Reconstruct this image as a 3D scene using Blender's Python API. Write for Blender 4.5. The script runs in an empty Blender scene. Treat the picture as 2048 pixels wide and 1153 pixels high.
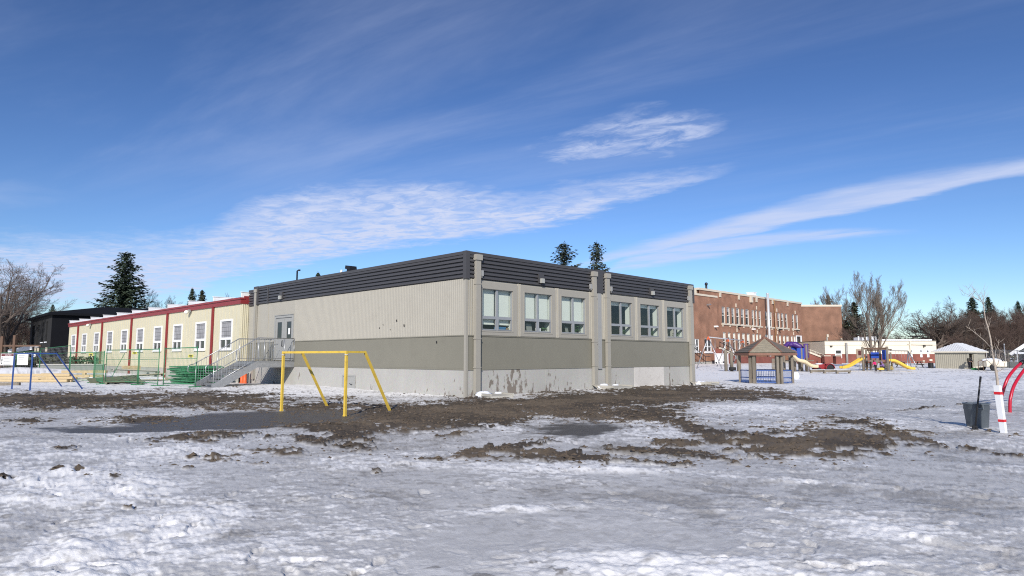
import bpy, bmesh, math, random
import numpy as np
from mathutils import Vector, Matrix, Quaternion
random.seed(7)
SC = bpy.context.scene
COL = SC.collection
PI = math.pi
# ------------------------------------------------------------------ camera model (2048 px photo units)
F = 1320.; CX = 1024.; CY = 576.5; HZ = 715.; CZ = 1.65
TH = math.atan((HZ - CY) / F)
def ray(px, py):
    x = (px - CX) / F; z = -(py - CY) / F
    return (x, math.cos(TH) - z * math.sin(TH), math.sin(TH) + z * math.cos(TH))
def G(px, py, z=0.):                     # point of the level ground seen at a photo position
    r = ray(px, py); t = (z - CZ) / r[2]
    return Vector((r[0] * t, r[1] * t, z))
def Zd(px, py, Y):                       # point at a given distance
    r = ray(px, py); t = Y / r[1]
    return Vector((r[0] * t, Y, CZ + r[2] * t))
S2 = math.sqrt(.5)
CO = G(931, 796); CO.z = 0
UV = Vector((S2, S2, 0)); VV = Vector((-S2, S2, 0))
def L2W(u, v, z=0.): return Vector((CO.x, CO.y, 0)) + UV * u + VV * v + Vector((0, 0, z))

def sstep(a, b, x):
    t = np.clip((x - a) / (b - a), 0, 1); return t * t * (3 - 2 * t)
def gauss(x, y, cx, cy, ax, ay, sx, sy):
    dx = x - cx; dy = y - cy
    p = dx * ax + dy * ay; q = -dx * ay + dy * ax
    return np.exp(-(p / sx) ** 2 - (q / sy) ** 2)
def gz(x, y):                            # the lie of the land
    x = np.asarray(x, float); y = np.asarray(y, float)
    d = np.hypot(x, y)
    z = .62 * sstep(46, 100, y) * sstep(2, 16, x)
    z = z - .30 * sstep(44, 68, y) * sstep(-14, -28, x)
    a = L2W(-2.0, 12.5); z = z + .17 * gauss(x, y, a.x, a.y, -S2, S2, 8, 3.2)
    a = L2W(9, -1.0); z = z + .10 * gauss(x, y, a.x, a.y, S2, S2, 6, 2.2)
    z = z + .95 * gauss(x, y, -38, 51.5, 1, 0, 6.5, 3.0)
    z = z + .35 * gauss(x, y, -30.5, 50, 1, 0, 3.5, 3.0)
    z = z + 1.0 * gauss(x, y, 40.5, 46, .8, .6, 6.5, 5.5)
    z = z + .12 * gauss(x, y, 11.6, 16.5, 1, 0, 4, 4) * 0
    return z
def gzf(x, y): return float(gz(x, y))

# ------------------------------------------------------------------ objects
def tag(o, label=None, cat=None, group=None, kind=None):
    if label: o['label'] = label
    if cat: o['category'] = cat
    if group: o['group'] = group
    if kind: o['kind'] = kind
    return o
def thing(name, label, cat, loc=(0, 0, 0), rz=0., group=None, kind=None):
    o = bpy.data.objects.new(name, None); COL.objects.link(o)
    o.location = loc; o.rotation_euler = (0, 0, rz); o.empty_display_size = .2
    return tag(o, label, cat, group, kind or 'thing')
def dup(o, loc=None, rz=None, label=None, group=None, scale=None, parent=None):
    c = o.copy(); COL.objects.link(c)
    if parent is not None: c.parent = parent
    if loc is not None: c.location = loc
    if rz is not None: c.rotation_euler = (0, 0, rz)
    if scale is not None: c.scale = (scale, scale, scale) if not hasattr(scale, '__len__') else scale
    if label: c['label'] = label
    if group: c['group'] = group
    for ch in list(o.children): dup(ch, parent=c)
    return c
class MB:
    def __init__(s): s.v = []; s.f = []; s.mi = []; s.sm = []; s.m = 0
    def quad(s, a, b, c, d, sm=False):
        n = len(s.v); s.v += [tuple(a), tuple(b), tuple(c), tuple(d)]; s.f.append((n, n+1, n+2, n+3)); s.mi.append(s.m); s.sm.append(sm)
    def poly(s, pts, sm=False):
        n = len(s.v); s.v += [tuple(p) for p in pts]; s.f.append(tuple(range(n, n+len(pts)))); s.mi.append(s.m); s.sm.append(sm)
    def hexa(s, p):                      # 8 corners: bottom ring then top ring
        n = len(s.v); s.v += [tuple(q) for q in p]
        for f in ((0,3,2,1),(4,5,6,7),(0,1,5,4),(1,2,6,5),(2,3,7,6),(3,0,4,7)):
            s.f.append(tuple(n+i for i in f)); s.mi.append(s.m); s.sm.append(False)
    def box(s, x0, x1, y0, y1, z0, z1):
        s.hexa([(x0,y0,z0),(x1,y0,z0),(x1,y1,z0),(x0,y1,z0),(x0,y0,z1),(x1,y0,z1),(x1,y1,z1),(x0,y1,z1)])
    def beam(s, p, q, w, h=None, up=(0,0,1)):
        p = Vector(p); q = Vector(q); h = w if h is None else h
        d = (q-p).normalized(); up = Vector(up)
        if abs(d.dot(up)) > .98: up = Vector((1,0,0)) if abs(d.x) < .9 else Vector((0,1,0))
        a = d.cross(up).normalized()*(w/2); b = a.cross(d).normalized()*(h/2)
        s.hexa([p-a-b, p+a-b, q+a-b, q-a-b, p-a+b, p+a+b, q+a+b, q-a+b])
    def tube(s, pts, r, n=8, cap=True, sm=True):
        pts = [Vector(p) for p in pts]; k = len(pts)
        rs = r if hasattr(r, '__len__') else [r]*k
        base = len(s.v); prev = None
        for i, p in enumerate(pts):
            d = (pts[min(i+1,k-1)] - pts[max(i-1,0)])
            d = d.normalized() if d.length > 1e-9 else Vector((0,0,1))
            if prev is None:
                a = d.cross(Vector((0,0,1)))
                if a.length < 1e-3: a = d.cross(Vector((1,0,0)))
            else: a = prev - d*prev.dot(d)
            a.normalize(); prev = a; b = d.cross(a)
            for j in range(n):
                t = 2*PI*j/n; s.v.append(tuple(p + (a*math.cos(t)+b*math.sin(t))*rs[i]))
        for i in range(k-1):
            for j in range(n):
                j2 = (j+1) % n
                s.f.append((base+i*n+j, base+i*n+j2, base+(i+1)*n+j2, base+(i+1)*n+j)); s.mi.append(s.m); s.sm.append(sm)
        if cap:
            s.f.append(tuple(base+j for j in reversed(range(n)))); s.mi.append(s.m); s.sm.append(False)
            s.f.append(tuple(base+(k-1)*n+j for j in range(n))); s.mi.append(s.m); s.sm.append(False)
    def lathe(s, prof, n=24, c=(0,0,0), axis='z', sm=True, cap=True):
        base = len(s.v); k = len(prof)
        for (r, h) in prof:
            for j in range(n):
                t = 2*PI*j/n
                if axis == 'z': q = (c[0]+r*math.cos(t), c[1]+r*math.sin(t), c[2]+h)
                elif axis == 'x': q = (c[0]+h, c[1]+r*math.cos(t), c[2]+r*math.sin(t))
                else: q = (c[0]+r*math.cos(t), c[1]+h, c[2]+r*math.sin(t))
                s.v.append(q)
        for i in range(k-1):
            for j in range(n):
                j2 = (j+1) % n
                s.f.append((base+i*n+j, base+i*n+j2, base+(i+1)*n+j2, base+(i+1)*n+j)); s.mi.append(s.m); s.sm.append(sm)
        if cap:
            s.f.append(tuple(base+j for j in reversed(range(n)))); s.mi.append(s.m); s.sm.append(False)
            s.f.append(tuple(base+(k-1)*n+j for j in range(n))); s.mi.append(s.m); s.sm.append(False)
    def ball(s, c, r, seed=0, rough=.12, n=10, sq=(1,1,1)):
        rnd = random.Random(seed); base = len(s.v); m = n//2
        for i in range(m+1):
            ph = PI*i/m
            for j in range(n):
                t = 2*PI*j/n; k = r*(1+rnd.uniform(-rough, rough))
                s.v.append((c[0]+k*math.sin(ph)*math.cos(t)*sq[0], c[1]+k*math.sin(ph)*math.sin(t)*sq[1], c[2]+k*math.cos(ph)*sq[2]))
        for i in range(m):
            for j in range(n):
                j2 = (j+1) % n
                s.f.append((base+i*n+j, base+(i+1)*n+j, base+(i+1)*n+j2, base+i*n+j2)); s.mi.append(s.m); s.sm.append(True)
    def mesh(s, name, mats):
        me = bpy.data.meshes.new(name); me.from_pydata(s.v, [], s.f)
        for m in (mats if isinstance(mats, (list, tuple)) else [mats]): me.materials.append(m)
        if any(s.mi): me.polygons.foreach_set('material_index', s.mi)
        me.polygons.foreach_set('use_smooth', s.sm); me.update()
        return me
    def build(s, name, mats, parent=None, loc=None):
        o = bpy.data.objects.new(name, s.mesh(name, mats)); COL.objects.link(o)
        if parent is not None: o.parent = parent
        if loc is not None: o.location = loc
        return o
def share(name, me, parent, loc=(0,0,0), rz=0.):
    o = bpy.data.objects.new(name, me); COL.objects.link(o); o.parent = parent; o.location = loc; o.rotation_euler = (0,0,rz); return o
# ------------------------------------------------------------------ materials
def new_mat(name):
    m = bpy.data.materials.new(name); m.use_nodes = True
    nt = m.node_tree; b = nt.nodes['Principled BSDF']; return m, nt, b
def mat(name, col, rough=.6, metal=0., var=.1, scale=3., bump=0., bscale=60., spec=.4, stretch=(1,1,1), grime=None, gamt=.35, gscale=1.2):
    m, nt, b = new_mat(name); N = nt.nodes.new; K = nt.links.new
    tc = N('ShaderNodeTexCoord'); mp = N('ShaderNodeMapping'); mp.inputs['Scale'].default_value = stretch
    K(tc.outputs['Object'], mp.inputs[0])
    no = N('ShaderNodeTexNoise'); no.inputs['Scale'].default_value = scale; no.inputs['Detail'].default_value = 6; no.inputs['Roughness'].default_value = .62
    K(mp.outputs[0], no.inputs['Vector'])
    mx = N('ShaderNodeMix'); mx.data_type = 'RGBA'
    mx.inputs['A'].default_value = [max(0, c*(1-var*1.6)) for c in col] + [1]; mx.inputs['B'].default_value = [min(1, c*(1+var*1.6)) for c in col] + [1]
    K(no.outputs['Fac'], mx.inputs['Factor']); out = mx.outputs['Result']
    if grime:
        n2 = N('ShaderNodeTexNoise'); n2.inputs['Scale'].default_value = gscale; n2.inputs['Detail'].default_value = 8; n2.inputs['Roughness'].default_value = .7
        K(mp.outputs[0], n2.inputs['Vector'])
        r = N('ShaderNodeMapRange'); r.inputs['From Min'].default_value = .52; r.inputs['From Max'].default_value = .72; r.inputs['To Max'].default_value = gamt
        K(n2.outputs['Fac'], r.inputs['Value'])
        m2 = N('ShaderNodeMix'); m2.data_type = 'RGBA'; K(r.outputs[0], m2.inputs['Factor']); K(out, m2.inputs['A']); m2.inputs['B'].default_value = list(grime)+[1]; out = m2.outputs['Result']
    K(out, b.inputs['Base Color'])
    b.inputs['Roughness'].default_value = rough; b.inputs['Metallic'].default_value = metal; b.inputs['Specular IOR Level'].default_value = spec
    if bump:
        n3 = N('ShaderNodeTexNoise'); n3.inputs['Scale'].default_value = bscale; n3.inputs['Detail'].default_value = 4; K(mp.outputs[0], n3.inputs['Vector'])
        bp = N('ShaderNodeBump'); bp.inputs['Strength'].default_value = bump; bp.inputs['Distance'].default_value = .02
        K(n3.outputs['Fac'], bp.inputs['Height']); K(bp.outputs[0], b.inputs['Normal'])
    return m
def glass_mat(name, tint=(.92,.95,.935), refl=1.0):
    m = bpy.data.materials.new(name); m.use_nodes = True; nt = m.node_tree; nt.nodes.clear(); N = nt.nodes.new; K = nt.links.new
    o = N('ShaderNodeOutputMaterial'); t = N('ShaderNodeBsdfTransparent'); t.inputs[0].default_value = list(tint)+[1]
    g = N('ShaderNodeBsdfGlossy'); g.inputs['Roughness'].default_value = .02; g.inputs[0].default_value = (refl,refl,refl,1)
    ge = N('ShaderNodeNewGeometry'); dp = N('ShaderNodeVectorMath'); dp.operation = 'DOT_PRODUCT'; K(ge.outputs['Normal'], dp.inputs[0]); K(ge.outputs['Incoming'], dp.inputs[1])
    ab = N('ShaderNodeMath'); ab.operation = 'ABSOLUTE'; K(dp.outputs['Value'], ab.inputs[0]); iv = N('ShaderNodeMath'); iv.operation = 'SUBTRACT'; iv.inputs[0].default_value = 1; K(ab.outputs[0], iv.inputs[1])
    pw = N('ShaderNodeMath'); pw.operation = 'POWER'; K(iv.outputs[0], pw.inputs[0]); pw.inputs[1].default_value = 4; fr = N('ShaderNodeMath'); fr.operation = 'MULTIPLY_ADD'; K(pw.outputs[0], fr.inputs[0]); fr.inputs[1].default_value = .75; fr.inputs[2].default_value = .06
    no = N('ShaderNodeTexNoise'); no.inputs['Scale'].default_value = 1.6; tc = N('ShaderNodeTexCoord'); K(tc.outputs['Object'], no.inputs['Vector'])
    bp = N('ShaderNodeBump'); bp.inputs['Strength'].default_value = .05; bp.inputs['Distance'].default_value = .02; K(no.outputs['Fac'], bp.inputs['Height']); K(bp.outputs[0], g.inputs['Normal'])
    mx = N('ShaderNodeMixShader'); K(fr.outputs[0], mx.inputs[0]); K(t.outputs[0], mx.inputs[1]); K(g.outputs[0], mx.inputs[2]); K(mx.outputs[0], o.inputs[0])
    return m
def dark_glass(name, col=(.03,.035,.04), rough=.06):
    m, nt, b = new_mat(name); b.inputs['Base Color'].default_value = list(col)+[1]; b.inputs['Roughness'].default_value = rough
    b.inputs['Specular IOR Level'].default_value = .55
    return m
def grid_mat(name, c1, c2, sx, sz, axis='y', width=.12):
    # woven curtain with a checked pattern of its own
    m, nt, b = new_mat(name); N = nt.nodes.new; K = nt.links.new
    tc = N('ShaderNodeTexCoord'); sp = N('ShaderNodeSeparateXYZ'); K(tc.outputs['Object'], sp.inputs[0])
    def line(sock, s):
        a = N('ShaderNodeMath'); a.operation = 'MULTIPLY'; K(sock, a.inputs[0]); a.inputs[1].default_value = s
        f = N('ShaderNodeMath'); f.operation = 'FRACT'; K(a.outputs[0], f.inputs[0])
        c = N('ShaderNodeMath'); c.operation = 'LESS_THAN'; K(f.outputs[0], c.inputs[0]); c.inputs[1].default_value = width
        return c
    l1 = line(sp.outputs['Y' if axis == 'y' else 'X'], sx); l2 = line(sp.outputs['Z'], sz)
    mx = N('ShaderNodeMath'); mx.operation = 'MAXIMUM'; K(l1.outputs[0], mx.inputs[0]); K(l2.outputs[0], mx.inputs[1])
    no = N('ShaderNodeTexNoise'); no.inputs['Scale'].default_value = 1.3; K(tc.outputs['Object'], no.inputs['Vector'])
    m0 = N('ShaderNodeMix'); m0.data_type = 'RGBA'; m0.inputs['A'].default_value = [c*.45 for c in c1]+[1]; m0.inputs['B'].default_value = [min(1,c*1.5) for c in c1]+[1]; K(no.outputs['Fac'], m0.inputs['Factor'])
    m1 = N('ShaderNodeMix'); m1.data_type = 'RGBA'; K(mx.outputs[0], m1.inputs['Factor']); K(m0.outputs['Result'], m1.inputs['A']); m1.inputs['B'].default_value = list(c2)+[1]
    K(m1.outputs['Result'], b.inputs['Base Color']); b.inputs['Roughness'].default_value = .8
    return m
def concrete_mat():
    m, nt, b = new_mat('skirt_concrete'); N = nt.nodes.new; K = nt.links.new
    tc = N('ShaderNodeTexCoord')
    def noise(scale, st, det=6, rg=.65):
        mp = N('ShaderNodeMapping'); mp.inputs['Scale'].default_value = st; K(tc.outputs['Object'], mp.inputs[0])
        n = N('ShaderNodeTexNoise'); n.inputs['Scale'].default_value = scale; n.inputs['Detail'].default_value = det; n.inputs['Roughness'].default_value = rg; K(mp.outputs[0], n.inputs['Vector']); return n
    n1 = noise(1.1, (1,1,.6)); n2 = noise(9, (1,1,1)); n3 = noise(4.6, (1,1,.45), 6, .62); n4 = noise(.55, (1,1,.2), 2)
    m1 = N('ShaderNodeMix'); m1.data_type = 'RGBA'; m1.inputs['A'].default_value = (.40,.39,.36,1); m1.inputs['B'].default_value = (.52,.51,.475,1); K(n1.outputs['Fac'], m1.inputs['Factor'])
    m2 = N('ShaderNodeMix'); m2.data_type = 'RGBA'; m2.blend_type = 'MULTIPLY'; m2.inputs['Factor'].default_value = .25; K(m1.outputs['Result'], m2.inputs['A']); K(n2.outputs['Color'], m2.inputs['B'])
    # mud thrown against the right-hand face: splats with edges of their own
    ad = N('ShaderNodeMath'); ad.operation = 'MULTIPLY_ADD'; K(n4.outputs['Fac'], ad.inputs[0]); ad.inputs[1].default_value = .9; K(n3.outputs['Fac'], ad.inputs[2])
    sp = N('ShaderNodeSeparateXYZ'); K(tc.outputs['Object'], sp.inputs[0])
    hz = N('ShaderNodeMapRange'); K(sp.outputs['Z'], hz.inputs['Value']); hz.inputs['From Min'].default_value = .1; hz.inputs['From Max'].default_value = 1.0; hz.inputs['To Min'].default_value = .0; hz.inputs['To Max'].default_value = -.11
    xr = N('ShaderNodeMapRange'); K(sp.outputs['X'], xr.inputs['Value']); xr.inputs['From Min'].default_value = 5.5; xr.inputs['From Max'].default_value = 11; xr.inputs['To Min'].default_value = .0; xr.inputs['To Max'].default_value = -.12
    yr = N('ShaderNodeMapRange'); K(sp.outputs['Y'], yr.inputs['Value']); yr.inputs['From Min'].default_value = .3; yr.inputs['From Max'].default_value = 2.2; yr.inputs['To Min'].default_value = .0; yr.inputs['To Max'].default_value = -.14
    a2 = N('ShaderNodeMath'); K(ad.outputs[0], a2.inputs[0]); K(hz.outputs[0], a2.inputs[1])
    a3 = N('ShaderNodeMath'); K(a2.outputs[0], a3.inputs[0]); K(xr.outputs[0], a3.inputs[1])
    a4 = N('ShaderNodeMath'); K(a3.outputs[0], a4.inputs[0]); K(yr.outputs[0], a4.inputs[1])
    r = N('ShaderNodeMapRange'); K(a4.outputs[0], r.inputs['Value']); r.inputs['From Min'].default_value = .955; r.inputs['From Max'].default_value = 1.01; r.inputs['To Max'].default_value = .85
    m3 = N('ShaderNodeMix'); m3.data_type = 'RGBA'; K(r.outputs[0], m3.inputs['Factor']); K(m2.outputs['Result'], m3.inputs['A']); m3.inputs['B'].default_value = (.15,.12,.095,1)
    K(m3.outputs['Result'], b.inputs['Base Color']); b.inputs['Roughness'].default_value = .85
    bp = N('ShaderNodeBump'); bp.inputs['Strength'].default_value = .25; bp.inputs['Distance'].default_value = .01; K(n2.outputs['Fac'], bp.inputs['Height']); K(bp.outputs[0], b.inputs['Normal'])
    return m
def brick_mat(name, c1, c2, mortar, scale=4.2):
    m, nt, b = new_mat(name); N = nt.nodes.new; K = nt.links.new
    tc = N('ShaderNodeTexCoord'); sp = N('ShaderNodeSeparateXYZ'); K(tc.outputs['Object'], sp.inputs[0])
    ad = N('ShaderNodeMath'); K(sp.outputs['X'], ad.inputs[0]); K(sp.outputs['Y'], ad.inputs[1])
    cb = N('ShaderNodeCombineXYZ'); K(ad.outputs[0], cb.inputs[0]); K(sp.outputs['Z'], cb.inputs[1])
    br = N('ShaderNodeTexBrick'); br.inputs['Scale'].default_value = scale; br.inputs['Color1'].default_value = list(c1)+[1]; br.inputs['Color2'].default_value = list(c2)+[1]; br.inputs['Mortar'].default_value = list(mortar)+[1]
    br.inputs['Mortar Size'].default_value = .02; br.inputs['Bias'].default_value = -.2
    K(cb.outputs[0], br.inputs['Vector'])
    no = N('ShaderNodeTexNoise'); no.inputs['Scale'].default_value = .6; no.inputs['Detail'].default_value = 8; K(tc.outputs['Object'], no.inputs['Vector'])
    r = N('ShaderNodeMapRange'); K(no.outputs['Fac'], r.inputs['Value']); r.inputs['From Min'].default_value = .3; r.inputs['From Max'].default_value = .7; r.inputs['To Min'].default_value = .72; r.inputs['To Max'].default_value = 1.2
    mx = N('ShaderNodeVectorMath'); mx.operation = 'SCALE'; K(br.outputs['Color'], mx.inputs[0]); K(r.outputs[0], mx.inputs['Scale'])
    K(mx.outputs[0], b.inputs['Base Color']); b.inputs['Roughness'].default_value = .9
    return m
M = dict(
 siding=mat('siding_beige', (.40,.376,.318), .5, var=.04, scale=1.5, grime=(.29,.27,.23), gamt=.25),
 lower=mat('lower_panel', (.218,.207,.166), .55, var=.05, scale=.8, grime=(.16,.15,.12), gamt=.3),
 trim=mat('trim_beige', (.345,.325,.28), .5, var=.05),
 trim_grey=mat('trim_grey', (.33,.33,.32), .5, var=.05),
 parapet=mat('parapet_charcoal', (.066,.064,.067), .45, var=.06, scale=2),
 roof=mat('roof_membrane', (.08,.08,.085), .85),
 concrete=concrete_mat(),
 alu=mat('window_alu', (.36,.37,.38), .4, .3, var=.05),
 glass=glass_mat('window_glass'), dglass=dark_glass('dark_glass'),
 blind=mat('roller_blind', (.72,.74,.67), .8, var=.05, scale=1.2),
 room=mat('room_paint', (.42,.42,.38), .8, var=.05), roomdark=mat('room_floor', (.12,.11,.10), .6),
 reveal=mat('reveal_paint', (.62,.65,.60), .6, var=.04),
 door=mat('door_grey', (.33,.33,.315), .45, var=.04),
 lampm=mat('lamp_body', (.30,.29,.27), .4, var=.05), lens=mat('lamp_lens', (.40,.40,.37), .25, var=.05),
 galv=mat('galvanised', (.42,.43,.44), .38, .7, var=.18, scale=8), galvd=mat('galvanised_tread', (.25,.255,.26), .5, .5, var=.2, scale=10),
 cream=mat('cream_siding', (.60,.555,.405), .55, var=.05, scale=.7, grime=(.49,.45,.32), gamt=.3), creamc=mat('cream_skirt', (.40,.39,.355), .85, var=.12, bump=.2),
 red=mat('red_metal', (.25,.032,.036), .4, var=.1, scale=2), white=mat('white_paint', (.80,.80,.79), .45, var=.03),
 snow=mat('snow_cap', (.80,.82,.86), .75, var=.04, bump=.4, bscale=14),
 yellow=mat('yellow_paint', (.72,.50,.075), .4, var=.1, scale=4, grime=(.42,.27,.06), gamt=.7, gscale=9),
 blue=mat('blue_paint', (.035,.085,.27), .4, var=.1, scale=4),
 black=mat('black_plastic', (.014,.014,.016), .45, var=.1),
 green=mat('green_paint', (.045,.21,.095), .45, var=.12, scale=5), greend=mat('green_dark', (.03,.14,.065), .5, var=.2, scale=5),
 wood=mat('new_timber', (.52,.40,.23), .7, var=.2, scale=6, stretch=(1,1,6)), ply=mat('old_plywood', (.40,.36,.27), .8, var=.25, scale=3),
 plyg=mat('wet_plywood', (.16,.17,.11), .7, var=.3, scale=3),
 oldwood=mat('weathered_wood', (.20,.172,.135), .8, var=.3, scale=5, stretch=(1,1,.35), bump=.3, bscale=25), oldwoodd=mat('weathered_boards', (.155,.135,.115), .85, var=.3, scale=4, bump=.2, bscale=12),
 roofboard_lit=mat('roof_boards_lit', (.29,.255,.19), .8, var=.3, scale=5), redbrownw=mat('red_stain', (.22,.115,.08), .7, var=.15),
 orange=mat('orange_plastic', (.72,.13,.04), .5, var=.1),
 binm=mat('bin_plastic', (.105,.125,.145), .42, var=.08, scale=6), wrap=mat('guard_white', (.78,.79,.80), .4, var=.03), tape=mat('red_tape', (.62,.02,.03), .35, var=.08),
 arch=mat('red_tube', (.46,.015,.04), .28, var=.08), bark=mat('bark_grey', (.15,.12,.10), .9, var=.3, scale=12), barkl=mat('bark_light', (.19,.152,.12), .8, var=.25, scale=10),
 barkp=mat('bark_pale', (.40,.34,.28), .8, var=.25, scale=14), twig=mat('twig_brown', (.115,.088,.072), .9, var=.3, scale=1.2), twigr=mat('twig_red', (.125,.085,.068), .9, var=.3, scale=1.2),
 needle=mat('needles', (0.068,0.095,0.061), .75, var=.45, scale=.9), needle2=mat('needles_grey', (0.093,0.116,0.085), .75, var=.4, scale=.9), needle3=mat('needles_brown', (0.071,0.078,0.046), .8, var=.4, scale=.8),
 brick=brick_mat('school_brick', (.335,.158,.092), (.26,.115,.068), (.30,.22,.17)), brickr=brick_mat('wing_brick', (.27,.135,.082), (.22,.105,.066), (.24,.17,.13)), brickp=brick_mat('porch_brick', (.25,.065,.045), (.2,.05,.038), (.22,.14,.11)),
 stone=mat('pale_stone', (.62,.55,.44), .8, var=.08), stucco=mat('cream_stucco', (.72,.655,.53), .85, var=.06, scale=.6, grime=(.5,.46,.4), gamt=.35),
 bwall=mat('charcoal_wall', (.010,.0105,.013), 85, spec=.1, var=.15, scale=1.5), bwall2=mat('charcoal_wall_grey', (.032,.032,.033), 85, spec=.1, var=.1), broof=mat('black_roof', (.011,.012,.015), 85, spec=.1, var=.1),
 shed=mat('shed_siding', (.36,.335,.27), .6, var=.05), shedroof=mat('shed_roof', (.62,.63,.65), .45, var=.06),
 purple=mat('purple_plastic', (.075,.03,.18), .4, var=.1), bplastic=mat('blue_plastic', (.025,.07,.36), .35, var=.1), tan=mat('tan_slide', (.68,.56,.36), .35, var=.06), yslide=mat('yellow_slide', (.78,.52,.07), .35, var=.06),
 redp=mat('red_plastic', (.27,.028,.03), .4, var=.1), tyre=mat('tyre_rubber', (.02,.02,.022), .8, var=.2),
 skin=mat('skin', (.55,.34,.25), .5, var=.05), pink=mat('pink_coat', (.62,.02,.14), .7, var=.1), purplec=mat('purple_coat', (.20,.12,.30), .7, var=.1), darkc=mat('dark_coat', (.022,.022,.024), .8, var=.2), navy=mat('navy_trousers', (.016,.016,.024), .8, var=.1), hair=mat('dark_hair', (.03,.02,.015), .7, var=.2), olive=mat('olive_bag', (.05,.045,.035), .8, var=.2),
 paper=mat('white_paper', (.78,.78,.76), .7, var=.02), yellowtag=mat('yellow_tag', (.50,.49,.06), .5, var=.1), ink=mat('black_ink', (.02,.02,.02), .6, var=.02), darkred=mat('dark_red_ink', (.12,.01,.015), .5, var=.02),
 leafg=mat('house_plant', (.06,.13,.05), .5, var=.3, scale=12), card=mat('cardboard', (.30,.22,.13), .8, var=.08), bluebox=mat('blue_box', (.05,.16,.30), .5, var=.1), greyboard=mat('grey_board', (.22,.23,.21), .7, var=.08),
 mudm=mat('mud_lumps', (.10,.076,.054), .9, var=.35, scale=7, bump=.5, bscale=40), hwall=mat('house_grey', (.10,.105,.11), .7, var=.1), steel=mat('bright_steel', (.62,.63,.64), .35, .25, var=.05),
 chain=mat('chain_link', (.30,.31,.32), .45, .6, var=.1), redrail=mat('rust_rail', (.12,.07,.045), .7, var=.15), cement=mat('cement_pad', (.42,.40,.35), .9, var=.15, bump=.3),
 frame_cream=mat('cream_frames', (.66,.63,.57), .5, var=.05),
 curtain=grid_mat('checked_curtain', (.30,.30,.31), (.13,.13,.135), 3.1, 3.6),
)
# ------------------------------------------------------------------ wall helpers (s = along the wall, d = depth inwards, z = up)
def face_map(kind, off=0.):
    if kind == 'right': return lambda s, d, z: (s, off + d, z)     # wall in the plane y = off, looking to -y
    if kind == 'left': return lambda s, d, z: (off + d, s, z)      # wall in the plane x = off, looking to -x
def mbox(mb, mp, s0, s1, d0, d1, z0, z1):
    a = mp(s0, d0, z0); b = mp(s1, d1, z1)
    mb.box(min(a[0],b[0]), max(a[0],b[0]), min(a[1],b[1]), max(a[1],b[1]), min(a[2],b[2]), max(a[2],b[2]))
def wall(mb, mp, s0, s1, z0, z1, holes, t=.25):
    ss = sorted({s0, s1, *[h[0] for h in holes], *[h[1] for h in holes]})
    zs = sorted({z0, z1, *[h[2] for h in holes], *[h[3] for h in holes]})
    for i in range(len(ss)-1):
        for j in range(len(zs)-1):
            sm = (ss[i]+ss[i+1])/2; zm = (zs[j]+zs[j+1])/2
            if any(h[0] < sm < h[1] and h[2] < zm < h[3] for h in holes): continue
            mb.quad(mp(ss[i],0,zs[j]), mp(ss[i+1],0,zs[j]), mp(ss[i+1],0,zs[j+1]), mp(ss[i],0,zs[j+1]))
            mb.quad(mp(ss[i],t,zs[j]), mp(ss[i+1],t,zs[j]), mp(ss[i+1],t,zs[j+1]), mp(ss[i],t,zs[j+1]))
    for (a, b, c, d) in holes:
        mb.quad(mp(a,0,c), mp(a,t,c), mp(a,t,d), mp(a,0,d)); mb.quad(mp(b,0,c), mp(b,t,c), mp(b,t,d), mp(b,0,d))
        mb.quad(mp(a,0,c), mp(b,0,c), mp(b,t,c), mp(a,t,c)); mb.quad(mp(a,0,d), mp(b,0,d), mp(b,t,d), mp(a,t,d))
def flutes(mb, mp, s0, s1, z0, z1, pitch=.12, dep=.028, off=0.):
    n = max(1, int(round((s1-s0)/pitch))); p = (s1-s0)/n
    for i in range(n):
        a = s0+i*p; prof = [(a, 0), (a+.30*p, 0), (a+.42*p, -dep), (a+.88*p, -dep), (a+p, 0)]
        for k in range(4):
            (x0, d0), (x1, d1) = prof[k], prof[k+1]
            mb.quad(mp(x0, off+d0, z0), mp(x1, off+d1, z0), mp(x1, off+d1, z1), mp(x0, off+d0, z1))
def louvres(mb, mp, s0, s1, z0, z1, n=6, dep=.085):
    h = (z1-z0)/n; prof = []
    for i in range(n):
        a = z0+i*h
        prof += [(a, 0.), (a+.22*h, 0.), (a+.30*h, -dep), (a+h-.01, -dep*.80), (a+h-.008, 0.)]
    for k in range(len(prof)-1):
        (za, da), (zb, db) = prof[k], prof[k+1]
        mb.quad(mp(s0, da, za), mp(s1, da, za), mp(s1, db, zb), mp(s0, db, zb))
    for s in (s0, s1): mb.poly([mp(s, d, z) for z, d in prof]+[mp(s, .02, z1), mp(s, .02, z0)])
# ------------------------------------------------------------------ the grey portable classroom block
RA = PI/4
bl = thing('portable_classroom', 'long beige and charcoal modular classroom building with six windows behind the yellow goal', 'building', (CO.x, CO.y, 0), RA)
R = face_map('right'); Lm = face_map('left')
UR, VL = 18.33, 21.2
WT, WB, PB, PT = 2.56, 1.14, 4.93, 6.08
mb = MB(); wall(mb, R, 0, UR, -.6, WB, []); wall(mb, Lm, .0, VL, -.6, WB, [(8.38, 9.56, -.1, .72)], .2)
mb.quad((UR,0,-.6),(UR,VL,-.6),(UR,VL,WB),(UR,0,WB)); mb.quad((0,VL,-.6),(UR,VL,-.6),(UR,VL,WB),(0,VL,WB))
for s in (2.4, 4.9, 7.4, 12.0, 14.9): mbox(mb, R, s, s+.012, -.008, .02, -.5, WB-.02)
for s in (2.6, 5.2, 7.8, 10.6, 13.2): mbox(mb, Lm, s, s+.012, -.008, .02, -.5, WB-.02)
mb.build('foundation', M['concrete'], bl)
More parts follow.
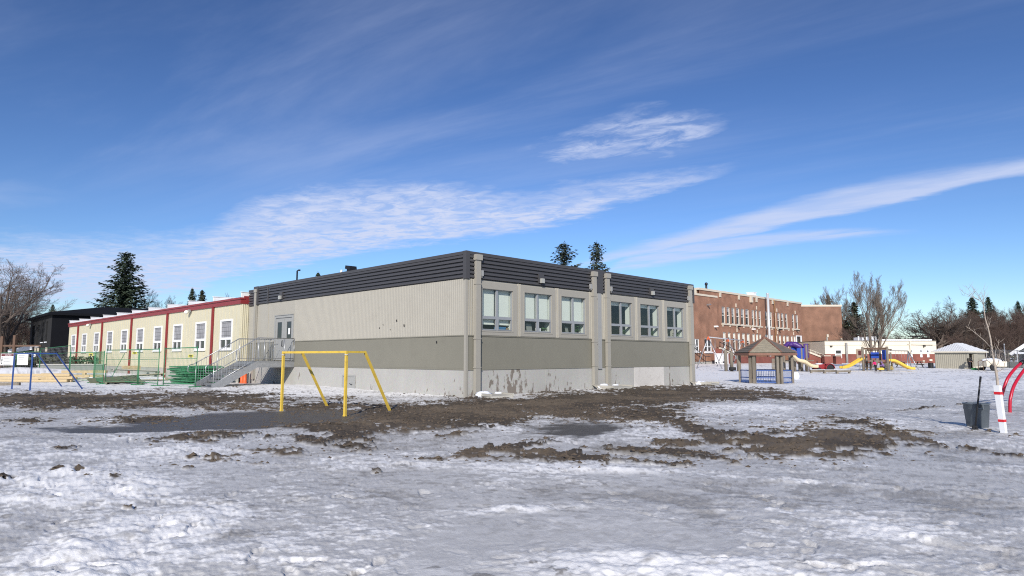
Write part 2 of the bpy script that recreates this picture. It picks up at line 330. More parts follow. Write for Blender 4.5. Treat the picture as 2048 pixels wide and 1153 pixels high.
for s in ((11.99, 14.91),):          # the newer, paler sheet
    mb = MB(); mbox(mb, R, s[0], s[1], -.014, -.002, .02, WB-.03); mb.build('skirt_sheet', mat('new_sheet', (.60,.57,.53), .8, var=.05, grime=(.25,.22,.2), gamt=.5, gscale=3), bl)
mb = MB(); wall(mb, R, 0, UR, WB, WT, []); wall(mb, Lm, 0, VL, WB, WT, [(15.12, 17.38, 1.46, WT)], .2)
mbox(mb, R, 0, UR, -.035, .0, WT-.03, WT+.012); mbox(mb, Lm, 0, 15.0, -.03, .0, WT-.028, WT+.01); mbox(mb, Lm, 17.5, VL, -.03, .0, WT-.028, WT+.01)
mbox(mb, R, 0, UR, -.03, 0, WB-.02, WB+.03); mbox(mb, Lm, 0, VL, -.028, 0, WB-.018, WB+.028)
mb.quad((UR,0,WB),(UR,VL,WB),(UR,VL,WT),(UR,0,WT)); mb.quad((0,VL,WB),(UR,VL,WB),(UR,VL,WT),(0,VL,WT))
mb.build('lower_siding', M['lower'], bl)
WIN = [(.82,2.73),(3.41,5.33),(5.96,7.87),(9.91,11.87),(12.59,14.57),(15.28,17.22)]
TRM = [(.67,2.99),(3.23,5.57),(5.83,8.12),(9.78,12.11),(12.40,14.82),(15.10,17.48)]
WZ0, WZ1, TR = 2.76, 4.60, 3.36
holes = [(a, b, WZ0, WZ1) for a, b in WIN]
mb = MB(); wall(mb, R, 0, UR, WT, PB+.1, holes, .30); wall(mb, Lm, 0, VL, WT, PB+.1, [(15.12, 17.38, WT, 4.06)], .2)
cuts = [0.06]+[x for t in TRM for x in t]+[UR-.05]
for i in range(0, len(cuts), 2):
    if cuts[i+1]-cuts[i] > .1: flutes(mb, R, cuts[i], cuts[i+1], WT+.014, PB, .135, .05, -.002)
flutes(mb, Lm, .08, 15.0, WT+.014, PB, .125, .009, -.002)
mb.quad((UR,0,WT),(UR,VL,WT),(UR,VL,PB),(UR,0,PB)); mb.quad((0,VL,WT),(UR,VL,WT),(UR,VL,PB),(0,VL,PB))
for s in (18.36,): mbox(mb, Lm, s, s+.09, -.03, 0, WB, PB)
mb.build('upper_siding', M['siding'], bl)
mb = MB(); mb.box(-.045, .075, -.045, .075, -.5, PB-.01); mb.build('corner_trim', M['trim'], bl)
mb = MB(); mb.box(UR-.07, UR+.03, -.04, .06, -.4, PB-.012); mb.build('corner_trim', M['trim'], bl)
mb = MB(); mbox(mb, R, 8.80, 9.10, -.075, 0, 1.06, PB+.003); mb.build('joint_cover', M['trim_grey'], bl)
mb = MB()
for a, b in ((.09, 8.72), (9.18, UR-.02)): louvres(mb, R, a, b, PB, PT-.14, 6)
louvres(mb, Lm, .09, 18.34, PB, PT-.14, 6); louvres(mb, Lm, 18.5, 19.75, PB, PT-.14, 6); louvres(mb, Lm, 20.36, VL-.05, PB-.06, PT-.26, 6)
mbox(mb, R, .1, 8.7, -.095, .3, PT-.14, PT); mbox(mb, R, 9.2, UR+.04, -.096, .3, PT-.139, PT+.004)
mbox(mb, Lm, .1, 18.4, -.095, .3, PT-.14, PT); mbox(mb, Lm, 18.44, 19.76, -.096, .3, PT-.14, PT-.003); mbox(mb, Lm, 20.35, VL, -.08, .3, PT-.26, PT-.15)
mb.box(-.105, .10, -.105, .10, PB-.012, PT+.008)
mbox(mb, R, 8.70, 9.20, -.12, .3, PB+.004, PT+.03); mbox(mb, Lm, 19.76, 20.35, -.13, .3, PB, PT+.01); mbox(mb, Lm, 18.36, 18.48, -.11, 0, PB, PT-.01)
mb.box(UR-.04, UR+.08, -.1, .05, PB, PT-.14); mb.box(UR-.1, UR+.05, .3, VL, PB, PT); mb.box(.3, UR-.1, VL-.1, VL+.05, PB, PT-.02)
mb.build('parapet', M['parapet'], bl)
mb = MB(); mb.box(.2, UR-.1, .2, VL-.1, 5.68, 5.74); mb.build('roof', M['roof'], bl)
# rooms behind the windows
mb = MB()
for a, b in ((.2, 8.9), (9.0, UR-.1)):
    z0, z1, y0, y1 = 1.48, 4.86, .305, 8.2
    mb.m = 0
    mb.quad((a,y1,z0),(b,y1,z0),(b,y1,z1),(a,y1,z1)); mb.quad((a,y0,z0),(a,y1,z0),(a,y1,z1),(a,y0,z1)); mb.quad((b,y0,z0),(b,y1,z0),(b,y1,z1),(b,y0,z1)); mb.quad((a,y0,z1),(b,y0,z1),(b,y1,z1),(a,y1,z1))
    mb.m = 1; mb.quad((a,y0,z0),(b,y0,z0),(b,y1,z0),(a,y1,z0))
mb.build('classroom_interior', [M['room'], M['roomdark']], bl)
for k, ((a, b), (ta, tb)) in enumerate(zip(WIN, TRM)):
    mb = MB(); z0, z1 = WT+.02, PB-.06
    for (p, q, c, d) in ((ta, a+.02, z0, z1), (b-.02, tb, z0, z1), (a+.02, b-.02, z0, WZ0+.02), (a+.02, b-.02, WZ1-.02, z1)):
        mbox(mb, R, p, q, -.05, -.004, c, d)
    for (p, q, c, d) in ((a-.02, a+.03, WZ0-.03, WZ1+.03), (b-.03, b+.02, WZ0-.03, WZ1+.03), (a+.03, b-.03, WZ0-.03, WZ0+.03), (a+.03, b-.03, WZ1-.03, WZ1+.03)):
        mbox(mb, R, p, q, -.066, -.0, c, d)
    w = mb.build('window', M['trim'], bl)
    mb = MB(); mbox(mb, R, a+.03, b-.03, .02, .3, WZ0, WZ0+.012); mbox(mb, R, b-.015, b-.003, .03, .42, WZ0+.012, WZ1); mbox(mb, R, a+.003, a+.015, .03, .42, WZ0+.012, WZ1)
    mb.build('reveal', M['reveal'], w)
    mb = MB(); c = (a+b)/2; t = .032
    for (p, q, lo, hi) in ((a+.015, a+.065, WZ0, WZ1), (b-.065, b-.015, WZ0, WZ1), (c-.05, c+.05, WZ0+.05, WZ1-.05)):
        mbox(mb, R, p, q, .0, .09, lo, hi)
    for (lo, hi) in ((WZ0+.012, WZ0+.055), (WZ1-.05, WZ1), (TR-.045, TR+.045)):
        mbox(mb, R, a+.065, b-.065, .006, .085, lo, hi)
    # the opening lights' own frames
    for (p, q) in ((a+.065, c-.05), (c+.05, b-.065)):
        for (x0, x1, lo, hi) in ((p, p+.035, WZ0+.055, TR-.045), (q-.035, q, WZ0+.055, TR-.045)):
            mbox(mb, R, x0, x1, -.012, .05, lo, hi)
        mbox(mb, R, p+.035, q-.035, -.012, .05, WZ0+.055, WZ0+.09); mbox(mb, R, p+.035, q-.035, -.012, .05, TR-.08, TR-.045)
    mb.build('frame', M['alu'], w)
    for (p, q) in ((a+.065, c-.05), (c+.05, b-.065)):
        for (lo, hi) in ((WZ0+.055, TR-.045), (TR+.045, WZ1-.05)):
            mb = MB(); y = .045; mb.quad((p, y, lo), (q, y, lo), (q, y, hi), (p, y, hi)); mb.build('pane', M['glass'], w)
    if k < 3:
        for (p, q) in ((a+.09, c-.03), (c+.03, b-.09 if k else b-.07)):
            mb = MB(); lo = TR-.02 if k else TR-.0
            if k == 0: lo = TR-.28
            mbox(mb, R, p, q, .17, .178, lo, WZ1-.03); mbox(mb, R, p, q, .165, .19, lo-.03, lo)
            mb.build('blind', M['blind'], w)
    else:
        mb = MB(); mbox(mb, R, a+.08, b-.08, .16, .20, WZ1-.22, WZ1-.03); mb.build('blind', M['blind'], w)
# double door at the head of the stairs
mb = MB(); D0, D1, DB, DT = 15.12, 17.38, 1.46, 4.06
mbox(mb, Lm, D0-.06, D0+.09, -.05, .1, DB, DT+.06); mbox(mb, Lm, D1-.09, D1+.06, -.05, .1, DB, DT+.06); mbox(mb, Lm, D0+.09, D1-.09, -.05, .1, DT-.09, DT+.06)
mbox(mb, Lm, D0-.08, D1+.08, -.09, -.05, DT+.05, DT+.085)
mb.build('door_frame', M['door'], bl)
dc = (D0+D1)/2
for (p, q, s) in ((D0+.09, dc-.01, 1), (dc+.01, D1-.09, -1)):
    mb = MB(); ga, gb = (p+.16, q-.30) if s == 1 else (p+.30, q-.16); gl, gh = 2.72, 3.72
    for (x0, x1, lo, hi) in ((p, ga, DB+.02, DT-.1), (gb, q, DB+.02, DT-.1), (ga, gb, DB+.02, gl), (ga, gb, gh, DT-.1)): mbox(mb, Lm, x0, x1, .0, .06, lo, hi)
    d = mb.build('door', M['door'], bl)
    mb = MB(); mbox(mb, Lm, ga, gb, .022, .032, gl, gh); mb.build('pane', M['dglass'], d)
    mb = MB(); hx = q-.12 if s == 1 else p+.12
    mb.tube([(-.0, hx, 2.28), (-.06, hx, 2.28), (-.06, hx, 2.62), (0, hx, 2.62)], .018, 6); mb.build('handle', M['black'], d)
    if s == 1:
        mb = MB(); mbox(mb, Lm, ga+.12, ga+.36, -.006, -.001, 2.98, 3.34); n = mb.build('notice_paper', M['paper'], d)
for (v_, z_, r_) in ((4.9, 3.35, .05), (6.3, 3.05, .035), (4.3, 3.1, .06), (5.4, 2.95, .03), (1.9, 2.3, .05), (6.0, 3.2, .025)):
    mb = MB(); mb.poly([(-.034, v_+r_*math.cos(k*.9)*(.7+.3*((k*7) % 3)), z_+r_*1.2*math.sin(k*.9)) for k in range(7)]); mb.build('scuff_mark', M['ink'], bl)
# access hatch, downpipes, lamps
mb = MB(); mbox(mb, Lm, 8.38, 9.56, -.02, .02, -.02, .72)
for (x0, x1, lo, hi) in ((8.36, 8.43, -.02, .74), (9.51, 9.58, -.02, .74), (8.43, 9.51, .68, .74)): mbox(mb, Lm, x0, x1, -.045, -.02, lo, hi)
h = mb.build('access_hatch', M['door'], bl)
mb = MB(); mb.tube([(-.03, 8.62, .30), (-.09, 8.62, .30), (-.09, 8.78, .33)], .016, 6); mb.build('handle', M['black'], h)
def downpipe(x, foot=.10, top=5.95):
    mb = MB(); w = .13
    mb.box(x-w, x+w, -.20, -.045, foot+.12, top-.22); mb.box(x-w-.05, x+w+.05, -.25, -.02, top-.22, top+.02)
    mb.hexa([(x-w,-.42,foot-.0),(x+w,-.42,foot-.0),(x+w,-.30,foot-.02),(x-w,-.30,foot-.02),(x-w,-.20,foot+.15),(x+w,-.20,foot+.15),(x+w,-.05,foot+.119),(x-w,-.05,foot+.119)])
    for z in (1.2, 2.4, 4.7): mb.box(x-w-.025, x+w+.025, -.212, -.04, z, z+.05)
    return mb.build('downpipe', M['trim'], bl)
for x, f_ in ((.52, .05), (8.45, .16), (9.55, .14), (17.86, .06)): downpipe(x, f_)
mb = MB(); w = .11; mb.box(-.17, -.13, 20.03-w, 20.03+w, .3, 5.9); mb.box(-.2, -.02, 20.03-w-.05, 20.03+w+.05, 5.72, 5.92); mb.box(-.155, -.02, 20.03-w+.01, 20.03+w-.01, .32, 5.7); mb.build('downpipe', M['trim'], bl)
for (s, z, mp) in ((4.5, 5.19, R), (13.71, 5.25, R), (16.57, 5.19, Lm)):
    mb = MB(); mbox(mb, mp, s-.17, s+.17, -.14, -.05, z-.12, z+.30); o = mb.build('wall_lamp', M['parapet'] , bl)
    mb = MB(); mbox(mb, mp, s-.10, s+.10, -.25, -.14, z-.12, z+.09); mb.build('lens', M['lens'], o)
for s in (.76, 8.20, 9.88, 17.68):
    mb = MB(); mbox(mb, R, s-.07, s+.07, -.17, -.06, 5.08, 5.32); mb.tube([(s, -.12, 5.08), (s, -.13, 5.0)], .03, 8); mb.build('junction_box', M['trim_grey'], bl)
# things standing on the roof belong to it
mb = MB(); rv = WL_ = None
pv = Zd(701, 538, 36.5)
def to_local(p): q = Vector(p)-Vector((CO.x, CO.y, 0)); return Vector((q.dot(UV), q.dot(VV), q.z))
q = to_local(Zd(702, 537, 37.0))
mb = MB(); mb.box(q.x-.17, q.x+.17, q.y-.17, q.y+.17, 5.74, q.z-.04); mb.hexa([(q.x-.24,q.y-.26,q.z-.14),(q.x+.24,q.y-.26,q.z-.14),(q.x+.24,q.y+.26,q.z-.02),(q.x-.24,q.y+.26,q.z-.02),(q.x-.22,q.y-.22,q.z+.10),(q.x+.22,q.y-.22,q.z+.10),(q.x+.22,q.y+.24,q.z+.17),(q.x-.22,q.y+.24,q.z+.17)])
mb.build('roof_vent', M['black'], bl)
q = to_local(Zd(594.5, 541, 44.0))
mb = MB(); mb.tube([(q.x,q.y,5.74),(q.x,q.y,q.z-.05),(q.x+.05,q.y-.08,q.z),(q.x+.14,q.y-.16,q.z)], .055, 8); mb.build('vent_pipe', M['black'], bl)
q = to_local(Zd(672, 543, 40.0))
mb = MB(); mb.tube([(q.x,q.y,5.74),(q.x+.1,q.y-.5,q.z+.05)], .06, 8); mb.build('vent_pipe', M['white'], bl)
# things on the window sills
def sill(px_s, label, cat, name, fn, s, y=.21):
    p = L2W(s, y, WZ0+.013); t = thing(name, label, cat, p, RA); fn(t); return t
def f_plant(t, seed, r=.13, h=.30):
    mb = MB(); mb.lathe([(.05,0),(.075,.12),(.08,.12)], 12); mb.build('pot', M['white'], t)
    rnd = random.Random(seed); mb = MB()
    for i in range(90):
        a = rnd.uniform(0, 2*PI); k = r*rnd.random()**.5; z = .12+rnd.random()*h; p = Vector((k*math.cos(a), k*.6*math.sin(a), z))
        u = Vector((rnd.uniform(-1,1), rnd.uniform(-1,1), rnd.uniform(-.5,.8))).normalized()*.06; v = u.cross(Vector((rnd.uniform(-1,1),rnd.uniform(-1,1),1))).normalized()*.025
        mb.quad(p-v, p+u-v*.2, p+u*1.6, p+v)
    mb.tube([(0,0,.1),(0,0,.12+h*.7)], .008, 5); mb.build('foliage', M['leafg'], t)
def f_box(m_, w, d, h):
    def fn(t): mb = MB(); mb.box(-w/2, w/2, -d/2, d/2, 0, h); mb.box(-w/2-.006, w/2+.006, -d/2-.006, d/2+.006, h-.05, h); mb.build('box', M[m_], t)
    return fn
def f_board(m_, w, h):
    def fn(t): mb = MB(); mb.hexa([(-w/2,-.02,0),(w/2,-.02,0),(w/2,.0,0),(-w/2,.0,0),(-w/2,.07,h),(w/2,.07,h),(w/2,.09,h),(-w/2,.09,h)]); mb.build('board', M[m_], t)
    return fn
sill(0, 'blue storage box on the sill of the window beside the building corner', 'box', 'storage_box', f_box('bluebox', .52, .2, .20), 2.15)
sill(0, 'small brown carton on the sill of the window beside the building corner', 'box', 'carton', f_box('card', .14, .14, .16), 2.55)
sill(0, 'grey board leaning in the second window from the building corner', 'board', 'display_board', f_board('greyboard', .36, .42), 4.05)
sill(0, 'small white box on the sill of the second window from the building corner', 'box', 'white_box', f_box('white', .22, .14, .22), 4.62)
sill(0, 'low leafy plant in the second window from the building corner', 'plant', 'potted_plant', lambda t: f_plant(t, 3, .16, .12), 5.02)
sill(0, 'narrow grey board leaning in the third window from the building corner', 'board', 'display_board', f_board('greyboard', .2, .36), 6.72)
sill(0, 'bushy dark plant filling the lower right pane of the third window', 'plant', 'potted_plant', lambda t: f_plant(t, 5, .34, .36), 7.35)
sill(0, 'small plant with white pot in the fourth window, right of the twin downpipes', 'plant', 'potted_plant', lambda t: f_plant(t, 8, .2, .2), 11.3)
sill(0, 'leafy plant in the fifth window, second from the far end', 'plant', 'potted_plant', lambda t: f_plant(t, 9, .24, .26), 14.0)
sill(0, 'sprawling plant in the sixth window, at the far end of the grey building', 'plant', 'potted_plant', lambda t: f_plant(t, 10, .3, .18), 16.7)

# ------------------------------------------------------------------ steel stairs
st = thing('metal_stairs', 'galvanised steel stairs with railings rising to the grey double door', 'stairs', (CO.x, CO.y, 0), RA)
VN, VF, DK = 14.86, 17.42, 1.43; U0 = -2.15; UF = -4.45; zb = gzf(*L2W(UF, 16)[:2])
mb = MB()
for i in range(22):
    u = U0+.02+i*(2.11/22); mb.box(u, u+.075, VN+.05, VF-.05, DK-.04, DK)
mb.build('landing', M['galvd'], st)
mb = MB(); n = 8
for i in range(n):
    z = DK-(i+1)*(DK-zb)/n*.985; u = U0-(i+1)*(U0-UF)/n
    mb.box(u, u+.30, VN+.05, VF-.05, z-.035, z); mb.box(u-.005, u+.02, VN+.05, VF-.05, z-.12, z-.035)
mb.build('treads', M['galvd'], st)
for v0 in (VN, VF-.05):
    mb = MB(); a = .17
    mb.hexa([(U0,v0,DK-.34),(0,v0,DK-.34),(0,v0+.05,DK-.34),(U0,v0+.05,DK-.34),(U0,v0,DK+.01),(0,v0,DK+.01),(0,v0+.05,DK+.01),(U0,v0+.05,DK+.01)])
    mb.hexa([(UF+.14,v0,zb-.06),(UF+.5,v0,zb-.06),(UF+.5,v0+.05,zb-.06),(UF+.14,v0+.05,zb-.06),(UF-.12,v0,zb+.12),(UF-.0,v0,zb+.36),(UF-.0,v0+.05,zb+.36),(UF-.12,v0+.05,zb+.12)]) if False else None
    mb.hexa([(UF-.10,v0,zb-.06),(UF+.42,v0,zb-.06),(UF+.42,v0+.05,zb-.06),(UF-.10,v0+.05,zb-.06),(U0-.0,v0,DK+.009),(U0-.0,v0,DK-.339),(U0-.0,v0+.05,DK-.339),(U0-.0,v0+.05,DK+.009)]) if False else None
    # sloping channel between landing and ground
    P = [(UF-.08, zb+.16), (UF-.08, zb-.06), (UF+.38, zb-.06), (U0, DK-.34), (U0, DK+.01)]
    mb.poly([(u, v0, z) for u, z in P]); mb.poly([(u, v0+.05, z) for u, z in reversed(P)])
    for i in range(len(P)):
        (u1, z1), (u2, z2) = P[i], P[(i+1) % len(P)]; mb.quad((u1,v0,z1),(u2,v0,z2),(u2,v0+.05,z2),(u1,v0+.05,z1))
    out = v0-.04 if v0 == VN else v0+.05
    for (z0, z1) in ((DK-.34, DK-.31), (DK-.02, DK+.012)): mb.box(U0, 0, out, out+.04, z0, z1)
    mb.build('stringer', M['galv'], st)
mb = MB(); mb.box(U0-.01, U0+.04, VN+.05, VF-.05, DK-.30, DK-.045); mb.box(-.06, -.01, VN+.05, VF-.05, DK-.34, DK-.05); mb.build('cross_beam', M['galv'], st)
for side, v in ((0, VN+.025), (1, VF-.025)):
    rt = DK+1.28; mb = MB(); r = .024
    slope = (DK-zb)/(U0-UF); topz = lambda u: rt+(min(u, U0)-U0)*slope
    mb.tube([(UF-.12, v, topz(UF-.12)), (U0, v, rt), (-.05, v, rt)], r*1.1, 8)
    mb.tube([(UF-.03, v, topz(UF-.03)-1.12), (U0-.05, v, rt-1.12), (-.05, v, rt-1.12)], r*.8, 6)
    for u in (UF, (UF+U0)/2, U0+.05, -.62, -.03): mb.tube([(u, v, topz(u)-1.36 if u < U0 else DK-.1), (u, v, topz(u))], r, 8)
    if side == 1:
        mb.tube([(-.05, v, rt), (0.0, v-.02, rt-.04)], r, 6)
    else:
        pass
    e = UF-.12; z = topz(e)
    mb.tube([(e, v, z), (e-.22, v, z-.06), (e-.30, v, z-.14), (e-.30, v, z-.40), (e-.22, v, z-.46), (UF, v, z-.44)], r*.9, 8)
    b = mb.build('railing', M['galv'], st)
    mb = MB(); u = UF+.13
    while u < -.08:
        mb.tube([(u, v, topz(u)-1.12), (u, v, topz(u))], .0085, 5, cap=False); u += .135
    mb.build('balusters', M['galv'], b)
mb = MB(); p = (-.42, VF-.35)
mb.tube([(-.45, VF-.3, DK), (-.45, VF-.3, DK+1.2), (-.42, VF-.75, DK+1.27)], .022, 8); mb.tube([(-.45, VF-.3, DK+.15), (-.42, VF-1.0, DK+.9)], .014, 6); mb.build('gate_rail', M['galv'], st)

# ------------------------------------------------------------------ cream portable row
OFF = -.45; X = OFF
cb = thing('cream_portable_row', 'long cream portable classroom row with dark red fascia and white roof fins', 'building', (CO.x, CO.y, 0), RA)
CM = face_map('left', OFF); V0, V1 = 21.32, 68.1; ZS, ZF, ZT = .86, 5.06, 5.44
cents = [23.53, 28.05, 32.7, 37.25, 41.85, 46.45, 51.15, 55.95, 60.85, 65.6]
wins = [(c-.92, c+.92, 2.22, 4.08) for c in cents]
mb = MB(); wall(mb, CM, V0, V1, -.9, ZS, []); mb.box(OFF+.2, 9, V0+.01, V0+.03, -.9, ZS); mb.build('foundation', M['creamc'], cb)
mb = MB(); wall(mb, CM, V0, V1, ZS, ZF+.1, wins, .16)
v = V0+.1
while v < V1:
    if not any(a-.12 < v < b+.12 for a, b, _, _ in wins): mbox(mb, CM, v, v+.05, -.022, 0, ZS, ZF)
    else: mbox(mb, CM, v, v+.05, -.022, 0, ZS, 2.08); mbox(mb, CM, v, v+.05, -.022, 0, 4.2, ZF)
    v += .595
mb.quad((OFF,V0,ZS),(9,V0,ZS),(9,V0,ZF+.1),(OFF,V0,ZF+.1)); mb.quad((OFF,V1,-.9),(9,V1,-.9),(9,V1,ZF+.1),(OFF,V1,ZF+.1)); mb.quad((9,V0,-.9),(9,V1,-.9),(9,V1,ZT),(9,V0,ZT))
E_ = face_map('right', V0); flutes(mb, E_, OFF, .6, ZS, ZF, .12, .03, -.001)
mbox(mb, CM, V0, V1, -.03, 0, ZS-.03, ZS+.03)
mb.build('siding', M['cream'], cb)
mb = MB(); mbox(mb, CM, V0-.06, V1+.06, -.10, .12, ZF, ZT); mbox(mb, CM, V0-.1, V1+.08, -.16, .2, ZT-.10, ZT+.02); mb.box(OFF+.12, 3, V0-.07, V0+.05, ZF, ZT+.12); mb.build('fascia', M['red'], cb)
mb = MB(); mb.quad((OFF,V0,5.36),(9,V0,5.36),(9,V1,5.36),(OFF,V1,5.36)); mb.build('roof', M['snow'], cb)
fm = None
for vf in (68.05, 63.5, 58.75, 53.95, 49.2, 44.5, 39.95, 35.25, 30.7, 26.0, 21.36):
    if fm is None:
        mb = MB(); mb.box(OFF-.02, 8.8, -.06, .06, 5.37, 5.79); mb.box(OFF-.06, 8.85, -.10, .10, 5.79, 5.83); fm = mb.mesh('fin', M['white'])
    share('roof_fin', fm, cb, (0, vf, 0))
wm = None
for c in cents:
    if wm is None:
        mb = MB(); z0, z1, a, b, tr = 2.22, 4.08, -.92, .92, 2.86
        for (p, q, lo, hi) in ((a-.05, a+.06, z0-.1, z1+.07), (b-.06, b+.05, z0-.1, z1+.07), (a+.06, b-.06, z1-.06, z1+.07), (a+.06, b-.06, z0-.1, z0+.06), (a+.06, b-.06, tr-.07, tr+.09)): mbox(mb, CM, p, q, -.06, .05, lo, hi)
        mbox(mb, CM, -.05, .05, -.05, .05, z0+.06, tr-.07); mbox(mb, CM, a-.12, b+.12, -.11, -.06, z0-.13, z0-.08)
        mf = mb.mesh('window', M['white'])
        mb = MB(); mbox(mb, CM, a+.06, b-.06, .012, .03, tr+.09, z1-.06); mu = mb.mesh('curtain', M['curtain'])
        mb = MB(); mbox(mb, CM, a+.06, -.05, .012, .03, z0+.06, tr-.07); mbox(mb, CM, .05, b-.06, .012, .03, z0+.06, tr-.07); ml = mb.mesh('pane', M['dglass']); wm = 1
    w = share('window', mf, cb, (0, c, 0)); share('curtain', mu, w); share('pane', ml, w)
for vp in (63.6, 53.9, 44.3, 35.0, 25.8):
    mb = MB(); y = OFF; mb.box(y-.16, y-.03, vp-.07, vp+.07, -.05, 5.1); mb.hexa([(y-.38,vp-.1,-.32),(y-.25,vp-.1,-.35),(y-.25,vp+.1,-.35),(y-.38,vp+.1,-.32),(y-.16,vp-.1,-.02),(y-.031,vp-.1,-.051),(y-.031,vp+.1,-.051),(y-.16,vp+.1,-.02)]); mb.build('downpipe', M['red'], cb)
for vp in (58.37, 30.1):
    mb = MB(); mbox(mb, CM, vp-.14, vp+.14, -.22, -.10, 4.92, 5.12); o = mb.build('wall_lamp', M['lampm'], cb)
    mb = MB(); mb.ball((OFF-.30, vp+.12, 4.93), .17, 1, .02, 12, (1,1.2,.9)); mb.build('lens', mat('lamp_lens_%d' % int(vp), (.85,.83,.72), .3, var=.02), o)
# ------------------------------------------------------------------ goal frames
def goal(name, label, A, B, off, off2, h, m, w=.10):
    A = Vector((A[0], A[1], gzf(A[0], A[1]))); B = Vector((B[0], B[1], gzf(B[0], B[1])))
    t = thing(name, label, 'goal frame', A); rel = lambda p: Vector(p)-A
    top = max(A.z, B.z)+h
    for P in (A, B):
        mb = MB(); mb.beam(rel(P+Vector((0,0,-.15))), rel((P.x, P.y, top+w/2)), w, w, up=(off.x, off.y, 0)); mb.beam(rel((P.x, P.y, P.z-.1)), rel((P.x, P.y, P.z+.02)), w*1.25, w*1.25, up=(off.x, off.y, 0)); mb.build('post', m, t)
    for P in (A, B):
        mb = MB(); c = rel((P.x, P.y, top)); mb.box(c.x-w*.62, c.x+w*.62, c.y-w*.62, c.y+w*.62, c.z-w*1.3, c.z-w*.9)
        for k in range(4): mb.ball((c.x+w*.62*math.cos(k*PI/2+.8), c.y+w*.62*math.sin(k*PI/2+.8), c.z-w*1.1), w*.2, k, 0, 6)
        mb.build('bracket', M['galv'], t)
    d = (B-A).normalized()*w*.5; d.z = 0
    mb = MB(); mb.beam(rel((A.x+d.x, A.y+d.y, top)), rel((B.x-d.x, B.y-d.y, top)), w*.96, w*.96); mb.build('crossbar', m, t)
    od = off.normalized()*w*.5
    for P in (A, B):
        Q = P+off*.34
        mb = MB(); mb.beam(rel((P.x+od.x, P.y+od.y, top)), rel((Q.x, Q.y, top)), w*.9, w*.9); mb.build('top_rail', m, t)
        E2 = P+off2; mb = MB(); mb.beam(rel((Q.x-od.x*.5, Q.y-od.y*.5, top+w*.3)), rel((E2.x, E2.y, gzf(E2.x, E2.y)-.05)), w*.92, w*.92, up=(d.x, d.y, 0)); mb.build('back_brace', m, t)
    return t
goal('yellow_goal', 'yellow painted steel goal frame without a net, standing in the frozen puddle', (-7.15, 20.75), (-4.74, 18.99), Vector((1.2, 1.68, 0)), Vector((1.02, 1.55, 0)), 1.80, M['yellow'], .068)
goal('blue_goal', 'blue painted steel goal frame in front of the green site fence', (-26.55, 35.4), (-23.88, 33.04), Vector((2.0, 2.2, 0)), Vector((1.2, 2.2, 0)), 1.84, M['blue'], .066)

# ------------------------------------------------------------------ green site fence panels
FG = 'green temporary fence panels round the work site'
def fence_panel(name, label, P, Q, h, m, wire, dense=.14, foot=True):
    P = Vector((P[0], P[1], gzf(P[0], P[1]))); Q = Vector((Q[0], Q[1], gzf(Q[0], Q[1])))
    t = thing(name, label, 'fence panel', P, 0, FG); q = Q-P; L = math.hypot(q.x, q.y); d = q/L
    pt = lambda s, z: (d.x*s, d.y*s, d.z*s+z)
    mb = MB(); r = .024
    mb.tube([pt(0,-.05), pt(0,h+.06)], r, 8); mb.tube([pt(L,-.05), pt(L,h+.06)], r, 8); mb.tube([pt(0,h), pt(L,h)], r, 8); mb.tube([pt(0,.15), pt(L,.15)], r, 8); mb.tube([pt(0,h*.72), pt(L,h*.72)], r*.6, 6)
    mb.build('frame', m, t)
    mb = MB(); s = dense
    while s < L-.05: mb.beam(pt(s,.15), pt(s,h), .0052); s += dense
    z = .3
    while z < h: mb.beam(pt(0,z), pt(L,z), .0052); z += .22
    mb.build('wire_mesh', wire, t)
    if foot:
        n = Vector((-d.y, d.x, 0))
        mb = MB()
        for s in (.03, L-.03):
            c = Vector(pt(s, 0)); mb.beam(c-n*.35+Vector((0,0,.02)), c+n*.35+Vector((0,0,.02)), .07, .05)
        mb.build('foot_bar', m, t)
    return t
gp = lambda x, y: G(x, y)[:2]
FP = [((391, 777), (326, 773.5), 2.12, 'tall green fence panel ending at the foot of the metal stairs'),
      ((315, 773), (276, 770), 2.1, 'green fence panel behind the gap post, in front of the stacked boards'),
      ((274, 770), (210, 767.5), 2.1, 'green fence panel with a diagonal bar behind it, before the wet plywood'),
      ((205, 769), (188, 766), 1.98, 'short densely meshed green fence panel turned edge on to the others'),
      ((186, 766), (138, 764.5), 1.95, 'green fence panel in front of the far windows of the cream building'),
      ((137, 757), (78, 756), 1.95, 'dark green fence panel behind the blue goal braces'),
      ((77, 755.5), (30, 755.5), 1.9, 'fence panel carrying the white notice boards, behind the blue goal'),
      ((29, 755.5), (-28, 755.5), 1.9, 'fence panel at the edge of the work site by the caution board')]
for i, (a, b, h, lb) in enumerate(FP):
    fence_panel('site_fence', lb, gp(*a), gp(*b), h, M['green'] if i < 5 else M['greend'], M['green'] if i < 5 else M['galv'], .14 if i != 3 else .085)
# loose brace behind the fence
t = thing('fence_brace', 'thin green diagonal steel bar leaning behind the fence panels', 'brace', (*gp(235, 763), gzf(*gp(235, 763))))
mb = MB(); a = G(220, 762)-G(235, 763); b = G(246, 761)-G(235, 763); mb.tube([(a.x, a.y, 0), (b.x, b.y, 1.9)], .02, 6); mb.build('bar', M['green'], t)
def tagplate(label, px, py, Y, w=.26, h=.15):
    p = Zd(px, py, Y); t = thing('tag_plate', label, 'tag', p, 0, 'small yellow tags on the fence panels')
    mb = MB(); mb.box(-w/2, w/2, -.045, -.035, -h/2, h/2); mb.build('plate', M['yellowtag'], t)
    mb = MB(); mb.box(-w*.32, w*.32, -.052, -.0455, -.02, .04); mb.box(-w*.2, w*.25, -.052, -.0455, -.07, -.04); mb.build('print', M['ink'], t)
tagplate('yellow tag on the fence panel nearest the metal stairs', 382.5, 712.5, 35.0)
tagplate('yellow tag on the fence panel in front of the fifth cream window', 270, 706.5, 40.3)
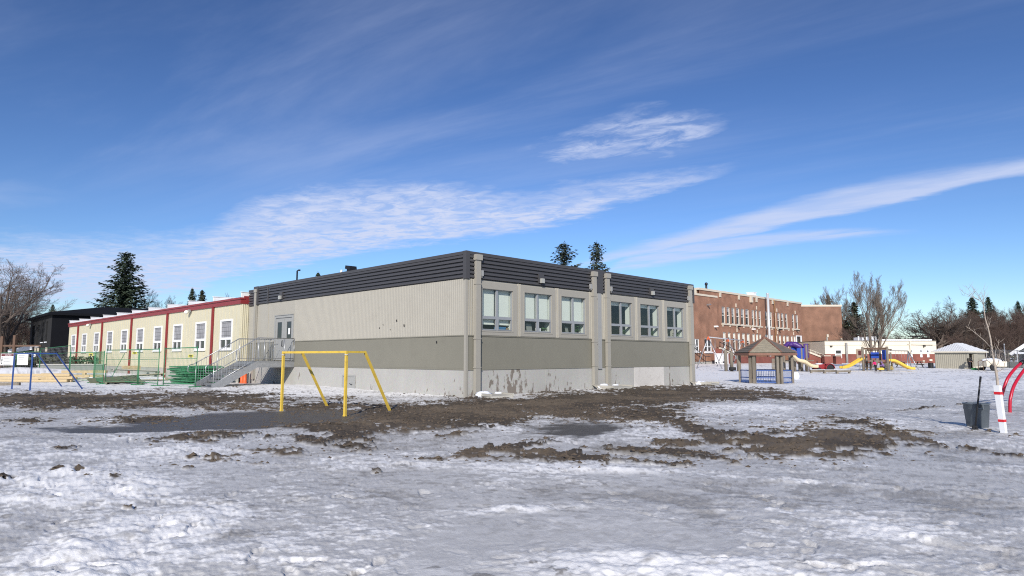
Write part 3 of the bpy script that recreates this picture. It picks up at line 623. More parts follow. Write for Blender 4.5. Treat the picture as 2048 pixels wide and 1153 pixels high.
tagplate('yellow tag on the fence panel before the far cream windows', 182.5, 709.5, 42.6)
# notice boards
def board(label, px0, px1, py0, py1, Y, fn):
    a = Zd(px0, py1, Y); b = Zd(px1, py0, Y); t = thing('notice_board', label, 'sign', ((a.x+b.x)/2, Y, (a.z+b.z)/2), 0, 'white notice boards on the fence')
    w = b.x-a.x; h = b.z-a.z
    mb = MB(); mb.box(-w/2, w/2, -.01, .01, -h/2, h/2); mb.build('panel', M['paper'], t); fn(t, w, h)
    return t
def text(body, size, m, parent, loc, shear=0., name='lettering'):
    c = bpy.data.curves.new(name, 'FONT'); c.body = body; c.size = size; c.align_x = 'CENTER'; c.align_y = 'CENTER'; c.extrude = .002; c.shear = shear; c.offset = size*.012
    c.materials.append(m); o = bpy.data.objects.new(name, c); COL.objects.link(o); o.parent = parent; o.location = loc; o.rotation_euler = (PI/2, 0, 0); bpy.context.view_layer.update()
    me = bpy.data.meshes.new_from_object(o.evaluated_get(bpy.context.evaluated_depsgraph_get())); bpy.data.objects.remove(o)
    if not me.materials: me.materials.append(m)
    o = bpy.data.objects.new(name, me); COL.objects.link(o); o.parent = parent; o.location = loc; o.rotation_euler = (PI/2, 0, 0); return o
def caution(t, w, h):
    mb = MB(); mb.box(-w*.47, w*.47, -.016, -.0105, h*.30, h*.47); mb.build('header_band', M['darkred'], t)
    text('CAUTION', h*.125, M['paper'], t, (0, -.019, h*.382), .18)
    mb = MB(); rnd = random.Random(4)
    for i in range(6): z = h*(.2-.125*i); mb.box(-w*.30, w*(.1+.34*rnd.random()), -.016, -.0105, z-.012, z+.012)
    for i in range(5): z = h*(.14-.12*i); mb.box(-w*.45, -w*.36, -.016, -.0105, z-.035, z+.035)
    mb.build('small_print', M['ink'], t)
def notice(t, w, h):
    mb = MB(); rnd = random.Random(9)
    for i in range(5): z = h*(.36-.17*i); mb.box(-w*.40, w*(.0+.4*rnd.random()), -.016, -.0105, z-.012, z+.012)
    mb.build('small_print', M['ink'], t)
board('white notice board headed CAUTION on the site fence', 0.5, 31, 708, 731, 53.6, caution)
board('white notice board of plain text beside the caution board', 33.5, 57, 708.5, 730.5, 53.6, notice)
def smallp(t, w, h):
    mb = MB(); mb.box(-w*.25, w*.3, -.016, -.0105, -h*.15, h*.15); mb.build('small_print', M['ink'], t)
board('tiny white plate hanging on the fence by the blue goal post', 63.8, 71.2, 709, 713.5, 53.6, smallp)

# ------------------------------------------------------------------ building material on the ground
TG = 'new timbers lying by the site fence'
TL = ['longest new timber at the front of the pile behind the blue goal', 'second new timber on the pile behind the blue goal', 'new timber on top of the pile, ending by the goal brace', 'pale new timber at the back of the pile behind the goal', 'upper back timber of the pile behind the goal', 'short timber end lying in the snow by the fence']
p0 = G(48, 765.5); TM = []
for i, (dy, z, L, dx) in enumerate(((0, .12, 5.6, 0), (.24, .12, 5.2, .3), (.05, .30, 5.0, .55), (.28, .30, 5.3, .2), (.18, .48, 4.6, .4))):
    t = thing('timber', TL[i], 'timber', (p0.x+dx, p0.y+dy+.2, gzf(p0.x, p0.y)+z), .02*(i-2), TG)
    mb = MB(); mb.box(-L/2, L/2, -.09, .09, -.08, .08); mb.build('beam', M['wood'], t)
for i, (x, y, L, rz, z, lb) in enumerate(((106, 765, 1.7, .5, .3, 'stubby timber standing on the crossed pile by the goal brace'), (112, 763.5, 2.6, -.3, .42, 'timber laid across the crossed pile by the goal brace'), (150, 762.5, 3.8, .06, .25, 'new timber behind the green fence below the far cream windows'), (168, 761.5, 3.0, .12, .42, 'upper new timber behind the green fence below the far cream windows'), (3, 771.5, 2.0, .1, .08, 'dark snow dusted timber end at the edge of the pile'))):
    p = G(x, y); t = thing('timber', lb, 'timber', (p.x, p.y, gzf(p.x, p.y)+z), rz, TG)
    mb = MB(); mb.box(-L/2, L/2, -.1, .1, -.09, .09); mb.box(-.1, .1, -.12, .12, -z-.1, -.09); mb.build('beam', M['wood'] if i != 4 else M['oldwood'], t)
PLY = [(230, 766, 2.9, 1.3, .16, .10, 'plyg', 'wet dark plywood sheet tilted in the snow behind the fence'), (250, 768.5, 2.2, 1.0, .10, -.3, 'plyg', 'mossy plywood sheet lying lowest in front of the heap'), (205, 764, 1.8, 1.0, .18, .5, 'ply', 'broken pale plywood sheet leaning on the heap'),
       (288, 760, 2.8, 1.2, .22, -.05, 'ply', 'pale plywood sheet lying flat before the concrete skirt'), (305, 762, 2.2, 1.1, .14, .12, 'ply', 'snow edged plywood sheet nearest the stacked fence panels'), (270, 757.5, 3.4, .8, .34, 0., 'creamc', 'long grey slab under the orange crate')]
for i, (x, y, w, d, z, rz, m_, lb) in enumerate(PLY):
    p = G(x, y); t = thing('plywood_sheet', lb, 'board', (p.x, p.y, gzf(p.x, p.y)+z), rz+.6, 'loose boards behind the green fence'); t.rotation_euler = (.10*(-1)**i+(.22 if i == 0 else 0), .06*(i % 3-1), rz+.7)
    mb = MB(); mb.box(-w/2, w/2, -d/2, d/2, -.02, .02); mb.box(-w/2+.1, -w/2+.2, -d/2, d/2, -.12, -.02); mb.box(w/2-.2, w/2-.1, -d/2, d/2, -.12, -.02); mb.build('sheet', M[m_], t)
    if i in (2, 4):
        mb = MB(); mb.box(-w*.4, w*.3, -d*.4, d*.35, .02, .06); mb.build('snow_cover', M['snow'], t)
p = G(261, 756.5); t = thing('wooden_crate', 'small orange wooden crate below a red downpipe of the cream building', 'crate', (p.x, p.y, gzf(p.x, p.y)+.42), .75)
mb = MB()
for k in range(3): mb.box(-.62, .62, -.3, -.27, .02+.12*k, .12+.12*k); mb.box(-.62, .62, .27, .3, .02+.12*k, .12+.12*k); mb.box(-.62, -.59, -.27, .27, .02+.12*k, .12+.12*k); mb.box(.59, .62, -.27, .27, .02+.12*k, .12+.12*k)
mb.box(-.6, .6, -.27, .27, 0, .02); mb.build('crate_slats', M['wood'], t)
# heap of folded fence panels
HG = 'green fence panels stacked flat by the stairs'; hp = G(394, 768.5); rnd = random.Random(12); proto = None
for i in range(13):
    z = gzf(hp.x, hp.y)+.06+i*.082
    if proto is None:
        t = thing('stacked_fence', 'green fence panel at the bottom of the flat stack by the stairs', 'fence panel', (hp.x, hp.y, z), -PI/4, HG)
        mb = MB(); L, W = 3.1, 2.0
        for (a, b) in (((-L/2,-W/2),(L/2,-W/2)), ((L/2,-W/2),(L/2,W/2)), ((L/2,W/2),(-L/2,W/2)), ((-L/2,W/2),(-L/2,-W/2)), ((-L/2,W*.2),(L/2,W*.2)), ((-L/2,-W*.2),(L/2,-W*.2))): mb.beam((*a,0), (*b,0), .065, .062)
        mb.build('frame', M['green'], t)
        mb = MB()
        for k in range(22): x = -L/2+.14*(k+.5); mb.beam((x,-W/2,0), (x,W/2,0), .012)
        mb.build('wire_mesh', M['greend'], t); proto = t
    else:
        o = dup(proto, (hp.x+rnd.uniform(-.22,.22), hp.y+rnd.uniform(-.15,.15), z), -PI/4+rnd.uniform(-.10,.10), 'green fence panel lying within the flat stack by the stairs' if i < 12 else 'topmost green fence panel of the flat stack by the stairs')
        o.rotation_euler[0] = rnd.uniform(-.025,.025); o.rotation_euler[1] = rnd.uniform(-.015,.015)
for i, px in enumerate((481, 488)):
    p = L2W(-.55, 20.55-.42*i); t = thing('orange_tube', ('left' if i == 0 else 'right')+' one of two orange plastic tubes standing under the stair landing', 'tube', (p.x, p.y, gzf(p.x, p.y)-.02), 0, 'orange tubes under the landing')
    mb = MB(); mb.lathe([(.15,0),(.15,.04),(.11,.06),(.115,.5),(.12,.9),(.09,.93)], 14); mb.build('tube', M['orange'], t)
# snow bank beside the stack
p = L2W(-.9, 27.5); t = thing('wrapped_bundle', 'white snow covered bundle behind the stacked green panels', 'bundle', (p.x, p.y, gzf(p.x, p.y)))
mb = MB(); mb.ball((0,0,.28), .5, 5, .14, 14, (1.2,.9,1.1)); mb.build('bundle', M['snow'], t)
# splash pads under the downpipes
for i, (u, v, lb, rz, s) in enumerate(((.75, -1.0, 'broken concrete splash pad with snow at the near corner of the grey building', -.2, 1.15), (9.0, -.95, 'pale splash pads half under snow below the twin downpipes', 0., 1.7), (18.3, -.85, 'concrete splash pad at the far corner of the grey building', .1, 1.25))):
    p = L2W(u, v); t = thing('splash_pad', lb, 'splash pad', (p.x, p.y, gzf(p.x, p.y)+.05), RA+rz)
    mb = MB(); mb.hexa([(-.5*s,-.55,-.08),(.5*s,-.5,-.08),(.5*s,.5,-.08),(-.5*s,.5,-.08),(-.46*s,-.5,.03),(.46*s,-.46,.05),(.46*s,.5,.10),(-.46*s,.5,.10)]); mb.box(-.5*s, -.43*s, -.5, .5, .02, .13); mb.box(.43*s, .5*s, -.5, .5, .02, .13)
    mb.build('slab', M['cement'], t)
    mb = MB(); mb.ball((-.3*s,.3,.06), .26, i, .25, 12, (1.5,.7,.5)); mb.ball((.35*s,.42,.05), .2, i+9, .25, 12, (1.4,.7,.5)); mb.build('snow_cover', M['snow'], t)
# ------------------------------------------------------------------ black house and what stands behind the fence, left
bh = Zd(96, 752, 80); bz = -.3
t = thing('black_house', 'large modern black house with low hipped roof behind the work site', 'house', (bh.x, bh.y, bz), math.atan2(.675, .738))
# local x runs along the wide right-hand face, local y along the left-hand face
H = 7.35; XL, YL = 26., 18.5
Hr = face_map('right'); Hl = face_map('left')
lw = [(3.0, 4.2, 3.9, 6.4), (6.2, 7.4, 3.9, 6.4), (9.6, 12.0, 3.4, 6.2), (13.9, 16.6, 3.5, 6.3), (5.2, 7.8, .4, 2.6), (12.5, 14.0, .3, 2.7), (15.0, 16.6, .3, 2.7)]
mb = MB(); wall(mb, Hl, 0, YL, 0, H, lw, .3); mb.build('side_wall', M['bwall2'], t)
rw = [(4.2, 9.8, 4.85, 6.0)]
mb = MB(); wall(mb, Hr, 0, XL, 0, H, rw, .2); mb.quad((XL,0,0),(XL,YL,0),(XL,YL,H),(XL,0,H)); mb.quad((0,YL,0),(XL,YL,0),(XL,YL,H),(0,YL,H)); mb.build('wall', M['bwall'], t)
for (a, b, lo, hi) in lw:
    mb = MB(); mbox(mb, Hl, a, b, .2, .23, lo, hi); w = mb.build('window', M['dglass'], t)
    mb = MB(); mbox(mb, Hl, a-.1, b+.1, -.12, .02, lo-.14, lo-.02); mb.build('sill', M['snow'] if lo > 3 else M['stone'], w)
mb = MB(); mbox(mb, Hr, 4.2, 9.8, .1, .13, 4.85, 6.0); w = mb.build('window', mat('frosted_pane', (.16,.20,.20), .35, var=.1), t)
mb = MB(); mbox(mb, Hr, 4.1, 9.9, -.05, .03, 4.74, 4.85); mb.build('sill', M['bwall2'], w)
for (a, b, z) in ((2.2, 5.0, 2.35), (.8, 2.4, .75), (5.0, 9.2, .75)):
    mb = MB(); mbox(mb, Hr, a, b, -.5, .0, z, z+.08); mbox(mb, Hr, a+.02, b-.02, -.48, 0, z+.08, z+.13); mb.build('ledge', M['snow'], t)
mb = MB(); o = .5; r0, r1 = (7., YL/2), (XL-7., YL/2); e = H; hh = 1.55
c = [(-o,-o,e),(XL+o,-o,e),(XL+o,YL+o,e),(-o,YL+o,e)]
mb.box(-o, XL+o, -o, YL+o, e-.28, e-.001)
a, b = (r0[0], r0[1], e+hh), (r1[0], r1[1], e+hh)
mb.poly([c[0], c[1], b, a]); mb.poly([c[2], c[3], a, b]); mb.poly([c[3], c[0], a]); mb.poly([c[1], c[2], b]); mb.build('roof', M['broof'], t)
for (y, z) in ((2.0, 2.9), (8.8, 2.9), (11.2, 2.95), (17.2, 2.9)):
    mb = MB(); mbox(mb, Hl, y-.12, y+.12, -.2, -.02, z-.25, z+.25); mb.build('wall_lamp', M['stone'], t)
# low grey wall in the snow, rails and a small roof further left
p = G(105, 735); q = Zd(104, 730, 60)
t = thing('retaining_wall', 'low grey wall in the snow before the black house', 'wall', (Zd(76, 730, 60).x, 60, -.2)); L = Zd(138, 730, 60).x-Zd(76, 730, 60).x+3
mb = MB(); mb.box(0, L, 0, .4, -.3, 1.15); mb.build('wall', M['greyboard'], t); mb = MB(); mb.box(-.1, L+.1, -.08, .5, 1.15, 1.25); mb.build('coping', M['creamc'], t)
hd = thing('shadow_strip', 'leafy strip coloured dark for the shadow along the foot of the black house', 'shade strip', (Zd(90, 730, 66).x, 66, 0)); rnd = random.Random(2)  # leaves in a dark colour stand in for the shadow below the house
mb = MB()
for i in range(2600):
    p = Vector((rnd.uniform(-9, 6), rnd.uniform(-.6, .6), rnd.uniform(.2, 1.7))); u = Vector((rnd.uniform(-1,1), rnd.uniform(-1,1), rnd.uniform(-.6,.9))).normalized()*rnd.uniform(.12,.26); v = u.cross(Vector((rnd.uniform(-1,1), rnd.uniform(-1,1), rnd.uniform(-1,1)))).normalized()*.09
    mb.quad(p-u, p+v, p+u, p-v)
mb.build('foliage', M['needle3'], hd)
y = 62; t = thing('wooden_railing', 'brown wooden rail frame at the edge of the wood behind the caution board', 'railing', (Zd(15, 716, y).x, y, 0)); mb = MB()
x0 = Zd(2, 716, y).x-Zd(15, 716, y).x; x1 = Zd(27, 716, y).x-Zd(15, 716, y).x
for xx, ht in ((x0, 3.6), (x1, 3.7)): mb.beam((xx,0,-.2), (xx,0,ht), .22, .22)
mb.beam((x0-3,.0,2.72), (x1+2.5,.0,2.72), .14, .16); mb.beam((x0-3,0,1.3), (x1,0,1.3), .12, .14); mb.build('rail_frame', M['redrail'], t)
p = Zd(38, 720, 92); t = thing('garden_shed', 'small garden shed with snow on its sloping roof beside the black house', 'shed', (p.x, p.y, -.2), .35)
mb = MB(); mb.box(-1.5, 1.5, -1.2, 1.2, 0, 2.3); mb.box(-.5, .5, -1.23, -1.2, 0, 1.9); mb.build('walls', M['redrail'], t)
mb = MB(); mb.hexa([(-1.9,-1.5,2.2),(1.9,-1.5,2.9),(1.9,1.5,2.9),(-1.9,1.5,2.2),(-1.9,-1.5,2.7),(1.9,-1.5,3.5),(1.9,1.5,3.5),(-1.9,1.5,2.7)]); mb.build('roof', M['snow'], t)
# ------------------------------------------------------------------ brick school
so = Zd(1402, 728, 108); SZ = .4
sch = thing('brick_school', 'two storey red brick school with rows of white framed windows', 'school', (so.x, so.y, 0), RA)
def on_s(px, py, off=0.):
    o = Vector((so.x, so.y, 0))+VV*off; r = ray(px, py); t = (o.x*VV.x+o.y*VV.y)/(r[0]*VV.x+r[1]*VV.y); p = Vector((r[0]*t, r[1]*t, CZ+r[2]*t)); q = p-Vector((so.x, so.y, 0)); return q.dot(UV), p.z
LEN = on_s(1602, 604)[0]; STOP = 13.05
z4 = lambda x, y: (1370+x*.21685, 540+y*.21685)
holes = []; upper = [(342,375),(388,418),(432,463),(476,507),(519,550),(560,594),(618,642),(650,672),(682,705),(742,770),(780,806),(822,846),(855,880),(890,914),(926,950),(990,1012),(1023,1046)]
zu0, zu1 = 7.45, 10.35
for a, b in upper:
    ya = 460+(a-342)*.062; holes.append((on_s(*z4(a, ya))[0], on_s(*z4(b, ya))[0], zu0, zu1))
lower = [(352,380),(398,424),(444,470),(488,512),(530,556),(572,600),(624,648),(656,680),(688,708),(740,770),(792,816),(832,856),(868,890),(904,926),(936,960),(978,996),(1004,1024)]
for a, b in lower: holes.append((on_s(*z4(a, 640))[0], on_s(*z4(b, 640))[0], 2.75, 5.95))
mb = MB(); wall(mb, R, 0, LEN, -.5, STOP-.35, holes, .35); mb.quad((0,0,-.5),(0,30,-.5),(0,30,STOP-1.2),(0,0,STOP-1.2)); mb.quad((LEN,0,-.5),(LEN,30,-.5),(LEN,30,STOP-.35),(LEN,0,STOP-.35)); mb.quad((0,30,-.5),(LEN,30,-.5),(LEN,30,STOP-.4),(0,30,STOP-.4))
for i in range(len(holes)//17):
    pass
mb.build('wall', M['brick'], sch)
mb = MB(); mb.box(-.2, LEN+.2, -.14, .4, STOP-.35, STOP); mb.box(-.2, .25, .4, 30, STOP-1.3, STOP-.02); mb.box(-.12, -.02, .02, 30, STOP-2.0, STOP-1.3); mb.build('cornice', M['stone'], sch)
mb = MB(); mb.quad((0,.3,STOP-.2),(LEN,.3,STOP-.2),(LEN,30,STOP-.2),(0,30,STOP-.2)); mb.build('roof', M['snow'], sch)
for x in (320, 493, 655, 803, 941):
    s = on_s(*z4(x, 215+(x-320)*.1))[0]; mb = MB(); mb.hexa([(s-.25,-.12,STOP-1.0),(s+.25,-.12,STOP-1.0),(s+.25,.02,STOP-1.0),(s-.25,.02,STOP-1.0),(s-.3,-.18,STOP-.36),(s+.3,-.18,STOP-.36),(s+.3,.02,STOP-.36),(s-.3,.02,STOP-.36)]); mb.box(s-.36, s+.36, -.14, -.005, STOP-1.12, STOP-1.0); mb.build('corbel', M['stone'], sch)
for (a, b, lo, hi) in holes:
    f = .12; m_ = (lo+hi)/2; mb = MB()
    for (p, q, c, d) in ((a, a+f, lo, hi), (b-f, b, lo, hi), (a+f, b-f, lo, lo+f), (a+f, b-f, hi-f, hi), (a+f, b-f, m_-.1, m_+.06)): mbox(mb, R, p+.003, q-.003, .10, .34, c+.003, d-.003)
    w = mb.build('window', M['frame_cream'], sch)
    mb = MB(); mbox(mb, R, a+f, b-f, .24, .28, lo+f, hi-f); mb.build('pane', M['dglass'], w)
    mb = MB(); mbox(mb, R, a+f+.03, b-f-.03, .232, .2395, m_+.2+.6*((a*7) % 1), hi-f-.01); mb.build('blind', M['curtain'] if lo > 5 else M['blind'], w)
groups = [(0, 6), (6, 9), (9, 15), (15, 17)]
for r0 in (0, 17):
    for a, b in groups:
        x0 = holes[r0+a][0]-.3; x1 = holes[r0+b-1][1]+.3; z = holes[r0+a][2]; mb = MB(); mb.box(x0, x1, -.16, .05, z-.26, z-.01)
        k = x0+.4
        while k < x1: mb.box(k-.16, k+.16, -.12, -.003, z-.55, z-.262); k += 2.6
        mb.build('window_sill', M['stone'], sch)
        c = (x0+x1)/2; mb = MB(); mb.box(c-.12, c+.12, -.12, -.004, holes[r0][3]+.15, holes[r0][3]+.8); mb.build('keystone', M['stone'], sch)
# wing standing forward on the left
WO = -2.2; w1 = on_s(1435, 650, WO)[0]; w0 = w1-26
WTOP = 11.0; Wm = face_map('right', WO)
wh = [(on_s(1387, 700, WO)[0], on_s(1399, 700, WO)[0], 2.6, 4.5), (on_s(1409.5, 700, WO)[0], on_s(1424, 700, WO)[0], 2.55, 4.6)]
wz = on_s(1435, 592.7, WO)[1]
mb = MB(); wall(mb, Wm, w0, w1, -.5, wz-.3, wh, .3); mb.quad((w1,WO,-.5),(w1,0,-.5),(w1,0,wz-.3),(w1,WO,wz-.3)); mb.build('wing_wall', M['brick'], sch)
mb = MB(); mb.box(w0, w1+.12, WO-.12, .1, wz-.3, wz); mb.build('wing_coping', M['stone'], sch)
for (a, b, lo, hi) in wh:
    mb = MB(); f = .1; m_ = (a+b)/2
    for (p, q, c, d) in ((a, a+f, lo, hi), (b-f, b, lo, hi), (a+f, b-f, lo, lo+f), (a+f, b-f, hi-f, hi), (m_-.1, m_+.1, lo+f, hi-f), (a+f, m_-.1, lo+.7, lo+.82), (m_+.1, b-f, lo+.7, lo+.82)): mbox(mb, Wm, p+.003, q-.003, .08, .29, c+.003, d-.003)
    mbox(mb, Wm, a-.2, b+.2, -.15, .02, lo-.26, lo-.01)
    w = mb.build('window', M['white'], sch); mb = MB(); mbox(mb, Wm, a+f, b-f, .2, .24, lo+f, hi-f); mb.build('pane', M['dglass'], w)
mb = MB(); mb.box(w0, w1+.1, WO-.1, WO-.004, -.5, .95); mb.box(w1, LEN, -.1, -.003, -.5, .95); mb.build('plinth', M['creamc'], sch)
def lampbox(px, py, off=0., m_='lampm', r=.13):
    s, z = on_s(px, py, off); mb = MB(); mb.box(s-r, s+r, off-.5, off-.004, z-r, z+r); mb.hexa([(s-r*1.1,off-.7,z-r*.6),(s+r*1.1,off-.7,z-r*.6),(s+r*1.1,off-.5,z-r),(s-r*1.1,off-.5,z-r),(s-r*1.1,off-.6,z+r),(s+r*1.1,off-.6,z+r),(s+r*1.1,off-.5,z+r*1.1),(s-r*1.1,off-.5,z+r*1.1)]); mb.build('wall_lamp', M[m_], sch)
for px, py, off, m_ in ((1414, 610, WO, 'galv'), (1428.5, 653.5, WO, 'white'), (1474.5, 653.5, 0, 'black'), (1557, 660, 0, 'black'), (1593, 662, 0, 'black'), (1504, 659, 0, 'white')): lampbox(px, py, off, m_)
s, z = on_s(1500.5, 599); mb = MB()       # the bright speaker box under the cornice
mb.box(s-.36, s+.36, -.4, -.004, z-.6, z+.6); mb.build('speaker_box', M['stone'], sch)
mb = MB(); mb.box(s-.2, s+.2, -.42, -.401, z-.2, z+.4); mb.build('speaker_grille', M['room'], sch)
s, z = on_s(1548, 640); mb = MB(); mb.tube([(s,-.2,1),(s,-.2,STOP-.5),(s-.4,-.2,STOP-.4)], .12, 8); mb.build('rust_pipe', mat('rust_pipe', (.42,.24,.12), .6, var=.15), sch)
s, z = on_s(1528, 600); s = s-.8
mb = MB(); mb.tube([(s,-1.1,.2),(s,-1.1,on_s(1528,589)[1]-.1)], .23, 16); mb.build('flue', M['steel'], sch)
mb = MB(); zt = on_s(1528,589)[1]-.1; mb.lathe([(.27,zt),(.27,zt+.12),(.18,zt+.2)], 16, (s,-1.1,0)); mb.build('flue_cap', M['steel'], sch)
for (px, py, w, h) in ((1506, 585.5, 1.6, 1.3), (1510, 588, .6, 1.9)):
    s, z = on_s(px, py+4, 6); mb = MB(); mb.box(s-w, s+w, 6, 7.5, STOP-.2, STOP+h); mb.box(s-w-.1, s+w+.1, 5.9, 7.6, STOP+h, STOP+h+.12); mb.build('roof_vent', M['white'], sch)
s, z = on_s(1526, 592, 5); mb = MB(); mb.hexa([(s-1,5,STOP-.1),(s+5,5,STOP-.1),(s+5,7,STOP-.1),(s-1,7,STOP-.1),(s-.4,5.4,STOP+1.0),(s+4.4,5.4,STOP+.7),(s+4.4,6.6,STOP+.7),(s-.4,6.6,STOP+1.0)]); mb.build('roof_cowl', M['lampm'], sch)
s, z = on_s(1412.5, 572, 1); mb = MB(); mb.tube([(s,1,STOP-.2),(s,1,STOP+.9)], .18, 8); mb.ball((s,1,STOP+1.0), .3, 1, .1, 8); mb.build('roof_pipe', M['black'], sch)
# brick porch stairs in front of the wall
x0 = on_s(1437, 715, -3)[0]; x1 = on_s(1482, 715, -3)[0]
mb = MB(); mb.hexa([(x0,-3.4,-.2),(x1+16,-3.4,-.2),(x1+16,-.2,-.2),(x0,-.2,-.2),(x0+.01,-3.4,3.05),(x1-2,-3.4,1.6),(x1-2,-.2,1.6),(x0+.01,-.2,3.05)]); mb.box(x1-2, x1+16, -3.3, -.21, -.2, 1.75); mb.build('porch_wall', M['brickp'], sch)
mb = MB(); mb.beam((x0-.1,-3.35,3.1), (x1-1.9,-3.35,1.66), .35, .22); mb.build('porch_coping', M['stone'], sch)
mb = MB()
for k in (0., .7): mb.tube([(x0-.2,-3.3,3.4+k), (x1-1.6,-3.3,1.95+k)], .05, 6)
for k in range(6): u = x0+(x1-1.6-x0)*k/5; mb.tube([(u,-3.3,3.1-1.45*k/5),(u,-3.3,4.12-1.45*k/5)], .04, 6)
mb.build('porch_railing', M['black'], sch)
mb = MB(); x2 = on_s(1388, 712, WO-1.6)[0]; x3 = on_s(1421, 728, WO-1.6)[0]
for k in (0., .75): mb.tube([(x2-2,WO-1.6,3.2+k), (x3-1.5,WO-1.6,1.0+k), (x3,WO-1.6,1.0+k)], .05, 6)
for k in range(7): u = x2+(x3-1.5-x2)*k/6; zz = 3.95-2.2*k/6; mb.tube([(u,WO-1.6,zz-1.3),(u,WO-1.6,zz)], .04, 6)
mb.build('side_railing', M['black'], sch)
s, z = on_s(1442, 722, -4.2); mb = MB(); mb.box(s-.9, s+.9, -5.0, -3.6, -.2, 2.15); mb.box(s-.97, s+.97, -5.05, -3.55, 2.15, 2.25); mb.build('white_cabinet', M['white'], sch)
# right-hand porch: door, stairs and pillars
s, z = on_s(1597, 674); mb = MB()
mb.box(s-1.3, s+1.5, -.09, -.004, 3.3, 6.1); mb.build('door_surround', M['white'], sch); mb = MB(); mb.box(s-1.0, s+.6, -.13, -.091, 4.8, 5.9); mb.build('transom_pane', M['dglass'], sch)
mb = MB(); mb.box(s-1.15, s+1.2, -.12, -.091, 1.5, 3.95); mb.build('entrance_door', M['brickp'], sch)
# ---- plain wing on the far right
wr0 = Zd(1598, 610, 141); wr1 = Zd(1682, 610, 141)
rw = thing('school_gym', 'tall plain brown brick block at the right end of the school', 'building', (wr0.x, 141, 0))
W_ = wr1.x-wr0.x; HT = wr0.z
mb = MB(); mb.box(0, W_, 0, 16, -.3, HT-.4); mb.build('wall', M['brickr'], rw); mb = MB(); mb.box(-.1, W_+.12, -.12, 16.1, HT-.4, HT); mb.build('coping', M['stone'], rw)
mb = MB(); mb.tube([(W_*.62,-.15,.3),(W_*.62,-.15,HT*.46)], .14, 8); mb.build('downpipe', M['room'], rw)
for (u, z) in ((W_*.63, 6.2), (W_*.95, 5.4)):
    mb = MB(); mb.box(u-.2, u+.2, -.35, -.01, z-.3, z+.3); mb.build('wall_lamp', M['stone'], rw)
# ---- low cream and brick annexe
lw0 = Zd(1650, 700, 118); lw1 = Zd(1873, 700, 118); LW = lw1.x-lw0.x
la = thing('low_annexe', 'low flat roofed annexe, cream above and brick below, behind the play area', 'building', (lw0.x, 118, 0))
zp = lambda py: Zd(1700, py, 118).z
xp = lambda px: Zd(px, 700, 118).x-lw0.x
ZB, ZTp = zp(708.5), zp(681.5)
lo_h = [(xp(1671), xp(1682), zp(717), zp(700))]
FRm = face_map('right')
mb = MB(); wall(mb, FRm, 0, LW, ZB, ZTp, [(xp(1671), xp(1682), ZB, zp(700)), (xp(1820), xp(1823.4), ZB+.15, zp(699)), (xp(1840), xp(1843.2), ZB+.15, zp(699.5)), (xp(1853.5), xp(1857), ZB+.15, zp(700))], .3)
mb.quad((0,0,ZB),(0,20,ZB),(0,20,ZTp),(0,0,ZTp)); mb.quad((LW,0,ZB),(LW,20,ZB),(LW,20,ZTp),(LW,0,ZTp)); mb.box(0, LW, -.08, -.003, zp(691), zp(690)); mb.build('upper_wall', M['stucco'], la)
mb = MB(); wall(mb, FRm, 0, LW, -.3, ZB, [(xp(1671), xp(1682), zp(717), ZB)], .3); mb.quad((LW,0,-.3),(LW,20,-.3),(LW,20,ZB),(LW,0,ZB)); mb.quad((0,0,-.3),(0,20,-.3),(0,20,ZB),(0,0,ZB)); mb.build('lower_wall', M['brickp'], la)
mb = MB(); mb.box(0, LW, 0, 20, ZTp-.15, ZTp-.02); mb.box(xp(1750), LW-.5, .3, 20, ZTp-.02, ZTp+.22); mb.build('roof', M['snow'], la)
for (a, b, c, d) in ((1671,1682,717,700), (1820,1823.4,707.4,699), (1840,1843.2,707.4,699.5), (1853.5,1857,707.4,700)):
    x0, x1, lo, hi = xp(a), xp(b), zp(c), zp(d); f = .12; mb = MB(); mm = (lo+hi)/2
    lo2 = max(lo, ZB+.15) if a > 1700 else lo
    for (p, q, g, h) in ((x0-.1, x0+.02, lo2, hi), (x1-.02, x1+.1, lo2, hi), (x0+.02, x1-.02, hi-f, hi+.05), (x0+.02, x1-.02, lo2-.05, lo2+f)): mb.box(p, q, -.05, .28, g, h)
    if a < 1700: mb.box(x0+.02, x1-.02, -.03, .2, mm-.1, mm+.06)
    else: mb.box(x0-.04, x1+.04, -.08, -.01, zp(715), ZB-.05)
    w = mb.build('window', M['white'], la); mb = MB(); mb.box(x0, x1, .2, .24, lo2, hi); mb.build('pane', M['dglass'], w)
mb = MB(); mb.box(xp(1712), xp(1722), -.1, -.004, .3, zp(699)); d = mb.build('door', mat('brown_door', (.30,.22,.16), .6, var=.1), la); mb = MB(); mb.box(xp(1715.5), xp(1721), -.13, -.1, zp(711), zp(702)); mb.build('pane', mat('door_pane', (.08,.02,.02), .2, var=.05), d)
mb = MB(); mb.tube([(xp(1692),-.2,.3),(xp(1692),-.2,zp(686))], .2, 8); mb.build('downpipe', M['lampm'], la)
mb = MB(); mb.box(xp(1660), xp(1664), -.3, -.01, zp(694), zp(692)); mb.build('vent_slot', M['ink'], la)
mb = MB(); mb.box(xp(1846), xp(1848.5), -.5, -.01, zp(694), zp(691)); mb.build('wall_lamp', M['black'], la)
mb = MB(); mb.tube([(xp(1820),-.15,ZB),(xp(1820),-.15,ZTp)], .1, 8); mb.tube([(xp(1815),-.15,zp(689)),(xp(1865),-.15,zp(690.5))], .08, 8); mb.build('conduit', M['stucco'], la)
for (a, b, h) in ((1749, 1760, 5.5), (1764, 1779, 6.5)):
    mb = MB(); mb.box(xp(a), xp(b), 4, 7, ZTp-.1, ZTp+h*.13); mb.build('roof_unit', M['white'], la)
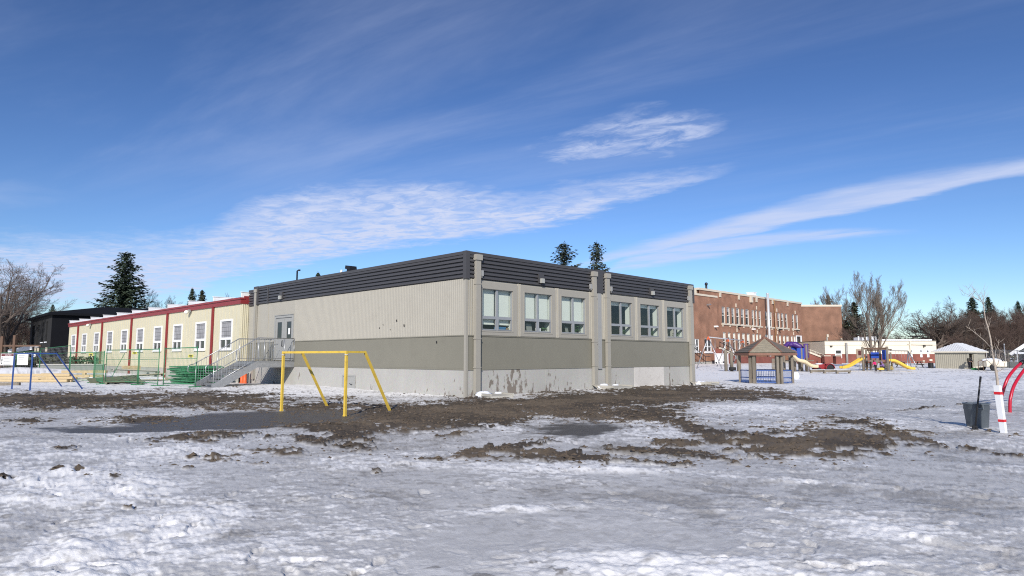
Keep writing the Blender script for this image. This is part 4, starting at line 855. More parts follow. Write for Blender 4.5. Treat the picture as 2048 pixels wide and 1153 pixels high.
mb = MB(); mb.tube([(xp(1730),2,ZTp-.1),(xp(1730),2,ZTp+.8)], .12, 8); mb.build('roof_pipe', M['white'], la)
for (a, b, c) in ((1843, 1847, 721.5), (1856.5, 1862, 719)):
    mb = MB(); mb.box(xp(a), xp(b), -.2, -.01, zp(c+3.5), zp(c)); mb.build('utility_box', M['stucco'], la)
# porch wall with pillars between school and annexe
yp = 104; pb = Zd(1608, 727, yp); pw = thing('brick_porch', 'red brick stair wall with two capped pillars beside the low annexe', 'porch', (pb.x, yp, 0))
xq = lambda px: Zd(px, 720, yp).x-pb.x; zq = lambda py: Zd(1650, py, yp).z
mb = MB(); mb.hexa([(0,0,.2),(xq(1650),0,.2),(xq(1650),2.5,.2),(0,2.5,.2),(0,0,zq(702)),(xq(1650),0,zq(717)),(xq(1650),2.5,zq(717)),(0,2.5,zq(702))]); mb.build('stair_wall', M['brickp'], pw)
mb = MB(); mb.beam((0,-.03,zq(701)), (xq(1643),-.03,zq(714.5)), .3, .25); mb.build('coping', M['stone'], pw)
mb = MB()
for k in (0, .45): mb.tube([(xq(1613),-.05,zq(697)-k), (xq(1650),-.05,zq(711)-k)], .05, 6)
for k in range(5): px = 1613+9*k; mb.tube([(xq(px),-.05,zq(702+3*k)),(xq(px),-.05,zq(697+3.4*k))], .04, 6)
mb.build('handrail', M['stone'], pw)
for (a, b) in ((1641.5, 1653), (1664, 1675)):
    mb = MB(); mb.box(xq(a), xq(b), -1.3, -.3, .3, zq(713)); o = mb.build('pillar', M['brickp'], pw); mb = MB(); mb.box(xq(a)-.06, xq(b)+.06, -1.36, -.24, zq(713), zq(711.5)); mb.build('cap', M['stone'], o)
# ------------------------------------------------------------------ garden shed with hipped roof
kz = gzf(51.5, 75); K0 = Vector((51.5, 75, kz)); za = math.atan2(.6, .8)
sh = thing('storage_shed', 'small grey storage shed with white hipped metal roof', 'shed', K0, za)
# local x along the right-hand face, local y along the left-hand face
SXL, SYL, SH = 5.3, 3.35, 1.98
mb = MB(); wall(mb, face_map('left'), 0, SYL, -.3, SH, [], .05); flutes(mb, face_map('left'), 0.02, SYL-.02, -.3, SH, .19, .025, -.002)
wall(mb, face_map('right'), 0, SXL, -.3, SH, [(.45, 1.55, -.3, 1.72)], .1); mb.quad((SXL,0,-.3),(SXL,SYL,-.3),(SXL,SYL,SH),(SXL,0,SH)); mb.quad((0,SYL,-.3),(SXL,SYL,-.3),(SXL,SYL,SH),(0,SYL,SH)); mb.box(-.05, .05, -.05, .05, -.3, SH)
mb.build('wall', M['shed'], sh)
mb = MB(); e = .28; z0 = SH; r0 = (1.5, SYL/2, SH+.98); r1 = (SXL-1.5, SYL/2, SH+.98); c = [(-e,-e,z0),(SXL+e,-e,z0),(SXL+e,SYL+e,z0),(-e,SYL+e,z0)]
mb.poly([c[0],c[1],r1,r0]); mb.poly([c[1],c[2],r1]); mb.poly([c[2],c[3],r0,r1]); mb.poly([c[3],c[0],r0])
for i in range(16):
    y = -e+(SYL+2*e)*(i+.5)/16; k = 1-abs((y-SYL/2)/(SYL/2+e)); mb.beam((-e, y, z0+.02), (-e+(1.5+e)*k, y, z0+.02+.98*k), .04, .04)
for i in range(14):
    x = (SXL)*(i+.5)/14; k = min(1, (x+e)/(1.5+e), (SXL+e-x)/(1.5+e)); mb.beam((x, -e, z0+.02), (x, -e+(SYL/2+e)*k, z0+.02+.98*k), .04, .04)
mb.build('roof', M['shedroof'], sh)
mb = MB(); mb.box(-e-.02, SXL+e, -e-.02, -e+.03, z0-.14, z0-.005); mb.box(-e-.02, -e+.03, -e+.03, SYL+e, z0-.14, z0-.005); mb.build('fascia', M['stucco'], sh)
mb = MB(); mb.box(1.6, 2.75, -.08, -.04, -.05, 1.72); mb.box(1.55, 4.2, -.05, -.02, 1.1, 1.16); mb.build('door', M['shed'], sh)
mb = MB(); mb.box(.4, 1.6, 1.0, 1.05, -.2, 1.9); mb.build('doorway_shade', M['black'], sh)  # black sheet behind the opening, painting the shade inside the shed
# ------------------------------------------------------------------ gazebo
gc = Zd(1532.5, 764, 43.3); gcz = gzf(gc.x, gc.y)-.02
gb = thing('gazebo', 'six sided wooden gazebo with plank roof and blue railings on the snow', 'gazebo', (gc.x, gc.y, gcz), math.atan2(gc.y, gc.x)-PI/2)
s = 1.80; EH = 1.92; AH = 2.93
cor = [Vector((s*math.cos(PI/3*k+PI/3*2), s*math.sin(PI/3*k+PI/3*2), 0)) for k in range(6)]   # starts back left, anticlockwise
for k in range(6):
    p, q = cor[k], cor[(k+1) % 6]; p0_ = cor[k-1]; kk = .93
    for c, d in ((p*kk, (q-p).normalized()*.15), (p*kk, (p0_-p).normalized()*.15)):
        mb = MB(); b = c+d; mb.beam((b.x, b.y, -.2), (b.x, b.y, EH), .15, .15, up=tuple(b.normalized())); mb.build('post', M['oldwood'], gb)
    pe, qe = p*1.06, q*1.06
    mb = MB(); ap = Vector((0,0,AH)); mb.poly([(pe.x,pe.y,EH+.05),(qe.x,qe.y,EH+.05),ap]); mb.poly([(qe.x,qe.y,EH-.0),(pe.x,pe.y,EH-.0),ap-Vector((0,0,.06))])
    nb = 8
    for i in range(nb):
        a0 = i/nb; a1 = (i+.94)/nb; P = lambda v, a: Vector((v.x, v.y, EH+.05)).lerp(ap, a)+Vector((v.x*.0, v.y*.0, .018+.012*(1-a)))
        mb.quad(P(pe,a0)+Vector((0,0,.02)), P(qe,a0)+Vector((0,0,.02)), P(qe,a1), P(pe,a1)); mb.quad(P(pe,a0)-Vector((0,0,.02)), P(qe,a0)-Vector((0,0,.02)), P(qe,a0)+Vector((0,0,.02)), P(pe,a0)+Vector((0,0,.02)))
    mb.build('roof_facet', M['roofboard_lit'] if k == 2 else M['oldwoodd'], gb)  # front facet coloured paler for sunlight, the other facets darker for shade
    mb = MB(); mb.beam((pe.x,pe.y,EH-.06), (qe.x,qe.y,EH-.06), .06, .15); mb.build('eave_board', M['redbrownw'], gb)
    mb = MB(); mb.beam((pe.x,pe.y,EH+.08), (0,0,AH+.05), .09, .05); mb.build('hip_board', M['redbrownw'], gb)
    if k in (1, 2, 3, 5):
        mb = MB(); d = (q-p).normalized(); a = p*.93+d*.27; b = q*.93-d*.27; L = (b-a).length
        for z in (.10, .38, .84): mb.beam((a.x,a.y,z), (b.x,b.y,z), .05, .06)
        n = int(L/.10)
        for i in range(n+1): c = a+(b-a)*(i/n); mb.tube([(c.x,c.y,.03 if i % 2 else .1),(c.x,c.y,.84)], .009, 5, cap=False)
        mb.build('railing', M['blue'], gb)
mb = MB(); mb.lathe([(.22,AH-.12),(.20,AH),(.12,AH+.05),(.0,AH+.12)], 6); mb.build('roof_cap', M['redbrownw'], gb)
p = Zd(1591.5, 757, 50); t = thing('snowball', 'big rolled snowball standing right of the gazebo', 'snowball', (p.x, p.y, gzf(p.x, p.y)+.24))
mb = MB(); mb.ball((0,0,0), .29, 3, .05, 18, (.95,1,1.08)); mb.build('ball', M['snow'], t)
# ------------------------------------------------------------------ play area
def gp3(px, Y, dz=0.): p = Zd(px, 735, Y); return Vector((p.x, Y, gzf(p.x, Y)+dz))
A1 = Zd(1416.6, 674.6, 75); A3 = Zd(1485, 681.5, 90); A2 = A1.lerp(A3, .52)
sw = thing('swing_set', 'steel swing set with orange topped legs before the brick school', 'swing set', (A1.x, A1.y, gzf(A1.x, A1.y))); o = Vector(sw.location)
mb = MB(); mb.tube([A1-o, A3-o], .06, 8); mb.build('top_beam', M['steel'], sw)
bd = (A3-A1).normalized(); sd = Vector((bd.y, -bd.x, 0)).normalized()
for a in (A1, A2, A3):
    for sg in (-1.45, 1.45):
        f = a+sd*sg; f.z = gzf(f.x, f.y)-.05; mb = MB(); mb.tube([a-o, f-o], .05, 8); l = mb.build('leg', M['galv'], sw)
        mb = MB(); mb.tube([a-o+Vector((0,0,.04)), (a-o).lerp(f-o, .10)], .062, 8); mb.build('leg_cap', M['orange'], l)
for k in (.16, .36, .66, .84):
    a = A1.lerp(A3, k); z = gzf(a.x, a.y)+.62; mb = MB()
    for e in (-.24, .24): c = a+bd*e; mb.tube([c-o, (c.x-o.x, c.y-o.y, z-o.z)], .012, 5)
    h = mb.build('chain', M['chain'], sw)
    mb = MB(); c = Vector((a.x, a.y, z))-o; mb.beam(c-bd*.3, c+bd*.3, .26, .05); mb.beam(c-bd*.28+sd*.1, c+bd*.28+sd*.1, .03, .2); mb.build('seat', M['black'], h)
WP = 'weathered wooden posts of the tire swing'
for i, (px, h, lb) in enumerate(((1452, 2.15, 'pale weathered post standing between the swing legs'), (1463.5, 1.95, 'weathered post with a black tire seat at its foot'), (1477, 1.7, 'shorter weathered post nearest the gazebo roof'))):
    p = gp3(px, 68); t = thing('wooden_post', lb, 'post', p, 0, WP); mb = MB(); mb.lathe([(.17,-.2),(.17,h-.06),(.12,h)], 10); mb.build('post', M['oldwood'], t)
    if i == 1: mb = MB(); mb.lathe([(.2,.1),(.34,.1),(.36,.25),(.34,.42),(.2,.42)], 14, (0,-.2,0)); mb.build('tire_seat', M['tyre'], t)
# blue and purple climbing frame with the tan slide
PY = 68; pz = gzf(*gp3(1600, PY)[:2]); P0 = gp3(1597, PY)
pf = thing('climbing_frame', 'blue and purple plastic climbing frame with a tan wavy slide', 'play structure', P0); rel = lambda px, py, Y: Zd(px, py, Y)-P0
for px, pt, Y in ((1590, 701, PY-.6), (1604, 697, PY-.4), (1614, 690, PY-.3), (1599, 702, PY+1.2), (1569, 712, PY+1), (1580, 710, PY+1)):
    a = rel(px, 735, Y); tp = rel(px, pt, Y); mb = MB(); mb.tube([(a.x, a.y, -.2), (a.x, a.y, tp.z)], .12, 10); mb.build('post', M['oldwood'], pf)
mb = MB(); a = rel(1579, 712, PY); b = rel(1613, 716, PY+1.2); mb.box(a.x, b.x, -.5, 1.2, 1.02, 1.12); mb.build('deck', M['oldwood'], pf)
a = rel(1590.5, 714, PY); b = rel(1604, 697, PY); mb = MB(); mb.box(a.x, b.x, -.48, -.40, 1.12, b.z); mb.box(a.x, b.x, .9, .98, 1.12, b.z+.15); mb.box((a.x+b.x)/2-.25, (a.x+b.x)/2+.25, -.50, -.481, 1.5, 1.66); mb.build('side_panel', M['bplastic'], pf)
a = rel(1605.5, 716, PY); b = rel(1613, 688, PY); mb = MB(); mb.box(a.x, b.x, -.35, -.27, a.z, b.z); mb.build('side_panel', M['purple'], pf)
mb = MB(); a = rel(1567, 700, PY+1); b = rel(1592, 690, PY+.6); c = rel(1606, 697, PY+.3)
mb.tube([(a.x,1,a.z+.2),(a.x*.6+b.x*.4,.9,b.z+.1),(b.x,.7,b.z+.02),(b.x*.4+c.x*.6,.5,b.z-.22),(c.x,.4,c.z-.1)], [.16,.27,.30,.28,.22], 14); mb.build('tunnel_roof', M['purple'], pf)
mb = MB(); mb.ball((a.x*.4+b.x*.6, .75, b.z+.02), .33, 4, .03, 14, (1.1,1,.7)); mb.build('dome', M['purple'], pf)
mb = MB(); cl = [(1577.5,710.5),(1583,711.5),(1588,716),(1593,721),(1599,723.5),(1606,724.5),(1612,727.5),(1618,732),(1624,734.5),(1634,735)]
pts = [rel(px, py, PY-1.2-.02*(px-1577)) for px, py in cl]
w = .30
for i in range(len(pts)-1):
    p, q = pts[i], pts[i+1]; W = Vector((0,w,0)); up = Vector((0,0,.24)); th = Vector((0,0,-.06))
    mb.hexa([p-W+th, q-W+th, q+W+th, p+W+th, p-W, q-W, q+W, p+W]); e = Vector((0,.05,0))
    for sgn in (-1, 1): mb.hexa([p+W*sgn-e, q+W*sgn-e, q+W*sgn+e, p+W*sgn+e, p+W*sgn-e+up, q+W*sgn-e+up, q+W*sgn+e+up, p+W*sgn+e+up])
mb.build('slide', M['tan'], pf)
mb = MB()
for px in (1611, 1618): a = rel(px, 737, PY+1.5); b = rel(px, 688.5, PY+1.5); mb.tube([(a.x,a.y,-.2),(b.x,b.y,b.z)], .05, 8)
a = rel(1611, 689, PY+1.5); b = rel(1618, 689, PY+1.5); mb.tube([a, b], .05, 8); mb.build('arch_rail', M['redrail'], pf)
mb = MB(); a = rel(1551, 694, PY+2); pts = [rel(1550+5.5*(1-math.cos(PI*k/8)), 700-17*0-9*math.sin(PI*k/8)+0, PY+2) for k in range(9)]; mb.tube([Vector((pts[0].x,pts[0].y,0))]+pts+[Vector((pts[-1].x,pts[-1].y,0))], .045, 8); mb.build('hoop', M['galv'], pf)
mb = MB(); a = rel(1544, 737, PY+1); b = rel(1555, 712, PY+1)
for k in range(9): z = .1+k*.14; mb.beam((a.x,1,z), (b.x,1,z), .1, .12)
mb.build('log_wall', M['oldwood'], pf)
# red toy tractor half under snow
TP = gp3(1644, 66); tr = thing('play_tractor', 'red climbing tractor with black wheels half covered in snow', 'play tractor', TP, .15)
mb = MB(); mb.hexa([(-.75,-.3,.32),(.1,-.3,.32),(.1,.3,.32),(-.75,.3,.32),(-.7,-.26,.72),(.1,-.28,.80),(.1,.28,.80),(-.7,.26,.72)]); mb.box(.1, .75, -.24, .24, .2, .42); mb.box(.55, .75, -.24, .24, .42, .78); mb.build('body', M['redp'], tr)
mb = MB(); n = 10
for sgn in (-1, 1):
    for i in range(n):
        a0, a1 = PI*i/n, PI*(i+1)/n; r1, r2 = .44, .50
        P = lambda r, a, y: (.55+r*math.cos(a), y, .34+r*math.sin(a))
        y0, y1 = sgn*.3, sgn*.58; mb.quad(P(r2,a0,y0), P(r2,a1,y0), P(r2,a1,y1), P(r2,a0,y1)); mb.quad(P(r1,a0,y0), P(r1,a1,y0), P(r2,a1,y0), P(r2,a0,y0)); mb.quad(P(r1,a0,y1), P(r1,a1,y1), P(r2,a1,y1), P(r2,a0,y1))
mb.build('mudguard', M['redp'], tr)
def wheel(parent, c, r, w, axis='y'):
    mb = MB(); mb.lathe([(r*.6,-w/2),(r*.92,-w/2),(r,-w*.3),(r,w*.3),(r*.92,w/2),(r*.6,w/2)], 20, c, axis); wh = mb.build('wheel', M['tyre'], parent)
    mb = MB(); mb.lathe([(.02,-w*.42),(r*.55,-w*.42),(r*.61,-w*.2),(r*.61,w*.2),(r*.55,w*.42),(.02,w*.42)], 14, c, axis); mb.build('rim', M['lampm'], wh)
for c, r in (((.55,-.44,.34),.40), ((.55,.44,.34),.40), ((-.6,-.4,.2),.24), ((-.6,.4,.2),.24)): wheel(tr, c, r, .24)
mb = MB(); mb.tube([(-.5,0,.75),(-.5,0,1.1)], .04, 8); mb.tube([(.1,0,.8),(.22,0,.95)], .03, 8); mb.lathe([(.15,0),(.17,.03),(.15,.05)], 14, (.24,0,.95)); mb.build('controls', M['black'], tr)
mb = MB(); mb.ball((-.3,0,.78), .34, 7, .1, 12, (1.2,.8,.3)); mb.build('snow_cover', M['snow'], tr)
for i, (a, b, py, lb) in enumerate(((1620, 1650, 736, 'low timber beam at the foot of the tan slide'), (1647, 1675, 739.5, 'timber balance beam in front of the red tractor'), (1672, 1700, 741.5, 'timber balance beam nearest the yellow slide'))):
    p = gp3(a, 63-i*.5); q = gp3(b, 63.4-i*.5); t = thing('balance_beam', lb, 'beam', p, 0, 'low timber balance beams in the snow')
    d = q-p; mb = MB(); mb.beam((0,0,.22), (d.x,d.y,d.z+.22), .22, .2); mb.build('beam', M['oldwood'], t); mb = MB(); mb.beam((.1,0,-.1), (.1,0,.12), .16); mb.beam((d.x-.1,d.y,d.z-.1), (d.x-.1,d.y,d.z+.12), .16); mb.build('stub_post', M['oldwood'], t)
    mb = MB(); mb.beam((.05,0,.335), (d.x-.05,d.y,d.z+.335), .17, .03); mb.build('snow_cover', M['snow'], t)
# wooden frame with yellow slides
QY = 70; Q0 = gp3(1752, QY); qf = thing('wooden_play_structure', 'wooden play structure with blue panels and two yellow slides', 'play structure', Q0); rel = lambda px, py, Y: Zd(px, py, Y)-Q0
for px, pt, Y, r in ((1727, 694, QY-1, .115), (1776, 693.5, QY-1, .125), (1782.6, 705, QY+.6, .1), (1761.5, 700, QY+.6, .1), (1734, 700, QY+.8, .1), (1742, 704, QY+.8, .08)):
    a = rel(px, 735, Y); b = rel(px, pt, Y); mb = MB(); mb.tube([(a.x,a.y,-.3),(a.x,a.y,b.z)], r, 10); mb.build('post', M['oldwood'], qf)
mb = MB(); a = rel(1727, 698, QY-1); b = rel(1776, 697, QY-1); mb.tube([a, b], .085, 8); a = rel(1734, 701, QY+.8); b = rel(1783, 700, QY+.6); mb.tube([a, b], .07, 8); mb.build('top_rail', M['redrail'], qf)
for (a, b, c, d, Y) in ((1742, 1757, 717, 705, QY+.4), (1765, 1775, 720, 700.5, QY-.2)):
    p = rel(a, c, Y); q = rel(b, d, Y); mb = MB(); mb.box(p.x, q.x, p.y-.04, p.y+.04, p.z, q.z); mb.box(p.x+.1, q.x-.1, p.y-.06, p.y-.041, (p.z+q.z)/2-.05, (p.z+q.z)/2+.12); mb.build('side_panel', M['bplastic'], qf)
mb = MB(); a = rel(1730, 719, QY); b = rel(1783, 722, QY); mb.box(a.x, b.x, -.6, .8, .95, 1.05); mb.build('deck', M['oldwood'], qf)
mb = MB(); a = rel(1766, 737, QY-.4); b = rel(1786, 723, QY-.4)
for k in range(4): mb.box(a.x, b.x, a.y-.05+.05*k, a.y+.05+.05*k, .1+.2*k, .26+.2*k)
mb.build('log_wall', mat('mossy_logs', (.28,.22,.08), .8, var=.3), qf)
def slide(parent, pts, w, m_):
    mb = MB()
    for i in range(len(pts)-1):
        p, q = pts[i], pts[i+1]; d = (q-p); s_ = Vector((d.y, -d.x, 0)); s_ = Vector((0,1,0))*w; up = Vector((0,0,.2)); th = Vector((0,0,-.05)); e = Vector((0,.045,0))
        mb.hexa([p-s_+th, q-s_+th, q+s_+th, p+s_+th, p-s_, q-s_, q+s_, p+s_])
        for g in (-1, 1): mb.hexa([p+s_*g-e, q+s_*g-e, q+s_*g+e, p+s_*g+e, p+s_*g-e+up, q+s_*g-e+up, q+s_*g+e+up, p+s_*g+e+up])
    mb.build('slide', M[m_], parent)
slide(qf, [rel(px, py, QY-.6-.03*(1726-px)) for px, py in ((1726,718.5),(1719,721),(1711,726),(1703,731),(1696,734.5),(1688,736.5),(1682,736.8))], .30, 'yslide')
slide(qf, [rel(px, py, QY-.8-.02*(px-1779)) for px, py in ((1778,722.5),(1785,722.3),(1790,724),(1800,729),(1811,735),(1819,738.2),(1827,738.8))], .30, 'yslide')
mb = MB(); mb.tube([rel(1781, 722, QY-1.1), rel(1779, 740, QY-1.1)], .05, 8); mb.tube([rel(1720, 723, QY-.9), rel(1720, 740, QY-.9)], .05, 8); mb.build('slide_leg', M['galv'], qf)
mb = MB(); mb.box(*[0]*0) if False else None
a = rel(1728, 730, QY+.6)
for k in range(6): mb.tube([rel(1730, 722+2.6*k, QY+.5), rel(1740, 722+2.6*k, QY+.5)], .035, 6)
mb.tube([rel(1730, 716, QY+.5), rel(1730, 739, QY+.5)], .04, 6); mb.tube([rel(1740, 716, QY+.5), rel(1740, 739, QY+.5)], .04, 6); mb.build('ladder', M['redrail'], qf)
# single swing at the right of it
B1 = Zd(1780, 701.5, QY+1.5); B2 = Zd(1816, 702.5, QY+2.5); o = gp3(1816, QY+2.5)
s2 = thing('baby_swing', 'grey steel swing frame right of the yellow slide', 'swing set', o)
mb = MB(); mb.tube([B1-o, B2-o], .055, 8); mb.build('top_beam', M['lampm'], s2)
for px, Y in ((1814, QY+1.2), (1838, QY+1.4), (1823, QY+4)): f = gp3(px, Y, -.05); mb = MB(); mb.tube([B2-o, f-o], .05, 8); mb.build('leg', M['galv'], s2)
for k in (.3, .62):
    a = B1.lerp(B2, k)-o; mb = MB(); mb.tube([a, (a.x,a.y,.6)], .012, 5); mb.tube([a+Vector((.35,0,0)), (a.x+.35,a.y,.6)], .012, 5); h = mb.build('chain', M['chain'], s2)
    mb = MB(); mb.box(a.x-.03, a.x+.38, a.y-.14, a.y+.14, .56, .6); mb.box(a.x-.03, a.x+.38, a.y+.1, a.y+.14, .6, .8); mb.build('seat', M['black'], h)
# picnic table and barrel
p = gp3(1822, 80); pt = thing('picnic_table', 'dark picnic table in the snow between the swing and the shed', 'table', p, .1)
mb = MB(); mb.box(-1.9, 1.6, -.38, .38, .70, .75); mb.build('table_top', M['oldwoodd'], pt)
for y in (-.75, .75): mb = MB(); mb.box(-1.9, 1.6, y-.13, y+.13, .40, .45); mb.build('bench', M['oldwoodd'], pt)
for x in (-1.4, 1.1): mb = MB(); mb.beam((x,-.7,-.1), (x,-.2,.7), .07, .09); mb.beam((x,.7,-.1), (x,.2,.7), .07, .09); mb.box(x-.03, x+.03, -.8, .8, .32, .40); mb.build('leg', M['black'], pt)
p = gp3(1861.8, 77.5); t = thing('litter_barrel', 'black litter barrel beside the left wall of the storage shed', 'barrel', p)
mb = MB(); mb.lathe([(.25,-.1),(.27,.0),(.29,.3),(.27,.6),(.28,.64),(.24,.64),(.23,.2)], 18, cap=False); mb.poly([(.23*math.cos(2*PI*i/18), .23*math.sin(2*PI*i/18), .2) for i in range(18)]); mb.build('drum', M['black'], t)
# trailer, sled
p = gp3(1980, 70); tl = thing('utility_trailer', 'snow covered utility trailer with black wheel beside the storage shed', 'trailer', p, .1)
mb = MB(); mb.hexa([(-.85,-.6,.42),(1.4,-.6,.42),(1.4,.6,.42),(-.85,.6,.42),(-.9,-.6,1.0),(1.45,-.6,.95),(1.45,.6,.95),(-.9,.6,1.0)]); mb.beam((-.85,0,.4), (-1.9,0,.35), .08); mb.build('box_body', M['stucco'], tl)
mb = MB(); mb.ball((.2,0,1.0), .7, 3, .08, 16, (1.6,.85,.42)); mb.build('snow_cover', M['snow'], tl)
for c in ((-.25,-.72,.34), (-.25,.72,.34)): wheel(tl, c, .36, .2)
mb = MB()
for x in (-1.75, -1.2): mb.tube([(x,-.5,-.1),(x,-.5,.85),(x+.12,-.5,1.02),(x+.45,-.5,1.06),(x+.55,-.5,.98),(x+.55,-.5,.5)], .03, 6)
mb.build('guard_rail', M['redrail'], tl)
p = gp3(1953, 71.5); t = thing('plastic_sled', 'bright green plastic sled lying in the snow by the shed door', 'sled', p, .2)
mb = MB(); mb.hexa([(-.45,-.2,.03),(.4,-.2,.03),(.4,.2,.03),(-.45,.2,.03),(-.5,-.24,.2),(.5,-.24,.16),(.5,.24,.16),(-.5,.24,.2)]); mb.ball((-.25,0,.2), .16, 2, .2, 10, (1.3,1,.7)); mb.build('shell', mat('sled_green', (.10,.42,.12), .5, var=.1), t)
# chain link fence on the right
CF = 'chain link fence sections at the right edge'
def chain(lb, a, b, ya, yb, h):
    P = gp3(a, ya); Q = gp3(b, yb); t = thing('chain_link_fence', lb, 'fence', P, 0, CF); q = Q-P; L = math.hypot(q.x, q.y); d = q/L; pt = lambda s, z: (d.x*s, d.y*s, d.z*s+z)
    n = 2
    for k in range(n+1): mb = MB(); mb.tube([pt(L*k/n,-.1), pt(L*k/n,h)], .04, 8); mb.build('post', M['chain'], t)
    mb = MB(); mb.tube([pt(0,h-.06), pt(L,h-.06)], .03, 6); mb.tube([pt(0,.2), pt(L,.2)], .02, 6); mb.build('rail', M['chain'], t)
    mb = MB(); st_ = .14; k = -h
    while k < L:
        for sg in (1, -1):
            s0, s1 = k, k+h; z0, z1 = (.05, h-.05) if sg == 1 else (h-.05, .05)
            a0 = max(0, (0-s0)/(s1-s0)); a1 = min(1, (L-s0)/(s1-s0))
            if a1 > a0: mb.beam(pt(s0+(s1-s0)*a0, z0+(z1-z0)*a0), pt(s0+(s1-s0)*a1, z0+(z1-z0)*a1), .011)
        k += st_
    mb.build('wire_mesh', M['chain'], t)
chain('chain link fence section behind the snow covered trailer', 1975, 2012, 80, 78, 2.15)
chain('chain link fence section from the thin post to the picture edge', 2012.5, 2062, 78, 76, 2.15)
t = thing('fence_footing_wall', 'low grey timber wall along the foot of the chain link fence', 'wall', gp3(1975, 80.6)); q = gp3(2070, 76.6)-gp3(1975, 80.6)
mb = MB(); mb.beam((0,0,.25), (q.x,q.y,q.z+.25), .2, .9); mb.build('boards', M['greyboard'], t)
# house at the far right edge
hz_ = Zd(2037, 700, 110); hh = thing('grey_house', 'dark grey house with white gable boards behind the chain link fence', 'house', (hz_.x, 110, 0), -.85)
zz = lambda py: Zd(2030, py, 110).z
mb = MB(); mb.box(0, 14, 0, 9, -.5, zz(700)); mb.poly([(0,-.001,zz(700)),(14,-.001,zz(700)),(7,-.001,zz(700)+5.2)]); mb.build('wall', M['hwall'], hh)
mb = MB(); zt = zz(701); mb.quad((-.9,-.6,zt-.6),(7,-.6,zt+5.3),(7,9.6,zt+5.3),(-.9,9.6,zt-.6)); mb.quad((14.9,-.6,zt-.6),(7,-.6,zt+5.3),(7,9.6,zt+5.3),(14.9,9.6,zt-.6)); mb.build('roof', M['snow'], hh)
mb = MB(); mb.beam((-1.0,-.66,zt-.7), (7.1,-.66,zt+5.35), .1, .55); mb.beam((15.0,-.66,zt-.7), (6.9,-.66,zt+5.35), .1, .55); mb.build('gable_board', M['white'], hh)
mb = MB(); mb.box(3, 4.6, -.08, -.01, 1.5, 3); mb.box(.4, 1.2, -.08, -.01, 1.2, 2.8); mb.build('window', M['dglass'], hh)
mb = MB(); mb.box(-.2, 2.4, -1.6, -.7, 2.2, 2.5); mb.box(.0, .14, -1.5, -1.36, 0, 2.2); mb.build('porch_roof', M['snow'], hh)
pp = Zd(2014.5, 700, 79); t = thing('utility_pole', 'thin bare pole between the young tree and the far house', 'pole', gp3(2011.8, 77.6))
mb = MB(); mb.tube([(0,0,-.2),(0,0,2.75)], .05, 8); mb.lathe([(.07,2.7),(.07,2.8),(.02,2.86)], 8); mb.build('pole', M['galv'], t)
# ------------------------------------------------------------------ grey bin, scraper, young tree, red arches
bp_ = G(1956.2, 857.5)+Vector((.12,.18,0)); bn = thing('grey_bin', 'round grey plastic bin without a lid standing in the snow', 'bin', (bp_.x, bp_.y, gzf(bp_.x, bp_.y)-.01), .2)
mb = MB(); rT, rB, bh_ = .265, .215, .585
mb.lathe([(rB-.02,0),(rB,.015),(rB+(rT-rB)*.78,.44),(rB+(rT-rB)*.78+.012,.445),(rT-.01,.555),(rT+.012,.56),(rT+.014,.585),(rT-.016,.588),(rT-.03,.56),(rB-.02,.03)], 40, cap=False); mb.poly([((rB-.02)*math.cos(2*PI*i/40), (rB-.02)*math.sin(2*PI*i/40), .03) for i in range(40)]); mb.build('tub', M['binm'], bn)
for a in (-PI/2-.75+.2, PI/2-.55):
    mb = MB(); c = Vector((math.cos(a), math.sin(a), 0)); s_ = Vector((-c.y, c.x, 0)); p = c*(rT+.004); up = Vector((0,0,1))
    for sgn in (-1, 1): mb.beam(p+s_*.055*sgn+up*.47, p+s_*.055*sgn+up*.555, .02, .05, up=tuple(c))
    mb.beam(p+c*.028-s_*.065+up*.475, p+c*.028+s_*.065+up*.475, .028, .024); mb.build('handle', M['binm'], bn)
f = G(1950.4, 860.5); tp = Zd(1961.2, 754, f.y+.28)
sc = thing('ice_scraper', 'long black handled ice scraper leaning on the grey bin', 'scraper', (f.x, f.y, gzf(f.x, f.y)))
d = tp-Vector(sc.location); mb = MB(); mb.tube([(0,0,.03), d*.97, d], .019, 10); mb.tube([d*.9, d*1.002], .023, 10); mb.build('handle', M['black'], sc)
mb = MB(); mb.hexa([(-.08,-.012,-.03),(.08,-.012,-.03),(.08,.012,-.03),(-.08,.012,-.03),(-.05,-.008,.10),(.05,-.008,.10),(.05,.016,.10),(-.05,.016,.10)]); mb.build('blade', M['black'], sc)
TY = 14.76; tb = G(2008, 867); tt = thing('young_tree', 'bare young tree in a white trunk guard with red tape bands', 'tree', (tb.x, tb.y, gzf(tb.x, tb.y)-.02)); o = Vector(tt.location)
tr_ = lambda px, py, dy=0.: Zd(px, py, TY+dy)-o
ga, gt = Vector((0,0,0)), tr_(1994.5, 771)
def sq_tube(mb, a, b, w0, w1):
    a = Vector(a); b = Vector(b); r = [(-1,-1),(1,-1),(1,1),(-1,1)]; c, s_ = math.cos(.5), math.sin(.5)
    P = lambda o_, w: [o_+Vector(((x*c-y*s_)*w/2, (x*s_+y*c)*w/2, 0)) for x, y in r]
    mb.hexa(P(a, w0)+P(b, w1))
mb = MB(); sq_tube(mb, ga, gt, .098, .112); mb.build('trunk_guard', M['wrap'], tt)
for k0, k1 in ((.25, .30), (.81, .865)):
    mb = MB(); sq_tube(mb, ga.lerp(gt, k0), ga.lerp(gt, k1), .098+.014*k0+.012, .098+.014*k1+.012); mb.build('tape_band', M['tape'], tt)
mb = MB()
TRK = [(1996,773),(1993.5,752),(1990.6,737),(1986.8,716.5),(1983.5,696),(1981,678),(1976.5,658),(1970.6,638),(1968.8,625),(1967.7,611.5)]
